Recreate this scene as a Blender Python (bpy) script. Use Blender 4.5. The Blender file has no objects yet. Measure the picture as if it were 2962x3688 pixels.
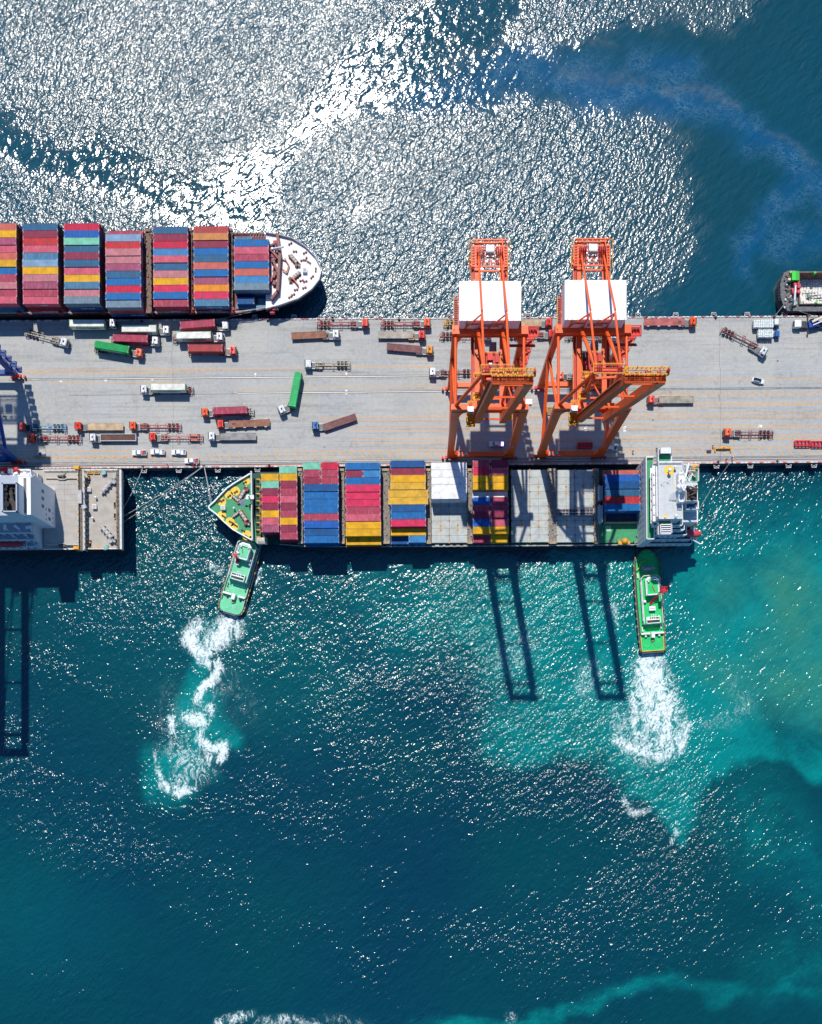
import bpy, bmesh, math, random
import numpy as np
from mathutils import Vector, Matrix
random.seed(7)
RNG = np.random.default_rng(11)
PI = math.pi
SC = bpy.context.scene
COL = SC.collection
# ------------------------------------------------------------------ survey of the place
CAM_Z = 349.0          # drone height over the water (metres)
FOC = 3511.0           # focal length in survey units
NX, NY = 1481.0, 2633.0
QZ = 3.5               # quay level over the water

def P(px, py, z=QZ):
    """survey mark -> world point at height z"""
    k = (CAM_Z - z) / FOC
    return Vector(((px - NX) * k, (NY - py) * k, z))

# ------------------------------------------------------------------ mesh builder
class MB:
    def __init__(s):
        s.v = []; s.f = []; s.m = []
    def add(s, vs, fs, mat=0):
        b = len(s.v)
        s.v += [tuple(v) for v in vs]
        s.f += [tuple(b + i for i in f) for f in fs]
        s.m += [mat] * len(fs)
        return s
    def box(s, c, d, rz=0.0, mat=0, taper=1.0):
        x, y, z = d[0] / 2, d[1] / 2, d[2] / 2
        ca, sa = math.cos(rz), math.sin(rz)
        vs = []
        for k, t in ((-1, 1.0), (1, taper)):
            for i, j in ((-1, -1), (1, -1), (1, 1), (-1, 1)):
                a, b = i * x * t, j * y * t
                vs.append((c[0] + a * ca - b * sa, c[1] + a * sa + b * ca, c[2] + k * z))
        return s.add(vs, [(3, 2, 1, 0), (4, 5, 6, 7), (0, 1, 5, 4), (1, 2, 6, 5), (2, 3, 7, 6), (3, 0, 4, 7)], mat)
    def span(s, x0, x1, y0, y1, z0, z1, mat=0):
        return s.box(((x0 + x1) / 2, (y0 + y1) / 2, (z0 + z1) / 2), (abs(x1 - x0), abs(y1 - y0), abs(z1 - z0)), 0, mat)
    def bar(s, a, b, w, h, mat=0, up=(0, 0, 1), w2=None, h2=None):
        a, b = Vector(a), Vector(b)
        d = (b - a).normalized(); u = Vector(up)
        if abs(d.dot(u)) > 0.99: u = Vector((0, 1, 0))
        r = d.cross(u).normalized(); u = r.cross(d).normalized()
        vs = []
        for p, ww, hh in ((a, w, h), (b, w2 or w, h2 or h)):
            for i, j in ((-1, -1), (1, -1), (1, 1), (-1, 1)):
                vs.append(p + r * (i * ww / 2) + u * (j * hh / 2))
        return s.add(vs, [(3, 2, 1, 0), (4, 5, 6, 7), (0, 1, 5, 4), (1, 2, 6, 5), (2, 3, 7, 6), (3, 0, 4, 7)], mat)
    def tube(s, a, b, r, n=10, mat=0, r2=None):
        a, b = Vector(a), Vector(b)
        d = (b - a).normalized(); u = Vector((0, 0, 1)) if abs(d.z) < 0.95 else Vector((1, 0, 0))
        x = d.cross(u).normalized(); y = x.cross(d).normalized()
        vs = []
        for p, rr in ((a, r), (b, r2 or r)):
            vs += [p + x * (rr * math.cos(2 * PI * i / n)) + y * (rr * math.sin(2 * PI * i / n)) for i in range(n)]
        fs = [(i, (i + 1) % n, n + (i + 1) % n, n + i) for i in range(n)]
        fs += [tuple(range(n - 1, -1, -1)), tuple(range(n, 2 * n))]
        return s.add(vs, fs, mat)
    def path(s, pts, r, n=6, mat=0):
        for a, b in zip(pts, pts[1:]): s.tube(a, b, r, n, mat)
        return s
    def cyl(s, c, r, h, n=16, mat=0, r2=None):
        return s.tube((c[0], c[1], c[2]), (c[0], c[1], c[2] + h), r, n, mat, r2)
    def ball(s, c, r, n=10, mat=0, sz=1.0):
        vs = [(c[0], c[1], c[2] - r * sz)]; fs = []
        m = n // 2
        for j in range(1, m):
            t = -PI / 2 + PI * j / m
            for i in range(n):
                a = 2 * PI * i / n
                vs.append((c[0] + r * math.cos(t) * math.cos(a), c[1] + r * math.cos(t) * math.sin(a), c[2] + r * sz * math.sin(t)))
        vs.append((c[0], c[1], c[2] + r * sz)); top = len(vs) - 1
        for i in range(n):
            fs.append((0, 1 + (i + 1) % n, 1 + i))
            fs.append((top, top - n + i, top - n + (i + 1) % n))
        for j in range(m - 2):
            for i in range(n):
                a, b = 1 + j * n + i, 1 + j * n + (i + 1) % n
                fs.append((a, b, b + n, a + n))
        return s.add(vs, fs, mat)
    def prism(s, poly, z0, z1, mat=0, cap=None):
        n = len(poly)
        vs = [(p[0], p[1], z0) for p in poly] + [(p[0], p[1], z1) for p in poly]
        s.add(vs, [(i, (i + 1) % n, n + (i + 1) % n, n + i) for i in range(n)] + [tuple(range(n - 1, -1, -1))], mat)
        return s.add([(p[0], p[1], z1) for p in poly], [tuple(range(n))], mat if cap is None else cap)
    def loft(s, rings, mat=0, cap_top=None, cap_bot=True):
        n = len(rings[0]); b = []
        for r in rings: b += [tuple(p) for p in r]
        fs = []
        for k in range(len(rings) - 1):
            for i in range(n):
                j = (i + 1) % n
                fs.append((k * n + i, k * n + j, (k + 1) * n + j, (k + 1) * n + i))
        if cap_bot: fs.append(tuple(range(n - 1, -1, -1)))
        s.add(b, fs, mat)
        if cap_top is not None:
            s.add(rings[-1], [tuple(range(n))], cap_top)
        return s
    def profile(s, pts, y0, y1, mat=0):
        """polygon in the x-z plane pulled along y"""
        n = len(pts)
        vs = [(p[0], y0, p[1]) for p in pts] + [(p[0], y1, p[1]) for p in pts]
        return s.add(vs, [(i, n + i, n + (i + 1) % n, (i + 1) % n) for i in range(n)] + [tuple(range(n)), tuple(range(2 * n - 1, n - 1, -1))], mat)
    def rail(s, pts, h=1.05, r=0.05, mat=0, posts=True, step=2.0, closed=False):
        pts = [Vector(p) for p in pts]
        if closed: pts = pts + [pts[0]]
        for a, b in zip(pts, pts[1:]):
            for k in (0.5, 1.0):
                o = Vector((0, 0, h * k)); s.bar(a + o, b + o, 2 * r, 2 * r, mat)
            if posts:
                n = max(1, int((b - a).length / step))
                for i in range(n + 1):
                    p = a.lerp(b, i / n); s.bar(p, p + Vector((0, 0, h)), 2 * r, 2 * r, mat)
        return s
    def mesh(s, name, mats):
        me = bpy.data.meshes.new(name)
        me.from_pydata(s.v, [], s.f)
        for m in mats: me.materials.append(m)
        me.polygons.foreach_set('material_index', s.m)
        bm = bmesh.new(); bm.from_mesh(me)
        bmesh.ops.recalc_face_normals(bm, faces=bm.faces)
        bm.to_mesh(me); bm.free()
        me.update()
        return me
    def build(s, name, mats, parent=None, loc=None, rz=0.0, smooth=False, bevel=0.0):
        if not isinstance(mats, (list, tuple)): mats = [mats]
        me = s.mesh(name, mats)
        if smooth: me.polygons.foreach_set('use_smooth', [True] * len(me.polygons))
        o = link(name, me, parent, loc, rz)
        if bevel:
            md = o.modifiers.new('b', 'BEVEL'); md.width = bevel; md.segments = 2; md.limit_method = 'ANGLE'
        return o

def link(name, me, parent=None, loc=None, rz=0.0):
    o = bpy.data.objects.new(name, me); COL.objects.link(o)
    if parent is not None: o.parent = parent
    if loc is not None: o.location = loc
    o.rotation_euler = (0, 0, rz)
    return o

LABELS = {}
def tag(o, label, cat, group=None):
    n = len(label.split())
    assert 4 <= n <= 16, (n, label)
    LABELS.setdefault(label, []).append(o.name)
    o['label'] = label; o['category'] = cat
    if group: o['group'] = group
    return o
def thing(name, label, cat, loc=(0, 0, 0), rz=0.0, group=None):
    o = bpy.data.objects.new(name, None); COL.objects.link(o)
    o.location = loc; o.rotation_euler = (0, 0, rz); o.empty_display_size = 0.5
    return tag(o, label, cat, group)
def struct(o):
    o['kind'] = 'structure'; return o
ORD = ['first', 'second', 'third', 'fourth', 'fifth', 'sixth', 'seventh', 'eighth', 'ninth', 'tenth', 'eleventh', 'twelfth', 'thirteenth', 'fourteenth']

# ------------------------------------------------------------------ materials
def lin(c):
    c = c / 255.0
    return c / 12.92 if c <= 0.04045 else ((c + 0.055) / 1.055) ** 2.4
def rgb(r, g, b, k=0.78):
    return (min(.85, lin(r) * k), min(.85, lin(g) * k), min(.85, lin(b) * k))
class NT:
    def __init__(s, m):
        m.use_nodes = True; s.t = m.node_tree; s.t.nodes.clear()
        s.out = s.n('ShaderNodeOutputMaterial')
    def n(s, kind, **kw):
        x = s.t.nodes.new(kind)
        for k, v in kw.items(): setattr(x, k, v)
        return x
    def L(s, a, b): s.t.links.new(a, b)
    def set(s, sock, v):
        if hasattr(v, 'is_output') or isinstance(v, bpy.types.NodeSocket): s.L(v, sock)
        else: sock.default_value = v
    def math(s, op, a, b=None, c=None, clamp=False):
        x = s.n('ShaderNodeMath', operation=op, use_clamp=clamp)
        s.set(x.inputs[0], a)
        if b is not None: s.set(x.inputs[1], b)
        if c is not None: s.set(x.inputs[2], c)
        return x.outputs[0]
    def mix(s, f, a, b, mode='MIX'):
        x = s.n('ShaderNodeMix', data_type='RGBA', blend_type=mode)
        s.set(x.inputs[0], f)
        for k, v in ((6, a), (7, b)):
            if isinstance(v, tuple) and len(v) == 3: v = (*v, 1)
            s.set(x.inputs[k], v)
        return x.outputs[2]
    def noise(s, vec, scale, detail=3, rough=0.55, dist=0.0):
        x = s.n('ShaderNodeTexNoise'); s.L(vec, x.inputs['Vector'])
        x.inputs['Scale'].default_value = scale; x.inputs['Detail'].default_value = detail
        x.inputs['Roughness'].default_value = rough; x.inputs['Distortion'].default_value = dist
        return x.outputs['Fac']
    def mapping(s, vec, rot=(0, 0, 0), scale=(1, 1, 1), loc=(0, 0, 0)):
        x = s.n('ShaderNodeMapping'); s.L(vec, x.inputs[0])
        x.inputs['Rotation'].default_value = rot; x.inputs['Scale'].default_value = scale; x.inputs['Location'].default_value = loc
        return x.outputs[0]
    def ramp(s, v, lo, hi, a=0.0, b=1.0):
        x = s.n('ShaderNodeMapRange', interpolation_type='SMOOTHSTEP')
        s.set(x.inputs[0], v); s.set(x.inputs[1], lo); s.set(x.inputs[2], hi); s.set(x.inputs[3], a); s.set(x.inputs[4], b)
        return x.outputs[0]
    def attr(s, name):
        return s.n('ShaderNodeAttribute', attribute_name=name).outputs['Fac']

MATS = {}
def M(name, col=None, rough=0.55, var=0.22, scale=0.6, metal=0.0, rust=0.0, rustcol=(.16, .065, .03), streak=0.0, spec=0.4, ribs=0.0):
    """painted / worn surface: slow tint variation, optional rust blotches, rain streaks and pressed ribs"""
    if name in MATS: return MATS[name]
    m = bpy.data.materials.new(name); t = NT(m)
    tc = t.n('ShaderNodeTexCoord'); oi = t.n('ShaderNodeObjectInfo')
    off = t.n('ShaderNodeVectorMath', operation='SCALE'); off.inputs[0].default_value = (37, 53, 19)
    t.L(oi.outputs['Random'], off.inputs['Scale'])
    ad = t.n('ShaderNodeVectorMath', operation='ADD'); t.L(tc.outputs['Object'], ad.inputs[0]); t.L(off.outputs[0], ad.inputs[1])
    vec = ad.outputs[0]
    n1 = t.noise(vec, scale, 4, 0.6)
    base = t.mix(t.ramp(n1, 0.25, 0.75), tuple(c * (1 - var) for c in col), tuple(min(.86, c * (1 + var * .7) + var * .03) for c in col))
    if streak:
        n2 = t.noise(t.mapping(vec, scale=(2.2, 0.25, 0.25)), 1.6, 4, 0.65)
        pale = tuple(min(.8, c * .55 + .28) for c in col)
        base = t.mix(t.math('MULTIPLY', t.ramp(n2, 0.5, 0.72), streak), base, pale)
        n5 = t.noise(vec, 2.4, 2)
        base = t.mix(t.math('MULTIPLY', t.ramp(n5, 0.66, 0.78), streak * .5), base, tuple(c * .35 for c in col))
    if rust:
        n3 = t.noise(vec, 0.9, 6, 0.7)
        base = t.mix(t.ramp(n3, 0.72 - rust * .4, 0.86 - rust * .4), base, rustcol)
    bs = t.n('ShaderNodeBsdfPrincipled')
    t.L(base, bs.inputs['Base Color'])
    bs.inputs['Metallic'].default_value = metal
    bs.inputs['Specular IOR Level'].default_value = spec
    t.L(t.ramp(n1, 0.2, 0.8, rough - .08, rough + .1), bs.inputs['Roughness'])
    h = t.noise(vec, 5.0, 2)
    bp = t.n('ShaderNodeBump'); bp.inputs['Strength'].default_value = 0.25; bp.inputs['Distance'].default_value = 0.02
    if ribs:
        w = t.n('ShaderNodeTexWave', wave_type='BANDS', bands_direction='X'); t.L(tc.outputs['Object'], w.inputs['Vector'])
        w.inputs['Scale'].default_value = ribs
        h = t.math('ADD', h, t.math('MULTIPLY', w.outputs['Fac'], 2.0))
    t.L(h, bp.inputs['Height']); t.L(bp.outputs[0], bs.inputs['Normal'])
    t.L(bs.outputs[0], t.out.inputs[0])
    MATS[name] = m
    return m
def GLASS(name='dark_glass', col=(.015, .025, .035)):
    return M(name, col, rough=.12, var=.1, spec=.6)
# ------------------------------------------------------------------ camera, sun and sky
def setup_light_camera():
    cam = bpy.data.cameras.new('camera'); co = bpy.data.objects.new('camera', cam); COL.objects.link(co)
    co.location = (0, 0, CAM_Z)
    cam.sensor_fit = 'HORIZONTAL'; cam.sensor_width = 36.0
    cam.lens = 36.0 * FOC / 2962.0
    cam.shift_y = (NY - 1844.0) / 2962.0
    cam.clip_end = 9000
    SC.camera = co
    zen, az = math.radians(32.3), math.radians(12.4)
    S = Vector((-math.sin(az) * math.sin(zen), math.cos(az) * math.sin(zen), math.cos(zen)))
    sun = bpy.data.lights.new('sun', 'SUN'); so = bpy.data.objects.new('sun', sun); COL.objects.link(so)
    sun.energy = 4.7; sun.angle = math.radians(0.75); sun.color = (1.0, 0.945, 0.87)
    so.rotation_euler = S.to_track_quat('Z', 'Y').to_euler(); so.location = S * 600
    w = bpy.data.worlds.new('World'); SC.world = w; w.use_nodes = True
    nt = w.node_tree; nt.nodes.clear()
    sky = nt.nodes.new('ShaderNodeTexSky'); sky.sky_type = 'NISHITA'; sky.sun_disc = False
    sky.sun_elevation = math.radians(90 - 32.3); sky.sun_rotation = -az
    sky.air_density = 1.0; sky.dust_density = 0.1; sky.ozone_density = 9.0
    bg = nt.nodes.new('ShaderNodeBackground'); bg.inputs[1].default_value = 0.125
    out = nt.nodes.new('ShaderNodeOutputWorld')
    tint = nt.nodes.new('ShaderNodeMix'); tint.data_type = 'RGBA'; tint.blend_type = 'MULTIPLY'; tint.inputs[0].default_value = 1.0; tint.inputs[7].default_value = (.66, .90, 1.0, 1)  # deep, dry summer sky
    nt.links.new(sky.outputs[0], tint.inputs[6]); nt.links.new(tint.outputs[2], bg.inputs[0]); nt.links.new(bg.outputs[0], out.inputs[0])
    vs = SC.view_settings
    SC.display_settings.display_device = 'sRGB'
    vs.view_transform = 'Standard'; vs.look = 'None'; vs.exposure = 0.0; vs.gamma = 1.0; vs.use_curve_mapping = False
    cy = SC.cycles
    cy.max_bounces = 6; cy.diffuse_bounces = 3; cy.glossy_bounces = 3; cy.transparent_max_bounces = 4
    cy.caustics_reflective = False; cy.caustics_refractive = False
    cy.sample_clamp_indirect = 1.2
    cy.use_denoising = True; cy.denoiser = 'OPENIMAGEDENOISE'

# ------------------------------------------------------------------ fields over the harbour water (metres)
def _hash(ix, iy, seed):
    h = (ix * 374761393 + iy * 668265263 + seed * 974634777) & 0xffffffff
    h = ((h ^ (h >> 13)) * 1274126177) & 0xffffffff
    return ((h ^ (h >> 16)) & 0xffff) / 65535.0
def vnoise(x, y, seed=0):
    ix = np.floor(x).astype(np.int64); iy = np.floor(y).astype(np.int64)
    fx = x - ix; fy = y - iy
    fx = fx * fx * (3 - 2 * fx); fy = fy * fy * (3 - 2 * fy)
    a = _hash(ix, iy, seed); b = _hash(ix + 1, iy, seed); c = _hash(ix, iy + 1, seed); d = _hash(ix + 1, iy + 1, seed)
    return (a * (1 - fx) + b * fx) * (1 - fy) + (c * (1 - fx) + d * fx) * fy
def fbm(x, y, scale, oct=4, seed=0):
    s = 0; a = 0.5; t = 0
    for o in range(oct):
        s = s + a * vnoise(x / scale + 17.3 * o, y / scale - 9.1 * o, seed + o); t += a
        a *= 0.5; scale *= 0.5
    return s / t
def sstep(e0, e1, v):
    t = np.clip((v - e0) / (e1 - e0), 0, 1); return t * t * (3 - 2 * t)
def wxy(pts):
    return [tuple(P(a, b, 0)[:2]) for a, b in pts]
def poly_sd(pts, X, Y):
    """signed distance in metres, positive inside"""
    q = wxy(pts); d = np.full(X.shape, 1e9); ins = np.zeros(X.shape, bool)
    for (x0, y0), (x1, y1) in zip(q, q[1:] + q[:1]):
        ex, ey = x1 - x0, y1 - y0
        t = np.clip(((X - x0) * ex + (Y - y0) * ey) / (ex * ex + ey * ey + 1e-9), 0, 1)
        d = np.minimum(d, np.hypot(X - x0 - t * ex, Y - y0 - t * ey))
        if y0 != y1:
            c = ((y0 > Y) != (y1 > Y)) & (X < ex * (Y - y0) / (ey) + x0)
            ins ^= c
    return np.where(ins, d, -d)
def poly(pts, X, Y, soft):
    return sstep(-soft / 2, soft / 2, poly_sd(pts, X, Y))
def caps(segs, X, Y, grow=1.0):
    """soft strokes (px, py, radius_px, strength) joined in chains"""
    out = np.zeros(X.shape)
    for chain in segs:
        q = [(*P(a, b, 0)[:2], r * .0994 * grow, s) for a, b, r, s in chain]
        if len(q) == 1: q = q * 2
        for (x0, y0, r0, s0), (x1, y1, r1, s1) in zip(q, q[1:]):
            ex, ey = x1 - x0, y1 - y0
            t = np.clip(((X - x0) * ex + (Y - y0) * ey) / (ex * ex + ey * ey + 1e-9), 0, 1)
            d = np.hypot(X - x0 - t * ex, Y - y0 - t * ey) / (r0 + (r1 - r0) * t)
            out = np.maximum(out, (s0 + (s1 - s0) * t) * (1 - sstep(0.0, 1.0, d)))
    return out

def build_water():
    step = 0.8
    xs = np.concatenate([[-4000, -1500, -600, -300, -210], np.arange(-170, 170.1, step), [210, 300, 600, 1500, 4000]])
    ys = np.concatenate([[-4000, -1500, -500, -200, -140], np.arange(-116, 274.1, step), [310, 400, 700, 1600, 4000]])
    X, Y = np.meshgrid(xs, ys)
    ny, nx = X.shape
    # gently bent coordinates so that no border is a ruler line
    WX = X + (fbm(X, Y, 22, 4, 3) - .5) * 14; WY = Y + (fbm(X, Y, 22, 4, 8) - .5) * 14
    WX2 = X + (fbm(X, Y, 9, 4, 5) - .5) * 9 + (fbm(X, Y, 40, 2, 51) - .5) * 16; WY2 = Y + (fbm(X, Y, 9, 4, 6) - .5) * 9 + (fbm(X, Y, 40, 2, 52) - .5) * 16
    north = sstep(150, 140, Y * 0 + (290 - Y))  # 1 north of the quay
    north = (Y > 120).astype(float)
    # ---- surfactant slicks: ripples are damped there
    slick_pts = [(-400, 440), (0, 462), (70, 530), (200, 565), (350, 545), (430, 575), (520, 640), (640, 690), (740, 700), (840, 610), (930, 530),
                 (1050, 420), (1130, 330), (1240, 215), (1340, 120), (1480, 50), (1600, -60), (1900, -120), (1930, 0), (1850, 90), (1835, 150), (1990, 155),
                 (2130, 125), (2330, 75), (2440, 62), (2560, 108), (2700, 60), (2790, -60), (3500, -200), (3500, 1300), (2300, 1300), (2290, 1120),
                 (2420, 1060), (2500, 940), (2525, 820), (2520, 700), (2475, 610), (2462, 520), (2430, 455), (2350, 400), (2230, 412), (2050, 385), (1900, 350),
                 (1760, 385), (1640, 430), (1480, 420), (1340, 400), (1240, 440), (1150, 500), (1040, 580), (1010, 690), (990, 800), (930, 860),
                 (820, 800), (700, 760), (560, 720), (430, 660), (330, 610), (200, 602), (120, 585), (0, 505), (-400, 480)]
    sd = poly_sd(slick_pts, WX + (X - WX) * .6, WY + (Y - WY) * .6)
    slick = sstep(-4.5, 5.5, sd + (fbm(X, Y, 6, 4, 31) - .5) * 11 + 6.0 * sstep(1000, 700, X / .0994 + NX))
    # the damping is weaker towards the bright middle of the strip, so scattered sparkle stays there
    far = sstep(1080, 1750, (X / .0994 + NX))
    spots = np.maximum(caps([[(1290, 720, 60, .8)], [(1230, 760, 70, .7), (1330, 740, 60, .8)], [(2110, 730, 45, .8), (2130, 800, 40, .7)], [(170, 110, 50, .5)]], WX, WY), 0)
    right_edge = caps([[(2880, 120, 90, .8), (2940, 260, 110, .9), (2970, 420, 80, .6)]], WX, WY)
    far2 = sstep(1700, 2200, (X / .0994 + NX))
    chop_n = (1.0 - slick * (0.20 + 0.05 * far + .33 * far2)) * (1 - .25 * (1 - slick) * sstep(1950, 2500, X / .0994 + NX)) - spots * .35
    chop_n = chop_n + right_edge * .55
    # fade of the lit patch towards its south-eastern rim and big soft gusts
    gust = fbm(X * .8 + Y * .6, (Y * .8 - X * .6) * 2.2, 26, 4, 21)
    chop_n = chop_n * (0.78 + .45 * gust)
    # ---- southern basin
    g2 = fbm(X * .6 + Y * .2, Y, 24, 5, 41); g3 = fbm(X, Y, 70, 3, 47)
    chop_s = .62 + 1.0 * sstep(.36, .66, g2 * .6 + g3 * .4)
    calm_s = poly([(1150, 2700), (1650, 2560), (1760, 2800), (1900, 2900), (2200, 3000), (2100, 3120), (1500, 3400), (900, 3480), (500, 3500), (-300, 3450), (-300, 4500), (3500, 4500), (3500, 2950), (2700, 3000), (2400, 3400), (1700, 3500), (1400, 3300), (1150, 3000)], WX2, WY2, 30)
    chop_s = chop_s * (1 - .34 * calm_s)
    calm2 = poly([(2430, 1980), (3400, 1980), (3400, 2900), (2600, 2900), (2450, 2500)], WX2, WY2, 14)
    chop_s = chop_s * (1 - .42 * calm2)
    lee = poly([(420, 1690), (2560, 1680), (2560, 2075), (900, 2085), (430, 2010)], WX, WY, 6)
    chop_s = chop_s * (1 - .25 * lee)
    chop = np.where(Y > 120, chop_n, chop_s)
    # ---- thin surface film with pale flecks (north-east)
    film = caps([[(1500, 330, 130, .45), (1800, 290, 160, .8), (2100, 300, 190, 1.0), (2350, 330, 170, 1.0), (2600, 420, 130, .9), (2800, 560, 120, .9), (3050, 720, 140, .9)],
                 [(2250, 190, 110, .7), (2480, 260, 120, .8)], [(2860, 700, 120, .8), (2760, 800, 90, .8), (2720, 900, 80, .9), (2750, 980, 60, .6)], [(2700, 850, 60, .6), (3100, 880, 160, .7)],
                 [(1950, 345, 60, .9), (2350, 365, 60, .9)]], WX2, WY2)
    brown = caps([[(1620, 215, 28, .6), (1900, 165, 26, .8), (2150, 130, 22, .5)], [(2000, 260, 50, .6), (2280, 250, 50, .6)], [(2400, 300, 26, .7), (2560, 350, 30, .9), (2680, 405, 26, .8)], [(2760, 480, 30, .5), (2960, 590, 30, .5)]], WX2, WY2)
    # ---- silty turquoise plumes in the southern basin
    teal_pts = [(1080, 1990), (1900, 1960), (2500, 1700), (3400, 1600), (3400, 2880), (2950, 2800), (2760, 2720), (2640, 2760), (2560, 2820), (2530, 2930), (2490, 3010), (2440, 3050), (2400, 3000), (2330, 2950), (2260, 2915),
                (2235, 2820), (2140, 2740), (2030, 2680), (1960, 2735), (1840, 2715), (1755, 2660), (1740, 2560), (1760, 2420), (1650, 2330), (1480, 2350), (1300, 2280), (1120, 2180)]
    sdT = poly_sd(teal_pts, WX2, WY2)
    leftness = sstep(2050, 1250, X / .0994 + NX)
    murk = sstep(-2.5 - 16 * leftness, 3.5 + 22 * leftness, sdT)
    dep = sstep(1000, 2300, X / .0994 + NX)
    murk = murk * sstep(1640, 2080, NY - Y / .0994) * (.30 + .62 * dep) * (.72 + .5 * fbm(X, Y, 30, 4, 61))
    dark = caps([[(2780, 2590, 130, .9), (2900, 2640, 150, .9), (3050, 2600, 150, .8)], [(2700, 2080, 140, .45), (2620, 2200, 90, .35)], [(2330, 2560 + 260, 60, .5)], [(2560, 2880, 120, .5)]], WX2, WY2)
    murk = murk * (1 - dark * .75)
    band = caps([[(2700, 2900, 240, .42), (2960, 3150, 240, .45), (3300, 3300, 300, .5)], [(2962, 3200, 120, .5)],
                 [(1500, 3720, 70, .7), (1700, 3665, 42, .8), (1840, 3660, 45, 1.0), (2000, 3640, 40, .55), (2110, 3600, 48, .7), (2230, 3550, 42, .75), (2330, 3530, 50, .75), (2430, 3515, 50, .5), (2560, 3545, 44, .42), (2640, 3530, 52, .75), (2700, 3530, 42, .42), (2860, 3540, 60, .62), (3100, 3510, 110, .75)],
                 [(2800, 3480, 200, .4), (3100, 3450, 250, .5)]], WX2, WY2)
    murk = np.maximum(murk, band * (.30 + .8 * fbm(X, Y, 7, 4, 66)))
    wl = caps([[(800, 2230, 60, .5), (740, 2330, 70, .7), (745, 2480, 90, .8), (720, 2600, 120, .85), (720, 2720, 130, .85), (600, 2830, 110, .75)], [(720, 2720, 110, .8), (810, 2700, 70, .8)], [(560, 2760, 80, .5), (590, 2860, 90, .75), (720, 2820, 90, .6)]], WX2, WY2)
    wr = caps([[(2350, 2360, 60, .9), (2360, 2550, 110, 1.0), (2360, 2700, 160, 1.0)]], WX2, WY2)
    murk = np.maximum(murk, np.maximum(wl * 1.15, wr * 1.05))
    soft = caps([[(450, 2150, 500, .14), (1100, 2350, 500, .18)], [(100, 3300, 500, .12)]], X, Y)
    murk = np.clip(np.maximum(murk, soft), 0, 1.15)
    silt = caps([[(2830, 2060, 170, .75), (2850, 2250, 220, .85), (2780, 2430, 190, .8), (2640, 2480, 130, .5), (3000, 2450, 240, .8)], [(2600, 2150, 150, .35), (2500, 2300, 120, .25)], [(2560, 2440, 90, .4), (2480, 2390, 70, .3)]], WX2, WY2) * (.5 + .9 * fbm(X, Y, 14, 4, 71))
    navy = caps([[(1200, 2900, 420, .6), (1500, 3150, 480, .9), (1650, 2900, 260, .7), (1480, 3350, 400, .7)], [(300, 2150, 260, .5), (650, 2300, 220, .4)], [(2000, 2830, 140, .5), (2180, 2880, 100, .5)]], WX2, WY2)
    # ---- propeller wash
    foam = caps([[(850, 2215, 42, .55), (822, 2262, 58, 1.0), (790, 2300, 48, .95), (745, 2340, 36, 1.0), (728, 2370, 30, .9)],
                 [(715, 2255, 34, .6), (693, 2290, 40, .95), (700, 2330, 32, .85), (735, 2365, 28, .9), (755, 2395, 20, .7)],
                 [(790, 2385, 18, .8), (798, 2415, 22, .9), (770, 2450, 22, .95), (735, 2490, 26, 1.0), (722, 2510, 30, .85)],
                 [(728, 2520, 20, .55), (760, 2555, 20, .7), (765, 2580, 14, .6)], [(690, 2590, 36, .8), (725, 2600, 34, .7)], [(725, 2640, 14, .6), (720, 2665, 18, .75), (760, 2700, 22, .8), (805, 2690, 28, .8), (800, 2725, 22, .7), (740, 2720, 18, .6)],
                 [(620, 2595, 18, .75), (628, 2640, 16, .8)], [(560, 2720, 14, .5), (565, 2790, 14, .5), (580, 2830, 20, .7), (640, 2855, 24, .85), (690, 2840, 18, .6)], [(640, 2700, 60, .30), (720, 2760, 70, .35), (660, 2800, 60, .35)], [(600, 2500, 90, .10), (620, 2680, 90, .14), (830, 2450, 90, .12), (880, 2560, 110, .10)],
                 [(800, 2075, 22, .6), (770, 2060, 18, .5)], [(936, 2060, 14, .6), (922, 2100, 16, .6)],
                 [(2350, 2368, 46, .9), (2350, 2420, 66, 1.0), (2365, 2500, 82, .95), (2380, 2580, 90, .82), (2400, 2640, 80, .72)],
                 [(2290, 2500, 22, .6), (2290, 2640, 22, .7)], [(2215, 2650, 20, .7), (2260, 2675, 26, .9), (2300, 2700, 26, .75)], [(2320, 2710, 34, .75), (2370, 2725, 30, .7), (2440, 2680, 34, .7), (2475, 2620, 24, .6)],
                 [(2340, 2680, 90, .55)], [(2240, 2600, 60, .3)], [(2640, 2430, 60, .10), (2680, 2540, 60, .14), (2620, 2600, 60, .14), (2540, 2620, 40, .14)],
                 [(2418, 3028, 10, .6), (2445, 2988, 12, .8)], [(2250, 2870, 14, .4), (2290, 2925, 14, .5), (2345, 2915, 8, .5)],
                 [(2140, 2420, 70, .22), (2120, 2480, 60, .22)], [(1870, 2300, 80, .2), (1820, 2400, 70, .15)],
                 [(780, 3692, 22, .55), (850, 3676, 24, .6), (912, 3655, 14, .5)], [(930, 3695, 26, .4), (1040, 3672, 22, .36), (1120, 3680, 20, .3)], [(1150, 3675, 30, .2), (1320, 3690, 30, .15)],
                 [(2190, 2205, 22, .35), (2215, 2250, 14, .3)], [(2380, 2205, 12, .4)], [(1840, 3660, 26, .35)]], WX + (X - WX) * .55, WY + (Y - WY) * .55, 1.45)
    ring = caps([[(520, 2640, 90, .5), (540, 2800, 110, .8), (600, 2900, 110, 1.0), (740, 2920, 120, 1.0), (900, 2850, 130, .9), (980, 2740, 120, .6)]], X, Y)
    swell = caps([[(1900, 3180, 160, .5), (2150, 3050, 160, .8), (2500, 3050, 150, .8)], [(1200, 3560, 120, .7), (1480, 3400, 130, .8)], [(2560, 2100, 160, .5), (2500, 2300, 120, .4)]], X, Y)
    chop = np.where(Y < 120, chop + ring * .25 + swell * .15, chop)
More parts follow.
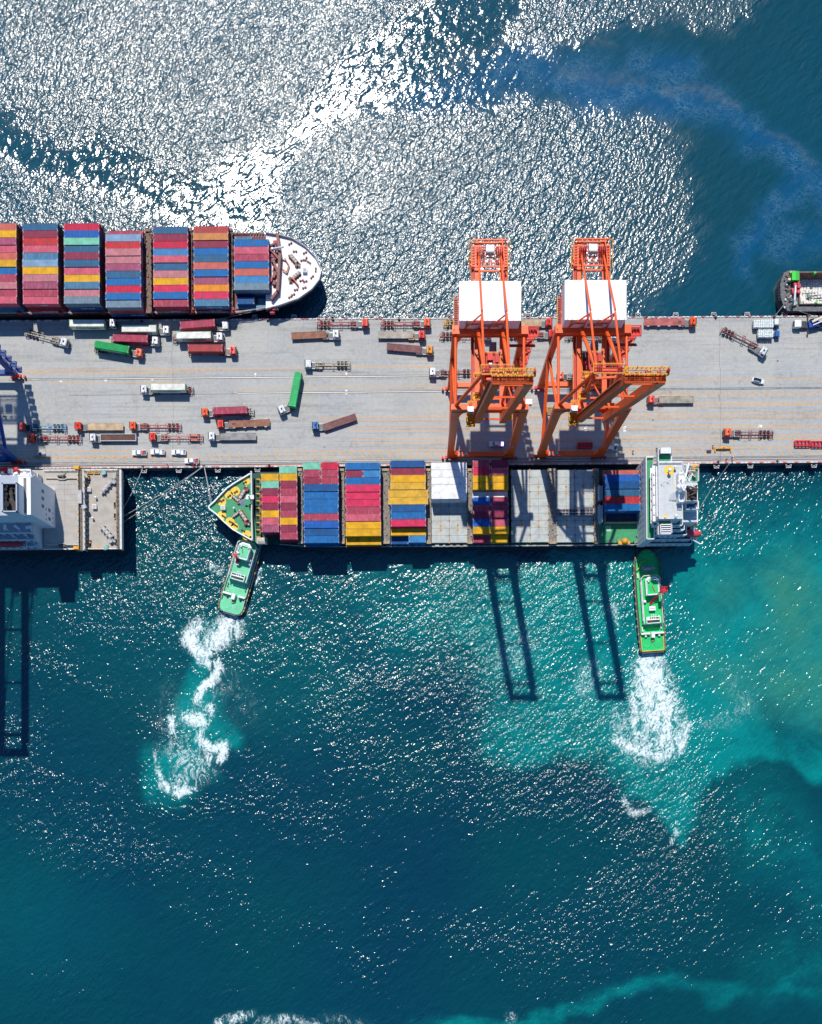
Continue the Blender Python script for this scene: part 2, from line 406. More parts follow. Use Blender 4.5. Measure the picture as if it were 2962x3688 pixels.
    me = bpy.data.meshes.new('water')
    co = np.stack([X, Y, np.zeros_like(X)], -1).reshape(-1, 3).astype(np.float32)
    idx = np.arange(nx * ny).reshape(ny, nx)
    q = np.stack([idx[:-1, :-1], idx[:-1, 1:], idx[1:, 1:], idx[1:, :-1]], -1).reshape(-1, 4)
    me.vertices.add(len(co)); me.vertices.foreach_set('co', co.ravel())
    me.loops.add(q.size); me.loops.foreach_set('vertex_index', q.ravel().astype(np.int32))
    me.polygons.add(len(q)); me.polygons.foreach_set('loop_start', np.arange(0, q.size, 4, dtype=np.int32))
    me.update(calc_edges=True)
    for name, a in (('chop', chop), ('murk', murk), ('silt', silt), ('navy', navy), ('foam', foam), ('film', film), ('brown', brown), ('ring', ring), ('swell', swell), ('north', north), ('slick', np.where(Y > 120, slick, 0))):
        at = me.attributes.new(name, 'FLOAT', 'POINT'); at.data.foreach_set('value', a.ravel().astype(np.float32))
    me.materials.append(water_material())
    me.polygons.foreach_set('use_smooth', [True] * len(me.polygons))
    return struct(link('water', me))

def water_material():
    m = bpy.data.materials.new('harbour_water'); t = NT(m)
    tc = t.n('ShaderNodeTexCoord'); V = tc.outputs['Object']
    A = {k: t.attr(k) for k in ('chop', 'murk', 'silt', 'navy', 'foam', 'film', 'brown', 'ring', 'swell', 'north', 'slick')}
    # body colour of the water
    lf = t.noise(V, 0.012, 3)
    c = t.mix(t.ramp(lf, .35, .65), (.0008, .041, .067), (.0010, .050, .066))
    c = t.mix(A['north'], c, t.mix(t.ramp(lf, .35, .65), (.0010, .054, .085), (.0010, .048, .070)))
    c = t.mix(t.math('MULTIPLY', A['navy'], .8), c, (.0010, .030, .062))
    mn = t.noise(V, .055, 6, .62, 1.4); mn2 = t.noise(V, .2, 5, .6, 1.0)
    mk = t.math('ADD', A['murk'], t.math('MULTIPLY', t.math('MULTIPLY', t.math('SUBTRACT', t.math('ADD', t.math('MULTIPLY', mn, .7), t.math('MULTIPLY', mn2, .3)), .5), 1.9), t.ramp(A['murk'], .03, .45)), clamp=True)
    c = t.mix(mk, c, (.0012, .195, .188))
    c = t.mix(t.math('MULTIPLY', A['silt'], t.ramp(mn, .3, .62, .35, 1.0)), c, (.036, .185, .120))
    # film: bluish sheet with pale worm-like flecks, brown windrows
    nf = t.noise(t.mapping(t.mapping(V, rot=(0, 0, math.radians(20))), scale=(.55, 1, 1)), .75, 3, .6, 1.4)
    flk = t.math('MULTIPLY', t.ramp(t.math('ABSOLUTE', t.math('SUBTRACT', nf, .5)), .075, .015), t.ramp(t.noise(V, .11, 3), .38, .62))
    c = t.mix(t.math('MULTIPLY', A['film'], .75), c, (.002, .075, .185))
    c = t.mix(t.math('MULTIPLY', t.math('MULTIPLY', A['film'], flk), .34), c, (.14, .27, .31))
    c = t.mix(t.math('MULTIPLY', A['brown'], t.ramp(t.noise(V, .5, 4), .35, .65, .15, .6)), c, (.10, .13, .14))
    # foam lace
    nd = t.n('ShaderNodeTexNoise'); t.L(V, nd.inputs['Vector']); nd.inputs['Scale'].default_value = .16; nd.inputs['Detail'].default_value = 3
    wv = t.n('ShaderNodeVectorMath', operation='MULTIPLY_ADD'); t.L(nd.outputs['Color'], wv.inputs[0]); wv.inputs[1].default_value = (5, 5, 0); t.L(t.mapping(V, scale=(1, .55, 1)), wv.inputs[2])
    r1 = t.noise(wv.outputs[0], .30, 5, .6, .9); r2 = t.noise(wv.outputs[0], .85, 3, .6, .6)
    rid = t.math('SUBTRACT', 1.0, t.math('MULTIPLY', t.math('ABSOLUTE', t.math('SUBTRACT', r1, .5)), 5.5), clamp=True)
    rid2 = t.math('SUBTRACT', 1.0, t.math('MULTIPLY', t.math('ABSOLUTE', t.math('SUBTRACT', r2, .5)), 5.5), clamp=True)
    lace = t.math('ADD', t.math('MULTIPLY', rid, .55), t.math('MULTIPLY', rid2, .45))
    fo = t.math('SUBTRACT', t.math('ADD', t.math('MULTIPLY', A['foam'], .74), t.math('MULTIPLY', lace, 1.05)), .82)
    foam = t.math('MULTIPLY', t.ramp(fo, 0.0, .66), t.ramp(A['foam'], .04, .2))
    c = t.mix(t.math('MULTIPLY', A['foam'], .22), c, (.10, .46, .44)); c = t.mix(t.math('MULTIPLY', foam, .92), c, (.78, .86, .84))
    # ---- waves
    d1 = math.radians(-38); d2 = math.radians(-62)
    a1 = t.noise(t.mapping(t.mapping(V, rot=(0, 0, d1)), scale=(.17, .38, 1)), 1.0, 1, .5, .4)
    a2 = t.noise(t.mapping(t.mapping(V, rot=(0, 0, d2)), scale=(.58, .92, 1)), 1.0, 1, .5, .3)
    a3 = t.noise(V, 1.7, 1, .5)
    short = t.math('ADD', t.math('MULTIPLY', a2, WAVE[1]), t.math('MULTIPLY', a3, WAVE[2]))
    short = t.math('MULTIPLY', short, t.math('SUBTRACT', 1.0, t.math('MULTIPLY', A['slick'], .72)))
    hgt = t.math('ADD', t.math('MULTIPLY', a1, WAVE[0]), short)
    hgt = t.math('MULTIPLY', hgt, A['chop'])
    # ring ripples thrown out by the wash, and crossing wake swell
    ds = t.n('ShaderNodeVectorMath', operation='DISTANCE'); t.L(V, ds.inputs[0])
    ctr = P(715, 2640, 0); ds.inputs[1].default_value = (ctr.x, ctr.y, 0)
    rr = t.math('ADD', ds.outputs['Value'], t.math('MULTIPLY', t.noise(V, .12, 2), 9))
    hgt = t.math('ADD', hgt, t.math('MULTIPLY', t.math('MULTIPLY', t.math('SINE', t.math('MULTIPLY', rr, 2 * PI / 2.1)), A['ring']), .055))
    sx = t.n('ShaderNodeSeparateXYZ'); t.L(t.mapping(V, rot=(0, 0, math.radians(-58))), sx.inputs[0])
    sw = t.math('SINE', t.math('MULTIPLY', t.math('ADD', sx.outputs[0], t.math('MULTIPLY', t.noise(V, .07, 2), 14)), 2 * PI / 3.6))
    hgt = t.math('ADD', hgt, t.math('MULTIPLY', t.math('MULTIPLY', sw, A['swell']), .05))
    hgt = t.math('ADD', hgt, t.math('MULTIPLY', t.math('MULTIPLY', lace, A['foam']), .25))
    bp = t.n('ShaderNodeBump'); bp.inputs['Strength'].default_value = 1.0; bp.inputs['Distance'].default_value = 1.0
    t.L(hgt, bp.inputs['Height'])
    tone = t.math('ADD', .78, t.math('MULTIPLY', t.math('ADD', t.math('MULTIPLY', a1, .5), t.math('MULTIPLY', a2, .5)), .44))
    tn = t.n('ShaderNodeVectorMath', operation='SCALE'); t.L(c, tn.inputs[0]); t.L(tone, tn.inputs['Scale'])
    df = t.n('ShaderNodeBsdfDiffuse'); t.L(tn.outputs[0], df.inputs['Color']); t.L(bp.outputs[0], df.inputs['Normal'])
    def lobe(r):
        g = t.n('ShaderNodeBsdfGlossy'); g.distribution = 'BECKMANN'; g.inputs['Color'].default_value = (1, 1, 1, 1); t.set(g.inputs['Roughness'], r); t.L(bp.outputs[0], g.inputs['Normal']); return g.outputs[0]
    def lerp(f, x, y):
        m_ = t.n('ShaderNodeMix'); t.set(m_.inputs[0], f); t.set(m_.inputs[2], x); t.set(m_.inputs[3], y); return m_.outputs[0]
    open_ = t.math('MULTIPLY', A['north'], t.math('SUBTRACT', 1.0, A['slick']))
    r_ = lerp(A['slick'], lerp(A['north'], WAVE[5], WAVE[3]), WAVE[4])
    narrow = lobe(t.math('ADD', r_, t.math('MULTIPLY', foam, .4))); wide = lobe(.44)
    gx = t.n('ShaderNodeMixShader'); t.L(lerp(open_, .03, .30), gx.inputs[0]); t.L(narrow, gx.inputs[1]); t.L(wide, gx.inputs[2])
    fr = t.n('ShaderNodeFresnel'); fr.inputs['IOR'].default_value = 1.34; t.L(bp.outputs[0], fr.inputs['Normal'])
    mx = t.n('ShaderNodeMixShader'); t.L(t.math('MULTIPLY', fr.outputs[0], lerp(A['north'], WAVE[7], WAVE[6]), clamp=True), mx.inputs[0])
    t.L(df.outputs[0], mx.inputs[1]); t.L(gx.outputs[0], mx.inputs[2])
    t.L(mx.outputs[0], t.out.inputs[0])
    return m
WAVE = (.50, .40, .13, .225, .18, .205, 2.3, 1.5)
# ------------------------------------------------------------------ ship-to-shore gantry cranes
def crane(cx, label, boom_up=True, colour='orange', zoff=0.0, G=24.2):
    if colour == 'orange':
        MA = M('crane_orange', rgb(255, 92, 30, 1.0), .42, .12, .25)
        MB2 = M('crane_red', rgb(232, 45, 25, .8), .5, .25, .8)
    else:
        MA = M('crane_blue', rgb(25, 80, 165, .7), .45, .15, .25); MB2 = M('crane_red')  if 'crane_red' in MATS else M('crane_red', rgb(232, 45, 25, .8), .5, .25, .8)
    YEL = M('rail_yellow', rgb(250, 175, 25), .5, .2); WH = M('house_white', (.83, .83, .82), .55, .05, .3); GR = M('machine_grey', (.30, .31, .33), .5, .3)
    DK = M('machine_dark', (.05, .045, .05), .5, .3); GL = GLASS(); SH = M('sheave_red', rgb(205, 40, 35), .5, .3)
    yw = P(1481 + cx * 10.16, 1652 - (cx - 24) * .09)[1]
    R = thing('gantry_crane', label, 'crane', (cx, yw, QZ), 0.0, 'ship-to-shore cranes on the quay')
    LX = 10.5; TOP = 46.5 + zoff
    def w(x, y, z): return (x, y, z)
    # bogies, sill beams, legs
    for sx in (-1, 1):
        for y in (0, G):
            b = MB()
            for k in range(2):
                b.bar((sx * (LX - 2.4 + k * 4.6), y, .95), (sx * (LX + .2 + k * 2.6 - (0 if k else .4)), y, .95), .8, 1.0)
            b.bar((sx * (LX - 1.6), y, 1.9), (sx * (LX + 1.7), y, 1.9), .9, .9); b.box((sx * LX, y, 3.0), (1.8, 1.0, 1.5))
            o = b.build('bogie', [MB2], R)
            for k in range(4):
                x = sx * (LX - 2.2 + k * 1.55)
                MB().tube((x, y - .25, .42), (x, y + .25, .42), .4, 12).build('wheel', [DK], o)
            yy = 2.6 if y == 0 else G + 2.0
            l = MB(); l.bar((sx * LX, y, 4.0), (sx * LX, yy, TOP + 1.0), (2.1 if y == 0 else 1.6), 1.35, up=(0, 1, 0), w2=2.7 if y == 0 else 2.0, h2=1.7)
            # curved haunch down into the sill and up into the portal beam
            for k in range(5):
                t = k / 5.0
                l.bar((sx * (LX - .9 - 2.6 * (1 - t) ** 2), y + .05 * t, 4.6 + 4.2 * t), (sx * (LX - .9 - 2.6 * (1 - t - .2) ** 2), y + .05 * t, 4.6 + 4.2 * (t + .2)), .8, 1.1, up=(0, 1, 0))
                l.bar((sx * (LX - 1.0 - 3.2 * t ** 2), yy - .1, TOP - 6.5 + 6.5 * t), (sx * (LX - 1.0 - 3.2 * (t + .2) ** 2), yy - .1, TOP - 6.5 + 6.5 * (t + .2)), 1.0, 1.2, up=(0, 1, 0))
            l.build('leg', [MA], R)
    for y in (0, G):
        b = MB(); b.bar((-LX - .6, y, 4.9), (LX + .6, y, 4.9), 1.55, 2.0)
        b.build('sill_beam', [MA], R)
        yy = 2.6 if y == 0 else G + 2.0
        b = MB(); b.bar((-LX - 1.1, yy, TOP), (LX + 1.1, yy, TOP), 1.7 if y == 0 else 2.6, 2.3); b.bar((-LX - 1.1, yy, TOP - 1.25), (LX + 1.1, yy, TOP - 1.25), 2.2 if y == 0 else 3.0, .2)
        b.build('portal_beam', [MA], R)
    # reflector plates on the waterside sill
    MB().box((-6.9, .1, 5.93), (1.2, 1.0, .05)).box((-4.9, .1, 5.93), (1.2, 1.0, .05)).build('sill_hatch', [M('hatch_pale', rgb(255, 120, 80, .95), .5, .1)], R)
    for sx in (-1, 1):
        b = MB(); b.tube((sx * LX, G + 1.4, TOP - .3), (sx * LX, 3.2, TOP - .3), .44, 12); b.build('tie_tube', [MA], R)
        b = MB(); b.bar((sx * (LX + .1), G + 1.2, 27.0), (sx * LX, 2.9, TOP - 2.5), .75, .75, up=(1, 0, 0)); b.build('brace', [MA], R)
        b = MB(); b.bar((sx * (LX + .35), G + 1.1, 27.2), (sx * (LX + .25), .6, 11.5), .9, .95, up=(1, 0, 0)); b.build('brace', [MA], R)
    # trolley girders
    GX = 3.95; GZ = TOP - 2.2
    for sx in (-1, 1):
        b = MB(); b.bar((sx * GX, -.3, GZ), (sx * GX, 54.5, GZ), 1.25, 2.0)
        b.bar((sx * (GX - .75), 0, GZ + 1.05), (sx * (GX - .75), 54.3, GZ + 1.05), .25, .14, 0)
        g = b.build('trolley_girder', [MA], R)
        c = MB(); c.span(sx * (GX + .75), sx * (GX + 1.75), 3, 53.5, GZ - .4, GZ - .3, 0)
        c.rail([(sx * (GX + 1.75), 3, GZ - .3), (sx * (GX + 1.75), 53.5, GZ - .3)], 1.1, .05, 1)
        c.build('walkway', [SH, YEL], g)
    b = MB()
    for y in (6, 14, 39, 45.5, 54.2): b.bar((-GX, y, GZ + .2), (GX, y, GZ + .2), .5, .7)
    b.build('cross_beam', [MA], R)
    # rope gear at the back reach
    e = MB(); [e.span(-5.6, 5.6, 46.6 + .85 * k, 46.9 + .85 * k, GZ + .95, GZ + 1.1) for k in range(9)]; [e.span(x - .1, x + .1, 46.5, 54.0, GZ + .9, GZ + 1.08) for x in (-5.4, -2.8, 2.8, 5.4)]
    e.bar((-5.4, 54.2, GZ + 2.2), (5.2, 54.2, GZ + 2.2), .35, .35); e.bar((-5, 45.9, GZ + 2.4), (5.0, 45.9, GZ + 2.4), .4, .4)
    for x in (-3.9, -3.3, -2.7, -2.1, 2.1, 2.7, 3.3, 3.9):
        e.tube((x - .12, 50.5, GZ + 2.0), (x + .12, 50.5, GZ + 2.0), 1.35, 14, 1); e.tube((x - .1, 47.6, GZ + 1.8), (x + .1, 47.6, GZ + 1.8), .8, 12, 1)
    e.bar((3.6, 54.6, GZ + 2.6), (4.6, 46.2, GZ + 2.6), .3, .3); e.span(-6.4, -4.6, 46.0, 49.5, GZ + .3, GZ + .45, 1)
    e.rail([(-6.4, 46, GZ + .5), (-6.4, 54, GZ + 1.1), (6.2, 54.2, GZ + 1.1), (6.2, 46, GZ + .6)], 1.1, .05, 2)
    for i in range(5): e.box((-6.1 + random.random() * .6, 46.4 + i * .75, GZ + .8), (.35, .5, .7), 0, 2 if i % 2 else 1)
    e.build('sheave_frame', [MA, SH, YEL], R)
    MB().span(-1.2, 1.3, 50.2, 52.2, GZ + 1.1, GZ + 3.1, 0).span(-1.2, 1.3, 49.95, 50.15, GZ + 1.1, GZ + 3.0, 1).build('rope_cabin', [WH, M('lilac_grey', (.35, .33, .4), .6)], R)
    for x in (-1.0, 1.0): MB().box((x, 47.7, GZ + 1.6), (.7, .7, .9)).build('junction_box', [WH], R)
    # machine house
    h0, h1 = GZ + 3.4, GZ + 9.4
    hb = MB(); hb.span(-9.6, 8.6, 26.4, 38.0, h0, h1, 0)
    for i in range(11): hb.span(-9.6, 8.6, 26.6 + i * 1.12, 26.66 + i * 1.12, h1, h1 + .03, 1)
    hb.span(-9.75, 8.75, 26.25, 38.15, h1 + .03, h1 + .16, 0)
    for k in range(12): hb.box((-9 + k * 1.55, 26.6, h1 + .3), (.12, .25, .22), 0, 1)
    hb.span(-9.7, 8.7, 26.3, 38.1, h0 - .5, h0, 2)
    H = hb.build('machine_house', [WH, GR, MA], R)
    LV = M('louvre', (.09, .06, .08), .6)
    for x in (-5.5, 1.4): MB().span(x - .6, x + .6, 26.36, 26.4, h1 - 1.0, h1 - .65).build('louvre', [LV], H)
    MB().span(-2.3, -.1, 26.33, 26.4, h0 + 1.2, h0 + 3.4).build('roller_door', [GR], H); MB().span(.1, 2.5, 26.33, 26.4, h0 + 1.2, h0 + 3.4).build('roller_door', [GR], H)
    MB().span(-7.7, -7.1, 26.34, 26.4, h0 + .3, h1 - .3).build('stain_panel', [M('rust_streak', (.55, .34, .14), .7, .4)], H)
    p = MB(); p.span(8.7, 9.5, 26.6, 37.8, h0 - .45, h0 - .3, 0); p.span(-11.1, -9.8, 26.0, 36.0, h0 - .45, h0 - .3, 0); p.span(-9.6, 9.4, 38.2, 39.0, h0 - .45, h0 - .3, 0)
    p.rail([(-9.6, 39, h0 - .3), (9.4, 39, h0 - .3), (9.4, 26.6, h0 - .3)], 1.1, .06, 1); p.rail([(-11.1, 36, h0 - .3), (-11.1, 26, h0 - .3)], 1.1, .06, 1)
    for i in range(14): p.box((-10.45, 26.4 + i * .68, h0 - .1), (1.0, .16, .08), 0, 2)
    for i in range(6): p.box((9.05, 27.5 + i * 1.5, h0 - .1), (.5, .8, .5), 0, 3 if i % 2 else 2)
    p.build('gallery', [SH, YEL, DK, M('plant_cream', rgb(225, 215, 190), .6, .3)], R)
    # A-frame, stays
    AX, AY, AZ = 3.5, 4.8, 71.0 + zoff
    for sx in (-1, 1):
        MB().tube((sx * 3.75, G + 2.0, TOP + 1), (sx * AX, AY, AZ), .58, 14).build('mast_tube', [MA], R)
        MB().tube((sx * LX, 3.0, TOP + .8), (sx * (AX + .1), AY, AZ - 1.5), .55, 14).build('mast_tube', [MA], R)
        n = (sx * 3.6, G + .5, 62.3 + zoff)
        b = MB(); b.tube((sx * 3.4, 50.4, GZ + 1.2), (n[0], n[1] + .8, n[2]), .34, 10); b.tube((n[0], n[1] + .9, n[2]), (n[0], n[1], n[2]), .2, 8)
        b.build('backstay', [MA], R)
        b = MB(); b.tube(n, (sx * AX, AY, AZ), .36, 10); b.build('backstay', [MA], R)
        b = MB(); b.bar((n[0] - 4.2, G + 2.2, TOP + 1.2), n, .35, .35); b.bar((n[0] + .4, G + 2.2, TOP + 1.2), n, .35, .35); b.bar((n[0] - 3.2, G + 1.9, TOP + 5), (n[0], G + 1.9, TOP + 5), .3, .3); b.bar((n[0] - 2.0, G + 1.4, TOP + 9), (n[0], G + 1.4, TOP + 9), .25, .25)
        b.build('stay_prop', [MA], R)
    b = MB(); b.bar((-AX - .5, AY, AZ), (AX + .5, AY, AZ), 1.0, 1.1); b.bar((-AX, AY + .2, AZ - 7), (AX, AY + .6, AZ - 7), .6, .7)
    for sx in (-1, 1): b.bar((sx * AX, AY, AZ), (sx * (AX + .2), AY - 1, AZ - 24), .75, .75)
    b.build('mast_head', [MA], R)
    b = MB(); [b.span(-4.6, 4.6, yy - .12, yy + .12, AZ + .6, AZ + .7, 1) for yy in (AY - 1.2, AY - .4, AY + .4, AY + 1.2)]; [b.span(xx - .1, xx + .1, AY - 1.3, AY + 1.3, AZ + .55, AZ + .66, 1) for xx in (-4.4, -2, 0, 2, 4.4)]; b.rail([(-4.6, AY - 1.3, AZ + .7), (4.6, AY - 1.3, AZ + .7), (4.6, AY + 1.3, AZ + .7), (-4.6, AY + 1.3, AZ + .7)], 1.1, .06, 0, closed=True)
    for x in (-3.4, -2.9, -2.4, 2.4, 2.9, 3.4): b.tube((x - .1, AY, AZ + 1.3), (x + .1, AY, AZ + 1.3), .7, 12, 1)
    b.build('mast_platform', [YEL, SH], R)
    # service platform by the mast foot (yellow railed landings)
    for (x, y, z, sx_, sy_) in ((-4.9, 7.2, TOP + 14, 2.0, 1.6), (-4.6, 3.2, TOP + 8, 2.4, 2.0), (-5.9, -.4, GZ + 1.2, 2.6, 5.0), (-5.8, 3.0, GZ + 3, 2.2, 2.2), (5.9, .8, GZ + 1.2, 2.0, 3.6)):
        b = MB(); b.span(x - sx_ / 2, x + sx_ / 2, y - sy_ / 2, y + sy_ / 2, z, z + .08, 0)
        b.rail([(x - sx_ / 2, y - sy_ / 2, z), (x + sx_ / 2, y - sy_ / 2, z), (x + sx_ / 2, y + sy_ / 2, z), (x - sx_ / 2, y + sy_ / 2, z)], 1.1, .06, 0, closed=True)
        for _ in range(4): b.box((x + (random.random() - .5) * sx_ * .7, y + (random.random() - .5) * sy_ * .7, z + .5), (.3, .4, .9), 0, random.choice((0, 1, 1)))
        b.build('landing', [YEL, MB2], R)
    # boom
    hy, hz = -.3, GZ
    if boom_up: dv = Vector((0, -12.6, 69.5)).normalized()
    else: dv = Vector((0, -1, 0.0))
    up = Vector((0, -dv.z, dv.y)) if boom_up else Vector((0, 0, 1))
    up = Vector((0, dv.z, -dv.y)); 
    LB = 70.5
    def bp(x, s, u=0.0):
        q = Vector((0, hy, hz)) + dv * s + up * u; return (x, q.y, q.z)
    B = thing_part('boom', R)
    for sx in (-1, 1):
        b = MB(); b.bar(bp(sx * GX, .6), bp(sx * GX, LB), 1.75, 2.3, up=up); b.bar(bp(sx * GX, 1.0, -1.22), bp(sx * GX, LB - .5, -1.22), 2.0, .12, up=up)
        b.build('boom_girder', [MA], B)
    b = MB()
    for s in (3, 26, 45): b.bar(bp(-GX, s, -.2), bp(GX, s, -.2), .5, .5, up=up)
    b.bar(bp(-GX - 1, LB - .7), bp(GX + 1, LB - .7), 1.6, 1.9, up=up); b.bar(bp(-GX - .6, LB - 7), bp(GX + .6, LB - 7), .7, .8, up=up)
    b.build('boom_spreader_beam', [MA], B)
    b = MB()
    # tip gallery with railings, winches, lamps
    tx = GX + 1.3
    for s, u in ((LB + .45, 0.0),):
        c0 = Vector(bp(0, s, u))
        b.span(-tx, tx, c0.y + .5, c0.y + .8, c0.z, c0.z + .1, 2); [b.span(-tx, tx, c0.y + .8 + .4 * k, c0.y + .95 + .4 * k, c0.z, c0.z + .1, 0) for k in range(4)]
        b.rail([(-tx, c0.y + .5, c0.z + .1), (tx, c0.y + .5, c0.z + .1), (tx, c0.y + 2.1, c0.z + .1), (-tx, c0.y + 2.1, c0.z + .1)], 1.15, .07, 0, closed=True, step=1.0)
        for i in range(17): b.box((-tx + .6 + i * .57, c0.y + .4 + random.random() * 1.1, c0.z + .5), (.3, .5, .5 + random.random() * .5), 0, random.choice((0, 0, 1)))
        for x in (-2.6, 3.2, 4.9): b.bar((x, c0.y + 1.6, c0.z), (x, c0.y + 1.6, c0.z + 3.4), .1, .1, 0, up=(0, 1, 0))
        b.box((tx - .2, c0.y + 1.2, c0.z + 1.2), (.5, .5, 2.0), 0, 1)
    b.build('tip_gallery', [YEL, MB2, MA], B)
    b = MB()
    for sx in (-1, 1):
        for s in np.arange(4, LB - 4, 3.0):
            q0 = bp(sx * (GX + .75), s, .3); q1 = bp(sx * (GX + 1.55), s, .3); b.bar(q0, q1, .12, .12, 0)
        b.bar(bp(sx * (GX + 1.55), 4, .3), bp(sx * (GX + 1.55), LB - 4, .3), .1, .1, 0); b.bar(bp(sx * (GX + 1.15), 4, .25), bp(sx * (GX + 1.15), LB - 4, .25), .8, .06, 1, up=up)
    b.build('boom_walkway', [YEL, SH], B)
    for sx in (-1, 1):
        if boom_up:
            b = MB(); m = Vector(bp(sx * (GX - .4), 34, 1.0)); a = Vector((sx * AX, AY, AZ)); k = (a + m) / 2 + Vector((0, 3.5, -9))
            b.bar(a, k, .35, .35); b.bar(k, m, .35, .35)
        else:
            b = MB(); b.bar((sx * AX, AY, AZ), bp(sx * GX, 32, 1), .35, .35); b.bar((sx * AX, AY, AZ), bp(sx * GX, 62, 1), .35, .35)
        b.build('forestay', [MA], R)
    # trolley parked over the portal with its spreader and the driver's cab
    ty = 16.5
    t_ = MB(); t_.span(-3.2, 3.2, ty - 3.2, ty + 3.2, GZ + .9, GZ + 1.3, 0)
    for (x, y, a, c, d, m_) in ((-2.4, ty + 2, 1.2, 1.6, 1.4, 1), (0, ty + 1.6, 1.6, 2.2, 1.8, 2), (2.2, ty + 1.4, 1.1, 2.6, 1.1, 0), (-1.6, ty - 1.8, 1.6, 1.2, 1.0, 0), (1.4, ty - 1.6, 2.0, 1.0, 1.2, 1), (.2, ty - .4, 1.0, .8, .9, 3)):
        t_.box((x, y, GZ + 1.3 + d / 2), (a, c, d), 0, m_)
    for x in (-2.6, -1.9, 1.8, 2.6): t_.tube((x - .1, ty - .5, GZ + 1.9), (x + .1, ty - .5, GZ + 1.9), .7, 12, 0)
    t_.rail([(-3.2, ty - 3.2, GZ + 1.3), (3.2, ty - 3.2, GZ + 1.3), (3.2, ty + 3.2, GZ + 1.3), (-3.2, ty + 3.2, GZ + 1.3)], 1.1, .06, 4, closed=True)
    t_.build('trolley', [SH, DK, MB2, WH, YEL], R)
    sp = MB(); sp.span(-1.2, 1.2, ty - 3.0, ty + 3.0, GZ - 6.2, GZ - 5.4, 0); sp.span(-.9, .9, ty - 6.0, ty + 6.0, GZ - 6.8, GZ - 6.2, 1)
    for sy in (-6, 6): sp.span(-1.2, 1.2, ty + sy - .3, ty + sy + .3, GZ - 7.0, GZ - 6.3, 1)
    for sx in (-1, 1):
        for sy in (-2.2, 2.2): sp.bar((sx, ty + sy, GZ - 5.4), (sx * 1.6, ty + sy * .8, GZ + 1), .08, .08, 2, up=(1, 0, 0))
    sp.build('spreader', [MB2, YEL, DK], R)
    cb = MB(); cb.span(.2, 2.2, ty + 4.6, ty + 7.4, GZ - 3.4, GZ - .9, 0); cb.span(.3, 2.1, ty + 4.5, ty + 4.6, GZ - 3.2, GZ - 1.6, 1)
    cb.span(.1, 2.3, ty + 4.4, ty + 7.5, GZ - .9, GZ - .8, 2); cb.bar((.4, ty + 5.5, GZ - .8), (.4, ty + 5.5, GZ + .8), .2, .2, 2); cb.bar((2, ty + 5.5, GZ - .8), (2, ty + 5.5, GZ + .8), .2, .2, 2)
    cb.build('operator_cab', [WH, GL, GR], R)
    # electrical cabins on the portal
    for (x, y, z) in ((-4.9 - 1.2, 1.2, TOP + 1.3), (LX + 1.4, 4.4, TOP - 1.5)):
        o = MB().box((x, y, z + 1), (2.0, 1.6, 2.0)).box((x, y - .82, z + .9), (1.5, .05, .8), 0, 1).build('checker_cabin', [WH, GL], R)
    # stair tower on the eastern landside leg
    s = MB()
    for i in range(9):
        z = 6 + i * 4.4; y0 = G + .2 + 2 * z / 46
        xa, xb = LX + 1.2, LX + 3.6
        s.span(xa, xb, y0 - .9, y0 + .9, z, z + .08, 0)
        s.rail([(xa, y0 - .9, z), (xb, y0 - .9, z), (xb, y0 + .9, z), (xa, y0 + .9, z)], 1.1, .06, 1, closed=True)
        if i < 8: s.bar((xa + .3, y0 + (-.6 if i % 2 else .6), z), (xb - .3, y0 + (-.6 if i % 2 else .6) + .19, z + 4.4), .7, .12, 0)
        for xx in (xa, xb): s.bar((xx, y0 - .9, z), (xx, y0 - .7, z + 4.4), .1, .1, 0)
    s.build('stair_tower', [MB2 if colour == 'orange' else MA, MA], R)
    # top landing east of the portal beam
    s = MB(); s.span(LX + 1.2, LX + 4.4, G + .4, G + 3.4, TOP - 1.0, TOP - .9, 0); s.rail([(LX + 1.2, G + .4, TOP - .9), (LX + 4.4, G + .4, TOP - .9), (LX + 4.4, G + 3.4, TOP - .9), (LX + 1.2, G + 3.4, TOP - .9)], 1.1, .07, 0, closed=True)
    for i in range(5): s.box((LX + 1.8 + i * .5, G + 2.3 + .3 * (i % 2), TOP - .3), (.35, .5, 1.2), 0, 1)
    s.span(4.0, LX + 3.8, G - 1.4, G - .5, TOP - 4.0, TOP - 3.9, 0); s.rail([(4, G - 1.4, TOP - 3.9), (LX + 3.8, G - 1.4, TOP - 3.9)], 1.1, .06, 2)
    s.build('service_landing', [MB2 if colour == 'orange' else MA, SH if colour == 'orange' else MA, DK], R)
    # cable reel on the waterside, under-beam machinery
    MB().tube((-LX + 3, .9, 3.0), (-LX + 3, 1.5, 3.0), 1.7, 20).build('cable_reel', [MB2], R)
    MB().box((LX - .5, -.1, 15), (1.5, .2, .9), 0).build('number_board', [GR], R)
    return R
def thing_part(name, parent):
    o = bpy.data.objects.new(name, None); COL.objects.link(o); o.parent = parent; return o
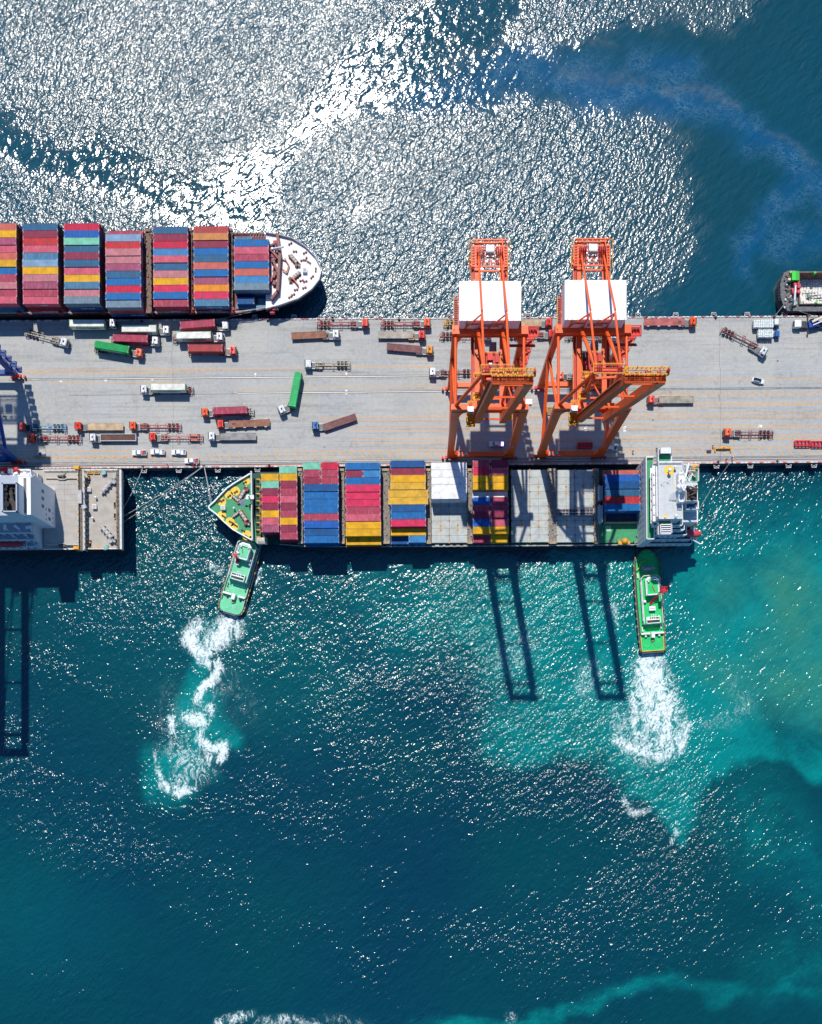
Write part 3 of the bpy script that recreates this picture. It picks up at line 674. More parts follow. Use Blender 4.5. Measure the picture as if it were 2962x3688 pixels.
# ------------------------------------------------------------------ quay, rails, markings, kerb
def nedge(px): return 1153.5 - (px / 2962.0) * 16.5
def sedge(px): return 1690.0 - (px / 2962.0) * 23.5
TILT = 0.0069
def lnpx(x, y0, slope=-.0088): return y0 + slope * (x - 1481)
def quay_material():
    m = bpy.data.materials.new('quay_concrete'); t = NT(m)
    tc = t.n('ShaderNodeTexCoord'); V = t.mapping(tc.outputs['Object'], rot=(0, 0, -TILT))
    br = t.n('ShaderNodeTexBrick'); t.L(t.mapping(V, scale=(.1, .1, 1)), br.inputs['Vector'])
    br.inputs['Color1'].default_value = (.0, 0, 0, 1); br.inputs['Color2'].default_value = (1, 1, 1, 1); br.inputs['Mortar'].default_value = (.5, .5, .5, 1)
    br.inputs['Scale'].default_value = 1.0; br.inputs['Mortar Size'].default_value = .004; br.inputs['Brick Width'].default_value = .93; br.inputs['Row Height'].default_value = 1.1; br.offset = 0.37
    slab = t.n('ShaderNodeSeparateColor'); t.L(br.outputs['Color'], slab.inputs[0])
    n1 = t.noise(V, .06, 5, .6); n2 = t.noise(V, .9, 5, .7); n3 = t.noise(t.mapping(V, scale=(.035, .75, 1)), 1.0, 6, .7); n4 = t.noise(V, .22, 6, .72, .4)
    c = t.mix(t.ramp(n1, .3, .7), (.345, .348, .318), (.430, .425, .385))
    c = t.mix(t.math('MULTIPLY', slab.outputs[0], .5), c, (.33, .355, .375))
    c = t.mix(t.math('MULTIPLY', t.ramp(n3, .47, .72), .6), c, (.20, .20, .20))
    c = t.mix(t.math('MULTIPLY', t.ramp(n4, .54, .72), .5), c, (.19, .18, .165))
    c = t.mix(t.math('MULTIPLY', t.ramp(t.noise(V, .16, 6, .75, 1.0), .66, .72), .6), c, (.12, .11, .10))
    spots = t.n('ShaderNodeTexVoronoi'); t.L(V, spots.inputs['Vector']); spots.inputs['Scale'].default_value = .14; spots.inputs['Randomness'].default_value = 1.0
    sp = t.math('MULTIPLY', t.ramp(t.math('ADD', spots.outputs['Distance'], t.math('MULTIPLY', n2, .12)), .13, .09), t.ramp(n1, .42, .6)); c = t.mix(t.math('MULTIPLY', sp, .75), c, (.075, .07, .065))
    tr = t.n('ShaderNodeTexNoise'); t.L(t.mapping(V, scale=(.012, 1.6, 1)), tr.inputs['Vector']); tr.inputs['Scale'].default_value = 1.0; tr.inputs['Detail'].default_value = 2
    c = t.mix(t.math('MULTIPLY', t.math('MULTIPLY', t.ramp(tr.outputs['Fac'], .56, .64), t.ramp(n1, .35, .6)), .22), c, (.13, .13, .12))
    c = t.mix(t.math('MULTIPLY', t.ramp(n2, .35, .7), .35), c, (.52, .515, .49))
    mo = t.math('MULTIPLY', br.outputs['Fac'], t.ramp(n4, .3, .6, .1, .5)); c = t.mix(mo, c, (.22, .22, .21))
    bs = t.n('ShaderNodeBsdfPrincipled'); t.L(c, bs.inputs['Base Color']); bs.inputs['Roughness'].default_value = .85; bs.inputs['Specular IOR Level'].default_value = .25
    bp = t.n('ShaderNodeBump'); bp.inputs['Strength'].default_value = .3; bp.inputs['Distance'].default_value = .03; t.L(n2, bp.inputs['Height']); t.L(bp.outputs[0], bs.inputs['Normal'])
    t.L(bs.outputs[0], t.out.inputs[0]); return m
def worn(name, col, amount=.5):
    m = bpy.data.materials.new(name); t = NT(m)
    tc = t.n('ShaderNodeTexCoord'); V = tc.outputs['Object']
    f = t.ramp(t.math('ADD', t.math('MULTIPLY', t.noise(V, .35, 5, .7), .55), t.math('MULTIPLY', t.noise(V, .03, 2), .55)), amount - .1, amount + .12)
    c = t.mix(f, (.40, .395, .37), col)
    bs = t.n('ShaderNodeBsdfPrincipled'); t.L(c, bs.inputs['Base Color']); bs.inputs['Roughness'].default_value = .8; t.L(bs.outputs[0], t.out.inputs[0]); MATS[name] = m; return m
def flat(b, p, q, w, z, mat=0):
    a = P(*p, QZ); c = P(*q, QZ); d = (c - a); d.z = 0; n = Vector((-d.y, d.x, 0)).normalized() * (w / 2)
    b.add([(a - n)[:2] + (z,), (c - n)[:2] + (z,), (c + n)[:2] + (z,), (a + n)[:2] + (z,)], [(0, 1, 2, 3)], mat)
def build_quay():
    CM = quay_material(); DKC = M('quay_face', (.10, .11, .10), .9, .35, .4)
    x0, x1 = -1700, 4700
    A = [P(x0, sedge(x0)), P(x1, sedge(x1)), P(x1, nedge(x1)), P(x0, nedge(x0))]
    b = MB(); b.prism([(p.x, p.y) for p in A], -6, QZ, 1, 0); struct(b.build('quay', [CM, DKC]))
    YL = worn('lane_paint', rgb(245, 172, 55, .8), .38); WHP = worn('white_paint', (.75, .75, .73), .35)
    z = QZ + .006
    b = MB()
    # long lane lines
    for (xa, xb, y, w) in ((70, 1560, 1322, .14), (110, 760, 1333, .12), (180, 660, 1370, .1), (850, 1650, 1393, .13), (2380, 2962, 1378, .16),
                           (1990, 3000, 1427, .14), (2440, 3000, 1453, .12), (2270, 3000, 1465.5, .12), (1150, 3000, 1493, .12), (1150, 3000, 1507.5, .12), (1260, 3000, 1533, .12), (1260, 3000, 1546.5, .12),
                           (1270, 3000, 1573, .12), (1270, 3000, 1588, .12), (40, 700, 1608, .14), (40, 560, 1633, .14), (980, 3000, 1616, .13)):
        flat(b, (xa, lnpx(xa, y + (0 if y < 1420 else 6), -.0085)), (xb, lnpx(xb, y + (0 if y < 1420 else 6), -.0085)), w * 1.35, z)
    # hatching
    def hatch(xa, xb, ya, yb, step, run, w):
        x = xa
        while x < xb:
            flat(b, (x, lnpx(x, ya)), (x + run, lnpx(x + run, yb)), w * 1.35, z); x += step
    hatch(60, 2990, 1627, 1653, 34.3, 22, .2)
    hatch(2330, 3000, 1416, 1434, 34.6, 17, .14); hatch(2480, 3000, 1462, 1475, 34.6, 13, .11); hatch(1880, 3000, 1501, 1516, 34.6, 14, .11); hatch(1900, 3000, 1541, 1555, 34.6, 13, .11); hatch(1980, 3000, 1582, 1597, 34.6, 14, .11)
    for (x, y, w_, h_) in ((219, 1373, 9, 5), (381, 1370, 9, 5), (549, 1367, 8, 5), (2111, 1543, 10, 22), (2251, 1543, 10, 22), (2739, 1534, 15, 11)):
        flat(b, (x - w_ / 2, y), (x + w_ / 2, y), h_ * .098, z, 1)
    for (x, y) in ((920, 1347), (920, 1358), (1248, 1345), (1248, 1356), (1248, 1407), (1248, 1416)):
        p = P(x, y); b.add([(p.x + .42 * math.cos(k * PI / 5), p.y + .42 * math.sin(k * PI / 5), z) for k in range(10)], [tuple(range(10))], 1)
    struct(b.build('road_markings', [YL, WHP]))
    # crane rails in dark slots
    b = MB()
    for (xa, xb, y, gap) in ((30, 1600, 1354.0, .55), (855, 3000, 1410.5, .5), (-50, 3000, 1657.5, .6)):
        pa = (xa, lnpx(xa, y, -.0092)); pb = (xb, lnpx(xb, y, -.0092))
        flat(b, pa, pb, gap, z, 0)
        for o in (-.24, .24):
            d = o / .0984
            flat(b, (pa[0], pa[1] + d), (pb[0], pb[1] + d), .14, z + .004, 2)
        a3, c3 = P(*pa), P(*pb); b.bar(a3 + Vector((0, 0, .02)), c3 + Vector((0, 0, .02)), .14, .04, 1)
    flat(b, (-50, lnpx(-50, 1667, -.0092)), (3000, lnpx(3000, 1667, -.0092)), .22, z, 2)
    flat(b, (250, lnpx(250, 1413)), (855, lnpx(855, 1413)), .12, z, 2)
    struct(b.build('crane_rail_track', [M('slot_grey', (.28, .29, .29), .8, .3), M('rail_steel', (.42, .40, .38), .4, .2, metal=.4), M('slot_dark', (.05, .06, .06), .8, .3)]))
    # expansion joints
    b = MB()
    for x in (621, 2594):
        ys = [nedge(x) + 4, 1262, 1324, 1420, 1446, 1511, 1560, sedge(x) - 6]
        for i, (ya, yb) in enumerate(zip(ys, ys[1:])):
            xx = x + (0, -2, 2, -1, 3, 1, 2)[i]; flat(b, (xx, ya), (xx, yb), .09, z)
    struct(b.build('expansion_joint', [M('joint_dark', (.10, .10, .10), .9)]))
    # reddish worn margin strip along the south edge
    b = MB()
    for xa in range(-100, 3000, 60): flat(b, (xa, sedge(xa) - 7.5), (xa + 60, sedge(xa + 60) - 7.5), 1.0, z)
    struct(b.build('margin_strip', [worn('margin_red', (.50, .30, .26), .5)]))
    # painted kerb blocks
    WK = M('kerb_white', (.66, .65, .63), .7, .3, 1.5); RK = M('kerb_red', rgb(205, 120, 130), .7, .3, 1.5); CK = M('kerb_bare', (.36, .35, .33), .8, .3, 1.5)
    for nm, fn, inner in (('kerb', nedge, 2.0), ('kerb', sedge, -2.0)):
        b = MB(); i = 0; x = -90.0
        while x < 3060:
            if fn is nedge: mt = (1 if i % 3 == 1 else 0) if x > 1850 else (1 if random.random() < .2 else (2 if random.random() < .15 else 0))
            else: mt = (1 if i % 3 == 1 else 0) if x > 2560 else (2 if random.random() < .25 else (1 if random.random() < .12 else 0))
            p = P(x + 5.6, fn(x) + inner); b.box((p.x, p.y, QZ + .15), (1.15, .42, .3), TILT, mt, .9); x += 14.0; i += 1
        struct(b.build(nm, [WK, RK, CK]))
    # fenders
    FW = M('fender_frame', (.52, .53, .54), .6, .3); FD = M('fender_rubber', (.02, .02, .02), .8)
    n = 0
    proto = None
    fx_n = [918, 1059, 1198, 1339, 1479, 1620, 1762, 1902, 2040, 2164, 2300, 2436, 2573, 2694, 2829, 2930]; fx_s = [518, 643, 784, 927, 1068, 1200, 2583, 2705, 2843, 2935]
    for side, arr in (('northern', fx_n), ('southern', fx_s)):
        for i, px in enumerate(arr):
            y = nedge(px) - 1 if side == 'northern' else sedge(px) + 1
            p = P(px, y, QZ); s = 1 if side == 'northern' else -1
            lab = f'{ORD[i] if i < 14 else ["fifteenth", "sixteenth"][i - 14]} pale fender frame from the west on the {side} quay edge'
            R = thing('dock_fender', lab, 'fender', (p.x, p.y, 0), TILT, 'fenders along the quay edges')
            if proto is None:
                b = MB(); b.bar((-1.0, .25, 3.0), (-.75, 1.35, 3.0), .16, .3); b.bar((1.0, .25, 3.0), (.75, 1.35, 3.0), .16, .3); b.bar((-.85, 1.4, 3.0), (.85, 1.4, 3.0), .18, .4)
                b.bar((-.9, .3, 3.05), (.75, 1.35, 3.05), .12, .12); b.bar((.9, .3, 3.1), (-.75, 1.35, 3.1), .12, .12); f1 = b.mesh('fender_frame', [FW])
                b = MB(); b.tube((0, .1, 1.4), (0, 1.2, 1.4), .7, 14); f2 = b.mesh('fender_cone', [FD]); b = MB(); b.span(-1.0, 1.0, 1.2, 1.45, .2, 2.9); f3 = b.mesh('fender_panel', [FD]); proto = 1
            for nm, me in (('fender_frame', f1), ('fender_cone', f2), ('fender_panel', f3)):
                o = link(nm, me, R); o.scale = (1, s, 1)
    # bollards
    BM = M('bollard_iron', (.06, .045, .04), .6, .4, 2, rust=.3)
    b = MB(); b.cyl((0, 0, 0), .42, .12, 14); b.cyl((0, 0, .12), .24, .5, 14); b.cyl((0, 0, .62), .40, .22, 14, 0, .30); b.bar((-.5, 0, .5), (.5, 0, .5), .16, .16); bm_ = b.mesh('bollard', [BM])
    for i, (px, py) in enumerate(((279, 1683), (516, 1680), (735, 1678), (970, 1676), (1204, 1674), (2587, 1664), (2799.6, 1662))):
        o = link('mooring_bollard', bm_, None, P(px, py)); tag(o, f'dark iron bollard, {ORD[i]} from the west on the southern quay edge', 'bollard', 'mooring bollards')
    for i, (px, py) in enumerate(((512, 1157), (752, 1155), (964.6, 1153.5), (1200, 1152), (1438, 1151), (2330, 1144), (2578, 1143.5), (2789, 1142), (2951, 1141))):
        o = link('mooring_bollard', bm_, None, P(px, py)); tag(o, f'dark iron bollard, {ORD[i]} from the west on the northern quay edge', 'bollard', 'mooring bollards')
# ------------------------------------------------------------------ containers
CC = {  # paint as it looks in the sun, roof glare put into the colour (sRGB)
 'slate blue': (44, 108, 150), 'steel blue': (75, 135, 172), 'pale steel blue': (140, 178, 212), 'mid blue': (0, 116, 188), 'bright blue': (0, 104, 196), 'deep blue': (0, 92, 158), 'light blue': (62, 146, 206),
 'maroon': (158, 48, 82), 'rose': (190, 66, 94), 'dark maroon': (115, 35, 55), 'pink': (226, 98, 122), 'pale pink': (216, 134, 142), 'hot pink': (236, 48, 98), 'crimson': (220, 30, 75), 'red': (216, 55, 62),
 'salmon': (222, 112, 98), 'brick red': (192, 74, 76), 'yellow': (252, 188, 22), 'amber': (246, 192, 62), 'orange': (252, 155, 42), 'tan orange': (226, 150, 88), 'mint': (135, 220, 186), 'grey blue': (125, 152, 170),
 'mauve': (180, 84, 118), 'white': (250, 250, 248), 'green': (0, 178, 92), 'pale green': (58, 205, 118), 'ivory': (240, 238, 228), 'teal': (30, 120, 130)}
def cmat(c):
    n = 'container_' + c.replace(' ', '_')
    if n in MATS: return MATS[n]
    col = rgb(*CC[c], .64 if c not in ('white', 'ivory') else .8)
    worn_ = 1.0 if c in ('pale pink', 'pink', 'pale steel blue', 'steel blue', 'mauve', 'rose', 'grey blue') else .35
    return M(n, col, .62, .26, .45, spec=.18, streak=.40 * worn_ if c not in ('white', 'ivory') else .05, rust=.05 if c not in ('white', 'ivory', 'yellow') else 0, ribs=0.55)
CMESH = {}
def container_mesh(c, L=12.19, Hc=2.6, Wc=2.44, trim=None):
    k = (c, L, Hc, trim)
    if k in CMESH: return CMESH[k]
    b = MB(); x, y = L / 2, Wc / 2
    # corrugated side walls (real pressed ribs), recessed roof, rails, corner castings, door bars
    n = int(L / .56)
    def wall(ax):
        for s in (-1, 1):
            pts = []
            ln = (L - .3) if ax == 'x' else (Wc - .3); m = n if ax == 'x' else 4
            for i in range(m):
                a0 = -ln / 2 + ln * i / m; st = ln / m
                pts += [(a0, 0), (a0 + st * .35, 0), (a0 + st * .5, .04), (a0 + st * .85, .04)]
            pts.append((ln / 2, 0))
            d0 = (y if ax == 'x' else x) - .015
            vs = []
            for (a, dd) in pts:
                for zz in (.14, Hc - .12):
                    vs.append((a, s * (d0 - dd), zz) if ax == 'x' else (s * (d0 - dd), a, zz))
            b.add(vs, [(2 * i, 2 * i + 2, 2 * i + 3, 2 * i + 1) for i in range(len(pts) - 1)], 0)
    wall('x'); wall('y')
    b.span(-x + .02, x - .02, -y + .02, y - .02, Hc - .12, Hc - .05, 0)
    for i in range(int(L / 1.1)):
        xx = -x + .6 + i * (L - 1.2) / max(1, int(L / 1.1) - 1); b.span(xx - .09, xx + .09, -y + .18, y - .18, Hc - .05, Hc - .025, 0)
    for s in (-1, 1):
        b.span(-x + .18, x - .18, s * y - s * .1, s * y, Hc - .13, Hc - .015, 3); b.span(-x + .18, x - .18, s * y - s * .1, s * y, 0, .15, 0)
        b.span(s * x - s * .12, s * x, -y + .18, y - .18, Hc - .13, Hc - .015, 3); b.span(s * x - s * .12, s * x, -y + .18, y - .18, 0, .15, 0)
        for q in (-1, 1):
            b.span(s * x - s * .16, s * x - s * .005, q * y - q * .16, q * y - q * .005, .1, Hc - .1, 3)
            b.span(s * x - s * .19, s * x, q * y - q * .17, q * y, Hc - .12, Hc, 1); b.span(s * x - s * .19, s * x, q * y - q * .17, q * y, 0, .12, 2)
            b.span(s * x - s * .34, s * x - s * .25, q * (y - .22), q * (y - .62), Hc - .05, Hc - .02, 1)
    for q in (-.75, -.3, .3, .75): b.span(x - .02, x + .03, q - .03, q + .03, .15, Hc - .15, 2)
    me = b.mesh('container', [cmat(c), M('casting_pale', (.55, .5, .5), .5, .4), M('casting_dark', (.14, .12, .12), .5, .4), cmat(trim or c)])
    CMESH[k] = me; return me
def container(c, pos, rz, label, cat='container', group=None, L=12.19, Hc=2.6, trim=None):
    o = link('shipping_container', container_mesh(c, L, Hc, 2.44, trim), None, pos, rz)
    return tag(o, label, cat, group)
FONTM = {}
def lettering(txt, size, mat, parent, loc, rot, squash=1.0):
    k = (txt, size, mat.name, squash)
    if k not in FONTM:
        cu = bpy.data.curves.new('lettering', 'FONT'); cu.body = txt; cu.size = size; cu.align_x = 'CENTER'; cu.align_y = 'CENTER'; cu.extrude = .01; cu.resolution_u = 2; cu.space_character = 1.1; cu.offset = size * .012
        t = bpy.data.objects.new('tmp', cu); COL.objects.link(t)
        dg = bpy.context.evaluated_depsgraph_get(); me = bpy.data.meshes.new_from_object(t.evaluated_get(dg)); me.name = 'lettering'
        bpy.data.objects.remove(t); bpy.data.curves.remove(cu)
        me.materials.clear(); me.materials.append(mat); FONTM[k] = me
    o = bpy.data.objects.new('lettering', FONTM[k]); COL.objects.link(o); o.parent = parent; o.location = loc; o.rotation_euler = rot; o.scale = (squash, 1, 1)
    return o
def side_text(cont, txt, Hc=2.6, size=1.0, col='white', x=0, side=-1, sq=1.0):
    m = M('lettering_' + col, {'white': (.75, .75, .75), 'green': rgb(10, 120, 70), 'dark': (.03, .06, .14)}[col], .5, .1)
    return lettering(txt, size, m, cont, (x, side * 1.235, Hc / 2), (PI / 2, 0, 0 if side < 0 else PI), sq)
# ------------------------------------------------------------------ lorries
PAINT = {'white': (.72, .73, .74), 'red': rgb(240, 55, 28, .85), 'orange': rgb(252, 90, 25, .9), 'dull red': rgb(190, 60, 55, .8), 'amber': rgb(245, 160, 40), 'blue': rgb(40, 110, 180), 'grey white': (.52, .56, .58), 'salmon red': rgb(240, 110, 85)}
VM = {}
TYRE = None
def vm():
    return dict(TY=M('tyre', (.022, .022, .024), .85, .3), RIM=M('rim', (.30, .30, .30), .5, .3), GL=GLASS(), FR=M('chassis_grey', (.15, .15, .16), .6, .4, 1.2), DK=M('fifth_wheel_dark', (.045, .045, .05), .6, .4),
                CH=M('tank_metal', (.42, .43, .44), .35, .2, metal=.5), LI=M('lamp_clear', (.7, .68, .6), .3, .1), RL=M('lamp_red', (.5, .03, .02), .4, .1))
def tyre_mesh(r, w):
    k = ('tyre', r, w)
    if k not in VM:
        V = vm(); b = MB(); b.tube((0, -w / 2, 0), (0, w / 2, 0), r, 16, 0); b.tube((0, -w / 2 - .012, 0), (0, w / 2 + .012, 0), r * .55, 12, 1); VM[k] = b.mesh('wheel', [V['TY'], V['RIM']])
    return VM[k]
def cab_mesh(paint, style):
    k = ('cab', paint, style)
    if k not in VM:
        V = vm(); pm = M('cab_' + paint.replace(' ', '_'), PAINT[paint], .32, .08, .8, spec=.5)
        b = MB(); top = 3.25 if style else 2.95
        b.profile([(-1.05, .85), (1.0, .7), (1.08, 1.55), (.86, top - .28), (.6, top - .05), (-.95, top), (-1.08, top - .12)], -1.2, 1.2, 0)
        b.profile([(-.75, top - .02), (.45, top), (-.2, top + .10), (-.62, top + .34 * style + .06)], -1.02, 1.02, 0)
        b.span(-.35, .15, -.35, .35, top + .04, top + .13 + .05 * style, 1)
        b.span(.98, 1.16, -1.22, 1.22, .45, .95, 2); b.span(.9, 1.14, -1.1, 1.1, top - .34, top - .26, 2)
        VM[k] = b.mesh('cab', [pm, V['GL'] if style else pm, V['DK']])
        me = VM[k]
        b = MB(); b.add([(1.095, -1.05, 1.62), (1.095, 1.05, 1.62), (.905, 1.0, top - .36), (.905, -1.0, top - .36)], [(0, 1, 2, 3)], 0)
        for s in (-1, 1): b.add([(.85, s * 1.208, 1.6), (-.3, s * 1.208, 1.6), (-.3, s * 1.208, top - .5), (.72, s * 1.208, top - .5)], [(0, 1, 2, 3)], 0)
        VM[('glass', style)] = b.mesh('cab_window', [V['GL']])
        b = MB(); b.box((0, 0, 0), (.12, .26, .55)); b.bar((-.05, 0, .2), (-.2, -.25, .2), .05, .05); VM['mirror'] = b.mesh('mirror', [V['DK']])
        b = MB(); b.box((0, 0, 0), (.06, .36, .2)); VM['headlight'] = b.mesh('headlight', [V['LI']])
    return VM[k]
def tractor_mesh(deckcol):
    k = ('tractor', deckcol)
    if k not in VM:
        V = vm(); dm = {'grey': V['FR'], 'dark': V['DK'], 'red': M('frame_red', rgb(200, 50, 45), .6, .3), 'amber': M('frame_amber', rgb(220, 150, 40), .6, .3), 'beige': M('frame_beige', (.45, .42, .34), .6, .3)}[deckcol]
        b = MB()
        for s in (-1, 1):
            b.span(-2.2, 4.0, s * .32, s * .5, .75, 1.0, 0); b.span(.5, 1.7, s * .62, s * 1.15, .5, 1.05, 2)
            b.span(-1.9, .1, s * .68, s * 1.22, 1.08, 1.16, 0)
        b.span(.1, 1.9, -1.05, 1.05, 1.0, 1.1, 1); b.box((-.9, 0, 1.12), (1.0, .95, .16), 0, 3); b.span(1.75, 2.0, -.9, .9, 1.1, 2.0, 3); b.tube((1.85, .95, .9), (1.85, .95, 2.9), .09, 8, 2)
        b.span(-2.25, -2.1, -1.1, 1.1, .6, .85, 3)
        VM[k] = b.mesh('tractor_frame', [dm, V['FR'] if deckcol != 'dark' else V['DK'], V['CH'], V['DK']])
    return VM[k]
def rust_deck(name, col, rust):
    return M(name, col, .75, .35, .5, rust=rust, rustcol=(.19, .085, .05), spec=.2)
def trailer_mesh(kind, L):
    k = ('trailer', kind, round(L, 1))
    if k in VM: return VM[k]
    V = vm(); b = MB(); L = round(L, 1)
    base = kind.split('_')
    if base[0] == 'skeletal':
        col = {'red': rgb(175, 60, 62, .8), 'maroon': rgb(140, 60, 65, .8), 'beige': (.40, .36, .28), 'blue': rgb(95, 160, 200), 'salmon': rgb(215, 125, 110), 'brown': (.16, .10, .075), 'yellow': rgb(225, 165, 40), 'pale': (.42, .39, .36)}[base[1]]
        ma = M('skeletal_' + base[1], col, .6, .3, 1.0, rust=.1); mb = M('bolster_pale', (.42, .40, .38), .6, .35) if base[1] in ('red', 'maroon', 'salmon') else ma
        for s in (-1, 1): b.span(-L, .2, s * .38, s * .56, 1.12, 1.42, 0)
        n = int(L / 1.15)
        for i in range(n + 1): b.span(-L + i * L / n - .05, -L + i * L / n + .05, -.5, .5, 1.18, 1.36, 0)
        for i, q in enumerate((.12, .40, .66, .93) if L > 13 else (.06, .5, .95)):
            xx = -L * q
            for dx in (-.42, .42) if L > 13 else (0,): b.span(xx + dx - .07, xx + dx + .07, -1.22, 1.22, 1.2, 1.4, 0)
            for s in (-1, 1): b.span(xx - .49, xx + .49, s * 1.1, s * 1.24, 1.22, 1.44, 1 if (i % 2 == 0 or s < 0) else 0)
        b.span(-L - .12, -L + .08, -1.22, 1.22, 1.0, 1.35, 1); b.span(.1, .3, -1.22, 1.22, 1.15, 1.42, 1); b.span(-L - .15, -L - .05, -1.15, 1.15, .5, .68, 2)
        b.span(-1.2, -.2, -.6, .6, 1.05, 1.14, 0)
        if base[1] == 'salmon':
            for s in (-1, 1): b.span(-L * .88, -L * .72, s * .65, s * 1.2, 1.0, 1.2, 0)
    else:
        deck = {'rust': rust_deck('deck_rust', (.27, .125, .08), .4), 'palerust': rust_deck('deck_pale_rust', (.40, .36, .29), .14), 'ochre': rust_deck('deck_ochre', (.46, .34, .21), .22), 'maroon': rust_deck('deck_maroon', (.19, .085, .085), .12),
                'redrust': rust_deck('deck_red_rust', (.42, .12, .11), .3), 'grey': rust_deck('deck_grey', (.27, .27, .26), .05), 'olive': rust_deck('deck_olive', (.30, .285, .23), .2), 'white': rust_deck('deck_brown', (.12, .06, .05), .15)}[base[1]]
        edge = {'white': M('sideboard_white', (.70, .69, .66), .6, .25, 2)}.get(base[1], deck)
        b.span(-L, 0, -1.22, 1.22, 1.2, 1.42, 0)
        for s in (-1, 1):
            b.span(-L, 0, s * 1.1, s * 1.24, 1.1, 1.46 if base[1] != 'white' else 1.72, 1); b.span(-L + .3, -1.5, s * .38, s * .56, .85, 1.2, 2)
        b.span(-.08, .06, -1.22, 1.22, 1.1, 1.5 if base[1] != 'white' else 1.75, 1); b.span(-L - .06, -L + .08, -1.22, 1.22, 1.1, 1.46 if base[1] != 'white' else 1.72, 1)
        for i in range(int(L / .9)):
            b.span(-.6 - i * .9, -.52 - i * .9, -1.08, 1.08, 1.42, 1.435, 1 if base[1] != 'white' else 0)
        if base[-1] == 'wing':
            WM = M('outrigger_pale', (.55, .54, .52), .6, .3)
            for q in (.12, .38, .64, .9):
                for s in (-1, 1): b.span(-L * q - .45, -L * q + .45, s * 1.24, s * 1.52, 1.22, 1.40, 3)
            b.span(-2.2, -1.0, -.4, .3, 1.42, 1.46, 4)
        mats = [deck, edge, V['FR'], M('outrigger_pale', (.55, .54, .52), .6, .3), V['DK']]
        for s in (-1, 1): b.span(-2.9, -2.7, s * .6, s * .8, .1, 1.1, 2)
        VM[k] = b.mesh('trailer_deck', mats); return VM[k]
    for s in (-1, 1): b.span(-2.9, -2.7, s * .6, s * .8, .1, 1.1, 2)
    VM[k] = b.mesh('trailer_frame', [ma, mb, V['FR']]); return VM[k]
def lorry(label, cab, head, F, Rr, kind, paint, style=1, deck='grey', group='container lorries on the quay', cargo=None):
    """cab centre, cab heading (deg, 0=east, counter-clockwise), trailer front and rear marks"""
    c = P(*cab, QZ + 2.9); f = P(*F, QZ + 1.3); r = P(*Rr, QZ + 1.3); f.z = r.z = c.z = QZ
    d = f - r; a = math.atan2(d.y, d.x); L = d.length
    R = thing('container_lorry' if cargo or kind.startswith('skel') else 'flatbed_lorry', label, 'lorry', f, a, group)
    inv = Matrix.Rotation(-a, 3, 'Z'); cl = inv @ (c - f); ca = math.radians(head) - a
    T = Vector((math.cos(ca), math.sin(ca), 0)); S = Vector((-T.y, T.x, 0))
    g = cab_mesh(paint, style)
    co = link('cab', g, R, cl, ca)
    link('window', VM[('glass', style)], co)
    for s in (-1, 1):
        m = link('mirror', VM['mirror'], co, (1.15, s * 1.45, 2.2)); m.scale = (1, s, 1)
        link('headlight', VM['headlight'], co, (1.15, s * .85, .75))
    to = cl - T * 2.95; link('tractor_frame', tractor_mesh(deck), R, to, ca)
    tm = tyre_mesh(.5, .32); tm2 = tyre_mesh(.5, .6)
    for (xx, me) in ((3.1, tm), (-.25, tm2), (-1.5, tm2)):
        for s in (-1, 1):
            q = to + T * xx + S * (s * (1.02 if me is tm else .92)); link('wheel', me, R, (q.x, q.y, .5), ca)
    me = trailer_mesh(kind, L); link(me.name.split('.')[0], me, R)
    ax = (1.5, 2.8, 4.1) if L > 11 else (1.3, 2.5)
    for xx in ax:
        for s in (-1, 1): link('wheel', tm2, R, (-L + xx, s * .92, .5), 0)
    return R, a
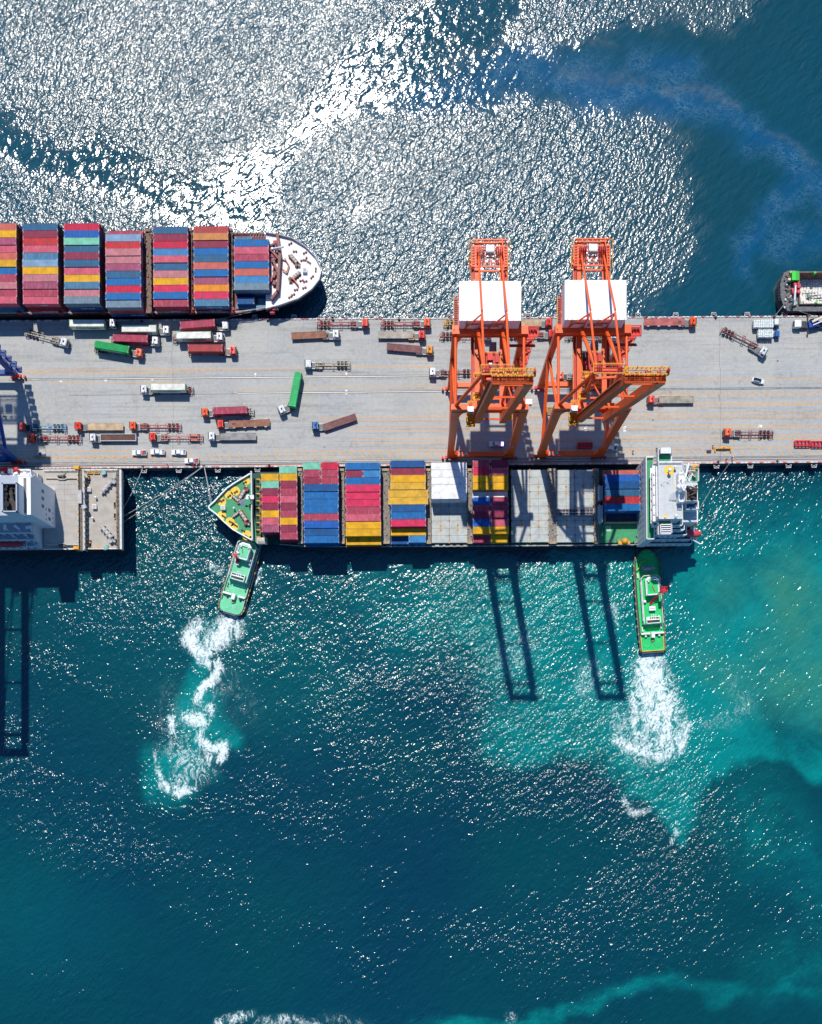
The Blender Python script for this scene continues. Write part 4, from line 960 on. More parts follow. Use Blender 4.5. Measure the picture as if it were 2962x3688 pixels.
def build_lorries():
    g = 'container lorries on the quay'
    def box_on(c, ctr, ang, label, Hc=2.6, trim=None, L=12.19):
        p = P(*ctr, QZ + 1.45 + Hc); p.z = QZ + 1.45
        return container(c, p, math.radians(ang), label, group='containers on lorries', Hc=Hc, trim=trim, L=L)
    def skel(*a, **k): return lorry(*a, **k)
    # northern side, heading east
    lorry('white lorry with bare beige skeletal trailer, beside the northern ship near the west', (231, 1231), -17, (210, 1226), (92, 1195), 'skeletal_beige', 'white')
    lorry('white lorry carrying the white container right beside the northern kerb', (407, 1163), -1, (376, 1172), (246, 1172), 'skeletal_pale', 'white')
    c = box_on('ivory', (312, 1163), 0, 'white refrigerated container with green ends, on the lorry nearest the northern kerb', 2.9, 'pale green'); side_text(c, 'EVERGREEN', 2.9, 1.45, 'green')
    lorry('white lorry carrying a white container, just above the maroon container lorry', (599, 1187), -1, (567, 1193), (430, 1193), 'skeletal_pale', 'white')
    c = box_on('ivory', (500.5, 1182), 0, 'white refrigerated container with green ends, just north of a maroon container', 2.9, 'pale green'); side_text(c, 'EVERGREEN', 2.9, 1.45, 'green')
    lorry('white lorry carrying a maroon container, beside the green container lorry', (560, 1226), -3, (534, 1229), (402, 1226), 'skeletal_brown', 'white', deck='dark')
    box_on('rose', (469, 1217.5), -1.6, 'maroon container on the white lorry beside the bright green container')
    lorry('orange lorry carrying the bright green container', (501, 1269), -9, (474, 1274), (342, 1252), 'skeletal_brown', 'orange', deck='beige')
    c = box_on('green', (402, 1248), -9.6, 'bright green container on the orange lorry, south of the white reefers'); side_text(c, 'EVERGREEN', 2.6, 1.3, 'white')
    lorry('grey-white lorry carrying a maroon container hard against the northern kerb', (812, 1170), 2, (781, 1173), (648, 1182), 'skeletal_brown', 'grey white', 0)
    box_on('rose', (711, 1166), 4.3, 'maroon container tilted slightly, on the lorry by the northern kerb')
    lorry('white lorry carrying the white container between two red container lorries', (792, 1211), 0, (764, 1216), (622, 1218), 'skeletal_maroon', 'white')
    c = box_on('ivory', (697, 1206), .8, 'white refrigerated container with green ends, between two red containers', 2.9, 'pale green'); side_text(c, 'EVERGREEN', 2.9, 1.45, 'green')
    lorry('orange-red lorry carrying a brick red container, southern of a group of three', (839, 1261), -2, (808, 1262), (678, 1262), 'skeletal_brown', 'red', deck='red')
    box_on('brick red', (739, 1252.5), 0, 'brick red container on the orange-red lorry south of a white reefer')
    lorry('white flatbed lorry with rusty brown deck, behind the red skeletal lorries', (1211, 1202), 0, (1174, 1204), (1051, 1210), 'flatbed_rust', 'white', group=g)
    lorry('red lorry with red skeletal trailer, western one along the northern kerb', (1316, 1160.5), 0, (1284, 1165), (1142, 1165.5), 'skeletal_red', 'red')
    lorry('orange lorry with red skeletal trailer, next to the pale rusty flatbed lorry', (1540, 1160), 0, (1513, 1165), (1371, 1166), 'skeletal_red', 'orange')
    lorry('red flatbed lorry with pale rust-streaked deck, west of the first orange crane', (1521, 1204), 0, (1488, 1206), (1363, 1206), 'flatbed_palerust', 'red', deck='amber')
    lorry('amber lorry with a dark maroon flatbed, angled west of the first orange crane', (1549, 1259), -4, (1519, 1259), (1394, 1248), 'flatbed_maroon', 'amber')
    lorry('lorry with yellow skeletal trailer, mostly under the western machine house', (1778, 1160), 0, (1742, 1163), (1599, 1163.5), 'skeletal_yellow', 'white')
    lorry('red lorry with an ochre flatbed, between the two white machine houses', (1979, 1159), 0, (1950, 1163), (1826, 1163), 'flatbed_ochre', 'red')
    lorry('lorry with red skeletal trailer under the western orange crane, cab hidden', (1758, 1204), 0, (1728, 1206), (1584, 1207), 'skeletal_red', 'white')
    lorry('red lorry with skeletal trailer passing between the orange cranes, northern lane', (1990, 1200), 0, (1958, 1205), (1815, 1206), 'skeletal_red', 'red')
    lorry('white lorry with pale skeletal trailer beneath the eastern orange crane', (2212, 1205), 0, (2180, 1208), (2037, 1209), 'skeletal_pale', 'white')
    lorry('orange-red lorry with a red rusty flatbed, east of the cranes at the kerb', (2499, 1156), 0, (2466, 1159), (2321, 1160), 'flatbed_redrust_wing', 'orange')
    lorry('white lorry with maroon skeletal trailer, parked askew in the east', (2753, 1264), -32, (2730, 1247), (2601, 1185), 'skeletal_maroon', 'white')
    # middle lanes, heading west
    lorry('grey-white lorry with short beige skeletal trailer, west of the green container', (1109, 1309), 180, (1138, 1312), (1261, 1312), 'skeletal_beige', 'grey white', 0, deck='beige')
    lorry('white lorry with brown skeletal trailer, at the western crane by the rail', (1558, 1338), 180, (1588, 1342), (1716, 1340), 'skeletal_maroon', 'white')
    lorry('white lorry carrying a white container, alone in the middle of the quay', (517, 1401), 180, (544, 1402), (695, 1404), 'skeletal_maroon', 'white')
    c = box_on('ivory', (605, 1392), 0, 'white refrigerated container with green ends, alone in the middle of the quay', 2.9, 'pale green'); side_text(c, 'EVERGREEN', 2.9, 1.4, 'green')
    lorry('orange lorry carrying a maroon container, beside the lorry with the outrigger flatbed', (737, 1483), 181, (768, 1485), (914, 1482), 'skeletal_pale', 'orange', deck='red')
    box_on('rose', (828, 1477), 2.0, 'maroon container on an orange lorry in the middle lanes')
    lorry('red lorry with rusty flatbed and pale outriggers, south of a maroon container', (793, 1526), 180, (826, 1527.5), (972, 1522), 'flatbed_rust_wing', 'red')
    lorry('white lorry jackknifed under the long pale green container', (1014, 1474), 206, (1049, 1462), (1076, 1342), 'skeletal_brown', 'white', deck='grey')
    box_on('pale green', (1063, 1400.5), 79.6, 'pale green container standing crosswise on a jackknifed white lorry')
    lorry('blue lorry with a maroon flatbed trailer swung out at an angle', (1135.5, 1532), 180, (1168, 1540), (1283, 1501), 'flatbed_maroon', 'blue')
    # south-western rows, heading west
    lorry('dull red lorry with light blue skeletal trailer, in the blue crane shadow', (78, 1535), 180, (112, 1539), (236, 1539), 'skeletal_blue', 'dull red', 1, deck='dark')
    lorry('red lorry with red skeletal trailer, partly in the blue crane shadow', (110, 1575), 180, (146, 1578), (291, 1579), 'skeletal_red', 'red')
    lorry('red lorry with an ochre rusty flatbed, in the south-western rows', (280, 1533), 180, (317, 1537), (443, 1537), 'flatbed_ochre', 'red')
    lorry('white lorry with white-sided dropside trailer and brown deck, south-western rows', (333, 1575), 180, (363, 1576.5), (490, 1576), 'flatbed_white', 'white')
    lorry('orange lorry with red skeletal trailer, north of the salmon skeletal trailer', (477, 1531.5), 180, (506, 1536), (651, 1536), 'skeletal_red', 'orange')
    lorry('red lorry with salmon skeletal trailer, north of the white pickups', (548, 1571.5), 180, (581, 1575), (729, 1575), 'skeletal_salmon', 'red')
    lorry('white lorry with a long grey flatbed, by the hatched bays', (761.5, 1570), 180, (795, 1573), (922, 1572), 'flatbed_grey', 'white', deck='red')
    lorry('red lorry with an olive rusty flatbed, just east of the orange cranes', (2347, 1437), 180, (2376, 1439.5), (2499, 1439), 'flatbed_olive', 'red', deck='red')
    lorry('orange lorry with maroon skeletal trailer, on the hatched eastern lanes', (2622, 1556), 180, (2648, 1561), (2787, 1561), 'skeletal_maroon', 'orange')
    lorry('salmon red lorry with grey skeletal trailer beneath the eastern crane', (2020, 1352), 180, (2046, 1355), (2170, 1355), 'skeletal_pale', 'salmon red', 1, deck='dark')
def bag_truck(label, ctr, L, Wd, cab, paint, head=0):
    p = P(*ctr, QZ + 3); p.z = QZ
    R = thing('bag_truck', label, 'truck', p, 0.003, 'small trucks loaded with sacks')
    V = vm(); pm = M('cab_' + paint, PAINT[paint], .35, .08)
    b = MB(); b.span(-L / 2, L / 2, -Wd / 2, Wd / 2, .95, 1.15); b.span(-L / 2, L / 2 + 2.6, -.45, .45, .6, .95); b.build('truck_bed', [V['FR']], R)
    sk = MB(); rr = random.Random(int(ctr[0]))
    for lay in range(3):
        n = int(L / .72); m = 5
        for i in range(n):
            for j in range(m):
                sk.box((-L / 2 + (i + .5) * L / n + rr.uniform(-.06, .06), -Wd / 2 + (j + .5) * Wd / m + rr.uniform(-.03, .03), 1.35 + lay * .42 + rr.uniform(-.03, .05)), (L / n * .97, Wd / m * .99, .42), rr.uniform(-.08, .08), 0, .86)
    sk.build('sack_load', [M('sack_white', (.72, .77, .74), .85, .12, 2.0)], R, bevel=.08)
    c = P(*cab, QZ + 2.2); x = c.x - p.x; y = c.y - p.y
    b = MB(); b.profile([(x - .75, .7), (x + .9, .6), (x + .92, 1.4), (x + .65, 2.15), (x - .75, 2.25)], y - .95, y + .95, 0); co = b.build('cab', [pm], R)
    MB().add([(x + .93, y - .85, 1.45), (x + .93, y + .85, 1.45), (x + .68, y + .8, 2.1), (x + .68, y - .8, 2.1)], [(0, 1, 2, 3)]).build('windscreen', [V['GL']], co)
    for xx in (x - .1, -L / 2 + 1.0, -L / 2 + 2.0):
        for s in (-1, 1): link('wheel', tyre_mesh(.45, .35), R, (xx, s * .95, .45))
def pickup(label, ctr, head, cargo=None, bed='dark', body='white', name='pickup_truck'):
    p = P(*ctr, QZ + 1.2); p.z = QZ
    R = thing(name, label, 'pickup', p, math.radians(head), 'pickups parked on the quay')
    V = vm(); pm = M('car_paint_' + body, {'white': (.70, .72, .74)}[body], .36, .05, spec=.4); bm_ = M('bed_' + bed, {'dark': (.06, .065, .07), 'maroon': (158, 48, 82), 'grey': (.20, .21, .22)}[bed], .6, .3)
    b = MB()
    b.profile([(-2.6, .45), (2.55, .42), (2.62, .75), (2.45, .98), (1.2, 1.08), (-2.6, 1.02)], -.9, .9, 0)
    o = b.build('body', [pm], R, bevel=.09)
    b = MB(); b.loft([[(1.25, -.82, 1.05), (1.25, .82, 1.05), (-.75, .82, 1.05), (-.75, -.82, 1.05)], [(.62, -.68, 1.72), (.62, .68, 1.72), (-.62, .68, 1.72), (-.62, -.68, 1.72)]], 0, 0); b.build('cabin', [pm], R, bevel=.06)
    b = MB(); b.add([(1.24, -.74, 1.12), (1.24, .74, 1.12), (.68, .62, 1.69), (.68, -.62, 1.69)], [(0, 1, 2, 3)]); b.build('windscreen', [V['GL']], R)
    for s in (-1, 1): MB().add([(1.05, s * .835, 1.1), (-.7, s * .835, 1.1), (-.6, s * .705, 1.64), (.58, s * .705, 1.64)], [(0, 1, 2, 3)]).build('side_window', [V['GL']], R)
    b = MB(); b.span(-2.5, -.85, -.74, .74, 1.02, 1.035, 0)
    for s in (-1, 1): b.span(-2.6, -.8, s * .76, s * .9, 1.0, 1.25, 1)
    b.span(-2.6, -2.5, -.9, .9, 1.0, 1.25, 1); b.build('truck_bed', [bm_, pm], R)
    if cargo: MB().box((-1.3, 0, 1.3), (.75, 1.2, .55)).box((-1.9, .25, 1.2), (.5, .5, .3), .4).build('cargo_crate', [M('crate_red', rgb(215, 40, 60), .5, .3)], R)
    for xx in (1.6, -1.6):
        for s in (-1, 1): link('wheel', tyre_mesh(.38, .24), R, (xx, s * .8, .38))
    for s in (-1, 1): MB().box((2.56, s * .65, .78), (.1, .4, .16)).build('headlight', [V['LI']], R); MB().box((1.0, s * 1.02, 1.18), (.14, .2, .14)).build('mirror', [pm], R)
def sedan(label, ctr, head, roofrack=False, col=(.72, .75, .78), cat='car'):
    p = P(*ctr, QZ + 1.2); p.z = QZ
    R = thing('parked_car', label, cat, p, math.radians(head), 'cars on the quay'); V = vm()
    pm = M('car_silver' if roofrack else 'car_white', col, .36, .05, spec=.4)
    b = MB(); b.loft([[(2.2 * x, .88 * y, .35) for x, y in ((.97, -.8), (1, 0), (.97, .8), (.5, 1), (-.6, 1), (-.98, .85), (-1, 0), (-.98, -.85), (-.6, -1), (.5, -1))],
                      [(2.2 * x, .9 * y, .72) for x, y in ((.98, -.82), (1.02, 0), (.98, .82), (.5, 1), (-.6, 1), (-.98, .88), (-1, 0), (-.98, -.88), (-.6, -1), (.5, -1))],
                      [(2.1 * x, .84 * y, .95) for x, y in ((.86, -.8), (.92, 0), (.86, .8), (.4, 1), (-.6, 1), (-.95, .85), (-.98, 0), (-.95, -.85), (-.6, -1), (.4, -1))]], 0, 0)
    b.build('body', [pm], R, smooth=False, bevel=.07)
    b = MB(); b.loft([[(1.05, -.76, .95), (1.05, .76, .95), (-1.75, .74, .95), (-1.75, -.74, .95)], [(.35, -.58, 1.43), (.35, .58, 1.43), (-1.05, .57, 1.43), (-1.05, -.57, 1.43)]], 0, None); b.build('windows', [V['GL']], R)
    MB().span(-1.02, .3, -.56, .56, 1.43, 1.47).build('roof', [pm if roofrack else V['GL']], R, bevel=.02)
    for s in (-1, 1): MB().bar((.9, s * .70, 1.02), (.33, s * .59, 1.45), .1, .08).bar((.33, s * .60, 1.45), (-1.05, s * .59, 1.45), .12, .08).bar((-1.05, s * .59, 1.45), (-1.7, s * .7, 1.0), .12, .08).build('pillar', [pm], R); MB().box((.75, s * .98, 1.0), (.14, .2, .12)).build('mirror', [pm], R)
    if roofrack:
        k = MB()
        for s in (-.42, .42): k.bar((-.95, s, 1.55), (.2, s, 1.55), .06, .06)
        for x in (-.95, -.37, .2): k.bar((x, -.42, 1.55), (x, .42, 1.55), .06, .06)
        k.build('roof_rack', [V['DK']], R)
    for xx in (1.35, -1.35):
        for s in (-1, 1): link('wheel', tyre_mesh(.34, .22), R, (xx, s * .76, .34))
    for s in (-1, 1): MB().box((2.14, s * .6, .7), (.1, .35, .14)).build('headlight', [V['LI']], R)
def build_small_vehicles():
    bag_truck('white truck stacked with white sacks, hard against the northern kerb in the east', (2754.5, 1162), 7.0, 2.7, (2799, 1158), 'white')
    bag_truck('blue-cabbed truck stacked with white sacks, beside the white-cabbed sack truck', (2762, 1197), 5.3, 2.7, (2803, 1200), 'blue')
    pickup('white pickup with dark bed and red bits in it, westernmost of three abreast', (501, 1630), 180, True)
    pickup('white pickup with grey bed and person at its tail, middle of three', (567, 1627), 179, None, 'grey')
    pickup('white pickup with an empty grey bed, easternmost of three abreast', (643, 1628), 180, None, 'grey')
    pickup('white pickup carrying a red crate, straddling the waterside rail', (690, 1659), 180, True)
    pickup('white pickup with dark maroon bed, in shade under the western orange crane', (1789, 1598), 180, None, 'maroon')
    pickup('white double-cab pickup in half shade beside the eastern crane leg', (2197, 1612), 180, None, 'dark')
    sedan('white car with dark glass roof, alone on the eastern quay', (2734, 1369), -15)
    sedan('silver-blue car with roof rack, at the edge of the blue crane shadow', (138, 1635), -2, True, (.42, .52, .58))
    # mobile crane at the eastern edge
    p = P(2926, 1168, QZ + 1.5); p.z = QZ
    R = thing('mobile_crane', 'blue mobile crane with white cab and long beige jib, by the northern kerb', 'mobile crane', p, PI + .003)
    V = vm(); BL = M('crane_truck_blue', rgb(25, 85, 180), .4, .2); WHT = M('cab_white', PAINT['white'], .35, .08); BE = M('jib_beige', (.62, .55, .42), .5, .2)
    b = MB(); b.span(-7, 4.6, -1.2, 1.2, .8, 1.25); b.span(2.2, 3.9, -1.15, 1.15, 1.25, 1.55); b.build('carrier', [V['DK']], R)
    b = MB(); b.profile([(4.0, .7), (6.6, .6), (6.7, 1.5), (6.4, 2.4), (4.1, 2.5)], -1.2, 1.2, 0); c = b.build('cab', [WHT], R, bevel=.08)
    MB().add([(6.71, -1.05, 1.55), (6.71, 1.05, 1.55), (6.45, 1, 2.35), (6.45, -1, 2.35)], [(0, 1, 2, 3)]).build('windscreen', [V['GL']], c)
    b = MB(); b.cyl((-.3, 0, 1.25), 1.3, .3, 20); b.box((-.3, .0, 2.0), (3.6, 2.3, 1.0), .2, 0); b.box((.5, -1.0, 2.5), (1.4, .8, 1.2), .2, 1); b.box((-.6, .2, 2.7), (1.2, .7, .5), .2, 0); b.build('turntable', [BL, V['GL']], R, bevel=.06)
    b = MB(); b.bar((.6, -.2, 3.0), (-13, -6.4, 6.0), .75, .85, 0, w2=.5, h2=.6); b.bar((.2, .8, 2.8), (-7, -2.0, 3.6), .3, .3, 1); b.build('jib', [BE, M('jib_white', (.7, .7, .68), .4)], R)
    for x in (1.2, -6.4):
        for s in (-1, 1): MB().bar((x, s * 1.2, .95), (x + .05, s * 3.6, .95), .28, .28).bar((x, s * 3.5, .95), (x, s * 3.5, .05), .2, .2).box((x, s * 3.5, .06), (.6, .6, .08)).build('outrigger', [V['DK']], R)
    for x in (5.4, 3.2, -2.6, -4.0, -5.4):
        for s in (-1, 1): link('wheel', tyre_mesh(.52, .4), R, (x, s * 1.0, .52))
    # lifting frames and racks standing on the quay
    YEL = M('rail_yellow', rgb(250, 175, 25), .5, .2); RD = M('rack_red', rgb(228, 38, 58), .45, .15)
    p = P(2606, 1614, QZ + .8); p.z = QZ
    R = thing('lifting_spreader', 'yellow container spreader standing on the eastern hatched bays', 'spreader', p, .006)
    b = MB(); b.bar((-2.7, 0, .75), (2.7, 0, .75), .5, .5); b.bar((-1.4, .12, 1.05), (1.4, .12, 1.05), .7, .2); b.build('main_beam', [YEL], R)
    for s in (-1, 1): MB().span(s * 2.75 - .18, s * 2.75 + .18, -1.2, .55, .1, .7).build('end_beam', [YEL], R)
    MB().cyl((.1, 0, 1.1), .22, .25, 12).build('lifting_eye', [M('eye_dark', (.03, .03, .03), .5)], R)
    p = P(1990, 1477, QZ + .8); p.z = QZ
    R = thing('lifting_cradle', 'ochre lifting cradle of four long bars behind the eastern crane leg', 'lifting cradle', p, .006)
    for i in range(4): MB().bar((-1.9, -1.2 + i * .75, .6), (2.2, -1.2 + i * .75, .6), .3, .25).build('bar', [M('frame_ochre', rgb(200, 150, 60), .6, .3)], R)
    for s in (-1.8, 2.1): MB().bar((s, -1.6, .3), (s, 1.6, .3), .25, .6).build('end_beam', [YEL], R)
    for i, (x, y, lab) in enumerate(((2891, 1597, 'red steel rack with four openings, on the eastern lanes by another rack'), (2950, 1599, 'red steel rack cut off by the eastern picture edge'), (2108, 1604, 'red steel rack lying in shade under the eastern orange crane'))):
        p = P(x, y, QZ + .8); p.z = QZ; w = 5.4 if i < 2 else 5.2
        R = thing('gear_rack', lab, 'rack', p, .004, 'red gear racks on the quay')
        b = MB()
        for yy in (-.85, .85): b.bar((-w / 2, yy, 1.1), (w / 2, yy, 1.1), .3, .3); b.bar((-w / 2, yy, .2), (w / 2, yy, .2), .22, .25)
        b.build('side_rail', [RD], R)
        for k in range(5): MB().bar((-w / 2 + .1 + k * (w - .2) / 4, -.85, .65), (-w / 2 + .1 + k * (w - .2) / 4, .85, .65), .4, 1.1).build('cross_plate', [RD], R)
        b = MB()
        for k in range(4): b.box((-w / 2 + .75 + k * (w - .3) / 4, 0, .5), (.5, .7, .5), .1 * k)
        b.build('twistlock_bin', [M('bin_grey', (.18, .17, .17), .6, .4)], R)
    p = P(2553, 1626, QZ); R = thing('hand_trolley', 'small dark wheeled tray beside the yellow spreader', 'trolley', p, 0)
    MB().span(-.75, .75, -.25, .25, .35, .42).rail([(-.75, -.25, .4), (.75, -.25, .4), (.75, .25, .4), (-.75, .25, .4)], .3, .03, 0, closed=True).build('tray', [M('tray_dark', (.10, .06, .06), .6)], R)
    for s in (-.6, .6): link('wheel', tyre_mesh(.17, .1), R, (s, -.2, .17)); link('wheel', tyre_mesh(.17, .1), R, (s, .2, .17))
# ------------------------------------------------------------------ people
def person_meshes():
    def skinned(name, verts, edges, radii, mats, root=0):
        me = bpy.data.meshes.new('t'); me.from_pydata(verts, edges, [])
        o = bpy.data.objects.new('t', me); COL.objects.link(o)
        sk = o.modifiers.new('s', 'SKIN'); 
        for i, r in enumerate(radii): me.skin_vertices[0].data[i].radius = (r, r)
        me.skin_vertices[0].data[root].use_root = True
        su = o.modifiers.new('u', 'SUBSURF'); su.levels = 1
        dg = bpy.context.evaluated_depsgraph_get(); dg.update()
        out = bpy.data.meshes.new_from_object(o.evaluated_get(dg)); out.name = name
        bpy.data.objects.remove(o); out.materials.clear()
        for m in mats: out.materials.append(m)
        return out
    SK = M('skin', (.42, .24, .16), .6, .1)
    V_ = [(0, 0, .95), (0, 0, 1.2), (0, 0, 1.42), (0, .01, 1.52), (0, .02, 1.66), (.19, 0, 1.4), (.27, .05, 1.15), (.28, .2, .96), (-.19, 0, 1.4), (-.28, -.03, 1.14), (-.29, .06, .9), (.1, 0, .9), (.12, .08, .5), (.13, .1, .08), (.13, .22, .04), (-.1, 0, .9), (-.12, -.08, .5), (-.13, -.14, .08), (-.13, -.03, .04)]
    E_ = [(0, 1), (1, 2), (2, 3), (3, 4), (2, 5), (5, 6), (6, 7), (2, 8), (8, 9), (9, 10), (0, 11), (11, 12), (12, 13), (13, 14), (0, 15), (15, 16), (16, 17), (17, 18)]
    R_ = [.14, .135, .15, .055, .10, .07, .05, .04, .07, .05, .04, .095, .065, .05, .045, .095, .065, .05, .045]
    return skinned('body', V_, E_, R_, [SK]), skinned('overall', V_[:4] + V_[5:7] + V_[8:10] + V_[11:14] + V_[15:18], [(0, 1), (1, 2), (2, 3), (2, 4), (4, 5), (2, 6), (6, 7), (0, 8), (8, 9), (9, 10), (0, 11), (11, 12), (12, 13)], [.17, .165, .18, .07, .1, .075, .1, .075, .12, .09, .075, .12, .09, .075], [None])
def build_people():
    body, cloth = person_meshes()
    HM = {}
    for c, col in (('red', rgb(225, 40, 50)), ('dark', (.03, .03, .05)), ('orange', rgb(230, 90, 40)), ('green', (.05, .12, .06))):
        me = cloth.copy(); me.materials.clear(); me.materials.append(M('overall_' + c, col, .8, .2, 4)); HM[c] = me
    b = MB(); b.ball((0, .02, 1.72), .145, 12, 0, .85); b.tube((0, .02, 1.70), (0, .02, 1.72), .175, 14); hel = {}
    for c, col in (('white', (.75, .75, .75)), ('yellow', rgb(245, 190, 30)), ('red', rgb(220, 40, 40))): hel[c] = b.mesh('helmet', [M('helmet_' + c, col, .4, .05)])
    L_ = [((606, 1677), 'red', 'red', 70, 'person in red standing by the southern kerb, below the empty pickup'), ((700, 1679), 'red', 'red', 200, 'person in red bending way beside the mooring bollard, western of two'), ((712, 1678), 'red', 'white', 20, 'person in red with white helmet handling mooring lines, eastern of two'),
          ((594, 1634), 'orange', 'white', 120, 'person in orange behind the tail of the middle white pickup'), ((2279, 1628), 'dark', 'red', 0, 'person in dark clothes and red helmet walking the hatched bays'), ((2246, 1639), 'red', 'red', 50, 'person in red near the eastern crane foot'),
          ((2615, 1658), 'dark', 'red', 90, 'person in dark clothes with red helmet, western of three linesmen in the east'), ((2636, 1661), 'red', 'red', 200, 'person in red nearest the kerb among three linesmen'), ((2636, 1650), 'red', 'white', 300, 'person in red with white helmet, northern of three linesmen'),
          ((19, 1503), 'dark', 'red', 30, 'person in dark clothes on the lit patch beneath the blue crane'), ((2364, 1618), 'dark', 'yellow', 0, 'person in dark clothes near the ship bridge wing'), ((2567, 1607), 'dark', 'yellow', 40, 'person in dark clothes north-west of the yellow spreader')]
    for (px, c, h, a, lab) in L_:
        o = link('person', body, None, P(*px), math.radians(a)); tag(o, lab, 'person', 'people working on the quay')
        link('overall', HM[c], o); link('helmet', hel[h], o)
# ------------------------------------------------------------------ ships
class Frame:
    """a ship's own axes: root Empty plus survey-to-local conversion"""
    def __init__(s, name, label, cat, px, py, th, group=None):
        s.o = P(px, py, 0); s.th = th; s.R = thing(name, label, cat, s.o, th, group)
        s.inv = Matrix.Rotation(-th, 3, 'Z')
    def l(s, px, py, z):
        v = s.inv @ (P(px, py, z) - s.o); return Vector((v.x, v.y, z))
    def span(s, b, xa, xb, ya, yb, z0, z1, zr=None, mat=0):
        zr = z1 if zr is None else zr
        a = s.l(xa, yb, zr); c = s.l(xb, ya, zr); return b.span(a.x, c.x, a.y, c.y, z0, z1, mat)
def ring(f, pts, z): return [tuple(f.l(a, b, z)) for a, b in pts]
def offset_in(pts, d):
    n = len(pts); cx = sum(p[0] for p in pts) / n; out = []
    for i in range(n):
        a, b, c = Vector(pts[i - 1][:2]), Vector(pts[i][:2]), Vector(pts[(i + 1) % n][:2])
        e1 = (b - a).normalized(); e2 = (c - b).normalized(); nn = Vector((-(e1.y + e2.y), e1.x + e2.x))
        if nn.length < 1e-6: nn = Vector((-e1.y, e1.x))
        nn.normalize(); out.append((b.x + nn.x * d, b.y + nn.y * d, pts[i][2]))
    return out
def ccw(pts):
    a = sum(p[0] * q[1] - q[0] * p[1] for p, q in zip(pts, pts[1:] + pts[:1])); return pts if a > 0 else pts[::-1]
def hull_from(f, outline, z, mats, below, sheer=None):
    """outline at deck height; below(i, p) -> point on the waterline"""
    top = ccw(ring(f, outline, z))
    wl = [below(p) for p in top]
    b = MB(); b.loft([[(p[0], p[1], -3) for p in wl], [(p[0], p[1], .9) for p in wl], [((p[0] * .4 + q[0] * .6), (p[1] * .4 + q[1] * .6), 1.15 + (z - 1) * .3) for p, q in zip(wl, top)], top], 0, 1)
    return top, b
def bulwark(top, z, h, mat, parent, name='bulwark', t=.22, closed=True, sel=None):
    b = MB(); n = len(top)
    for i in range(n):
        if sel and not sel(top[i], top[(i + 1) % n]): continue
        p, q = Vector(top[i]), Vector(top[(i + 1) % n])
        b.bar((p.x, p.y, z + h / 2), (q.x, q.y, z + h / 2), t, h)
    return b.build(name, [mat], parent)
def twin_bollard(f, px, py, z, ang, mats, R, s=1.0):
    c = f.l(px, py, z); b = MB()
    d = Vector((math.cos(ang), math.sin(ang), 0)) * (.75 * s)
    for k in (-1, 1): b.cyl((c.x + d.x * k, c.y + d.y * k, z + .1), .3 * s, .75 * s, 12); b.cyl((c.x + d.x * k, c.y + d.y * k, z + .85 * s), .38 * s, .1, 12)
    b.box((c.x, c.y, z + .06), (2.6 * s, .9 * s, .12), ang); return b.build('bollard', mats, R)
def windlass(f, px, py, z, ang, R, body, drum, s=1.0):
    c = f.l(px, py, z); ca, sa = math.cos(ang), math.sin(ang)
    def q(x, y, zz): return (c.x + x * ca * s - y * sa * s, c.y + x * sa * s + y * ca * s, z + zz * s)
    b = MB()
    b.box(q(0, 0, .15), (6.2 * s, 2.4 * s, .3), ang)
    for x in (-2.9, -1.4, 0.1, 1.6, 2.9): b.box(q(x, 0, .8), (.28 * s, 2.0 * s, 1.4 * s), ang)
    b.box(q(2.3, -.9, .9), (1.4 * s, 1.2 * s, 1.0 * s), ang); b.tube(q(-3.5, 0, 1), q(3.5, 0, 1), .16 * s, 10)
    w = b.build('windlass', [body], R)
    for x in (-2.1, -.6, .9): MB().tube(q(x - .6, 0, 1), q(x + .6, 0, 1), .72 * s, 16).build('drum', [drum], w)
    for x in (-3.4, 3.4): MB().tube(q(x - .3, 0, 1), q(x + .3, 0, 1), .45 * s, 14).build('drum', [drum], w)
def rope(a, b, label, sag=.6, r=.06, group='mooring ropes', n=8):
    a, b = Vector(a), Vector(b)
    pts = [a.lerp(b, i / n) - Vector((0, 0, sag * 4 * (i / n) * (1 - i / n))) for i in range(n + 1)]
    o = MB().path(pts, r, 6).build('mooring_rope', [M('rope', (.45, .44, .40), .8, .2)]); return tag(o, label, 'rope', group)
PITCH = 2.525
def bay_origin(f, x0, y0, z): return f.l(x0, y0, z)
def put(f, a, i, c, z, L=12.19, xoff=0.0, label='', group='', Hc=2.59, trim=None):
    loc = Vector((a.x + xoff + L / 2, a.y - PITCH * (i + .5), z - Hc)); rnd = random.Random(hash((round(a.x, 1), i, round(z, 1))))
    w = f.o + Matrix.Rotation(f.th, 3, 'Z') @ loc; w.z = loc.z; w.x += rnd.uniform(-.07, .07)
    if ', top tier' in label and rnd.random() < .35: Hc = 2.89
    return container(c, w, f.th + rnd.uniform(-.0012, .0012), label, group=group, L=L, Hc=Hc, trim=trim)
LOWER = ['dark maroon', 'maroon', 'deep blue', 'rose', 'slate blue', 'dark maroon', 'mid blue', 'maroon', 'salmon', 'deep blue', 'teal', 'brick red']
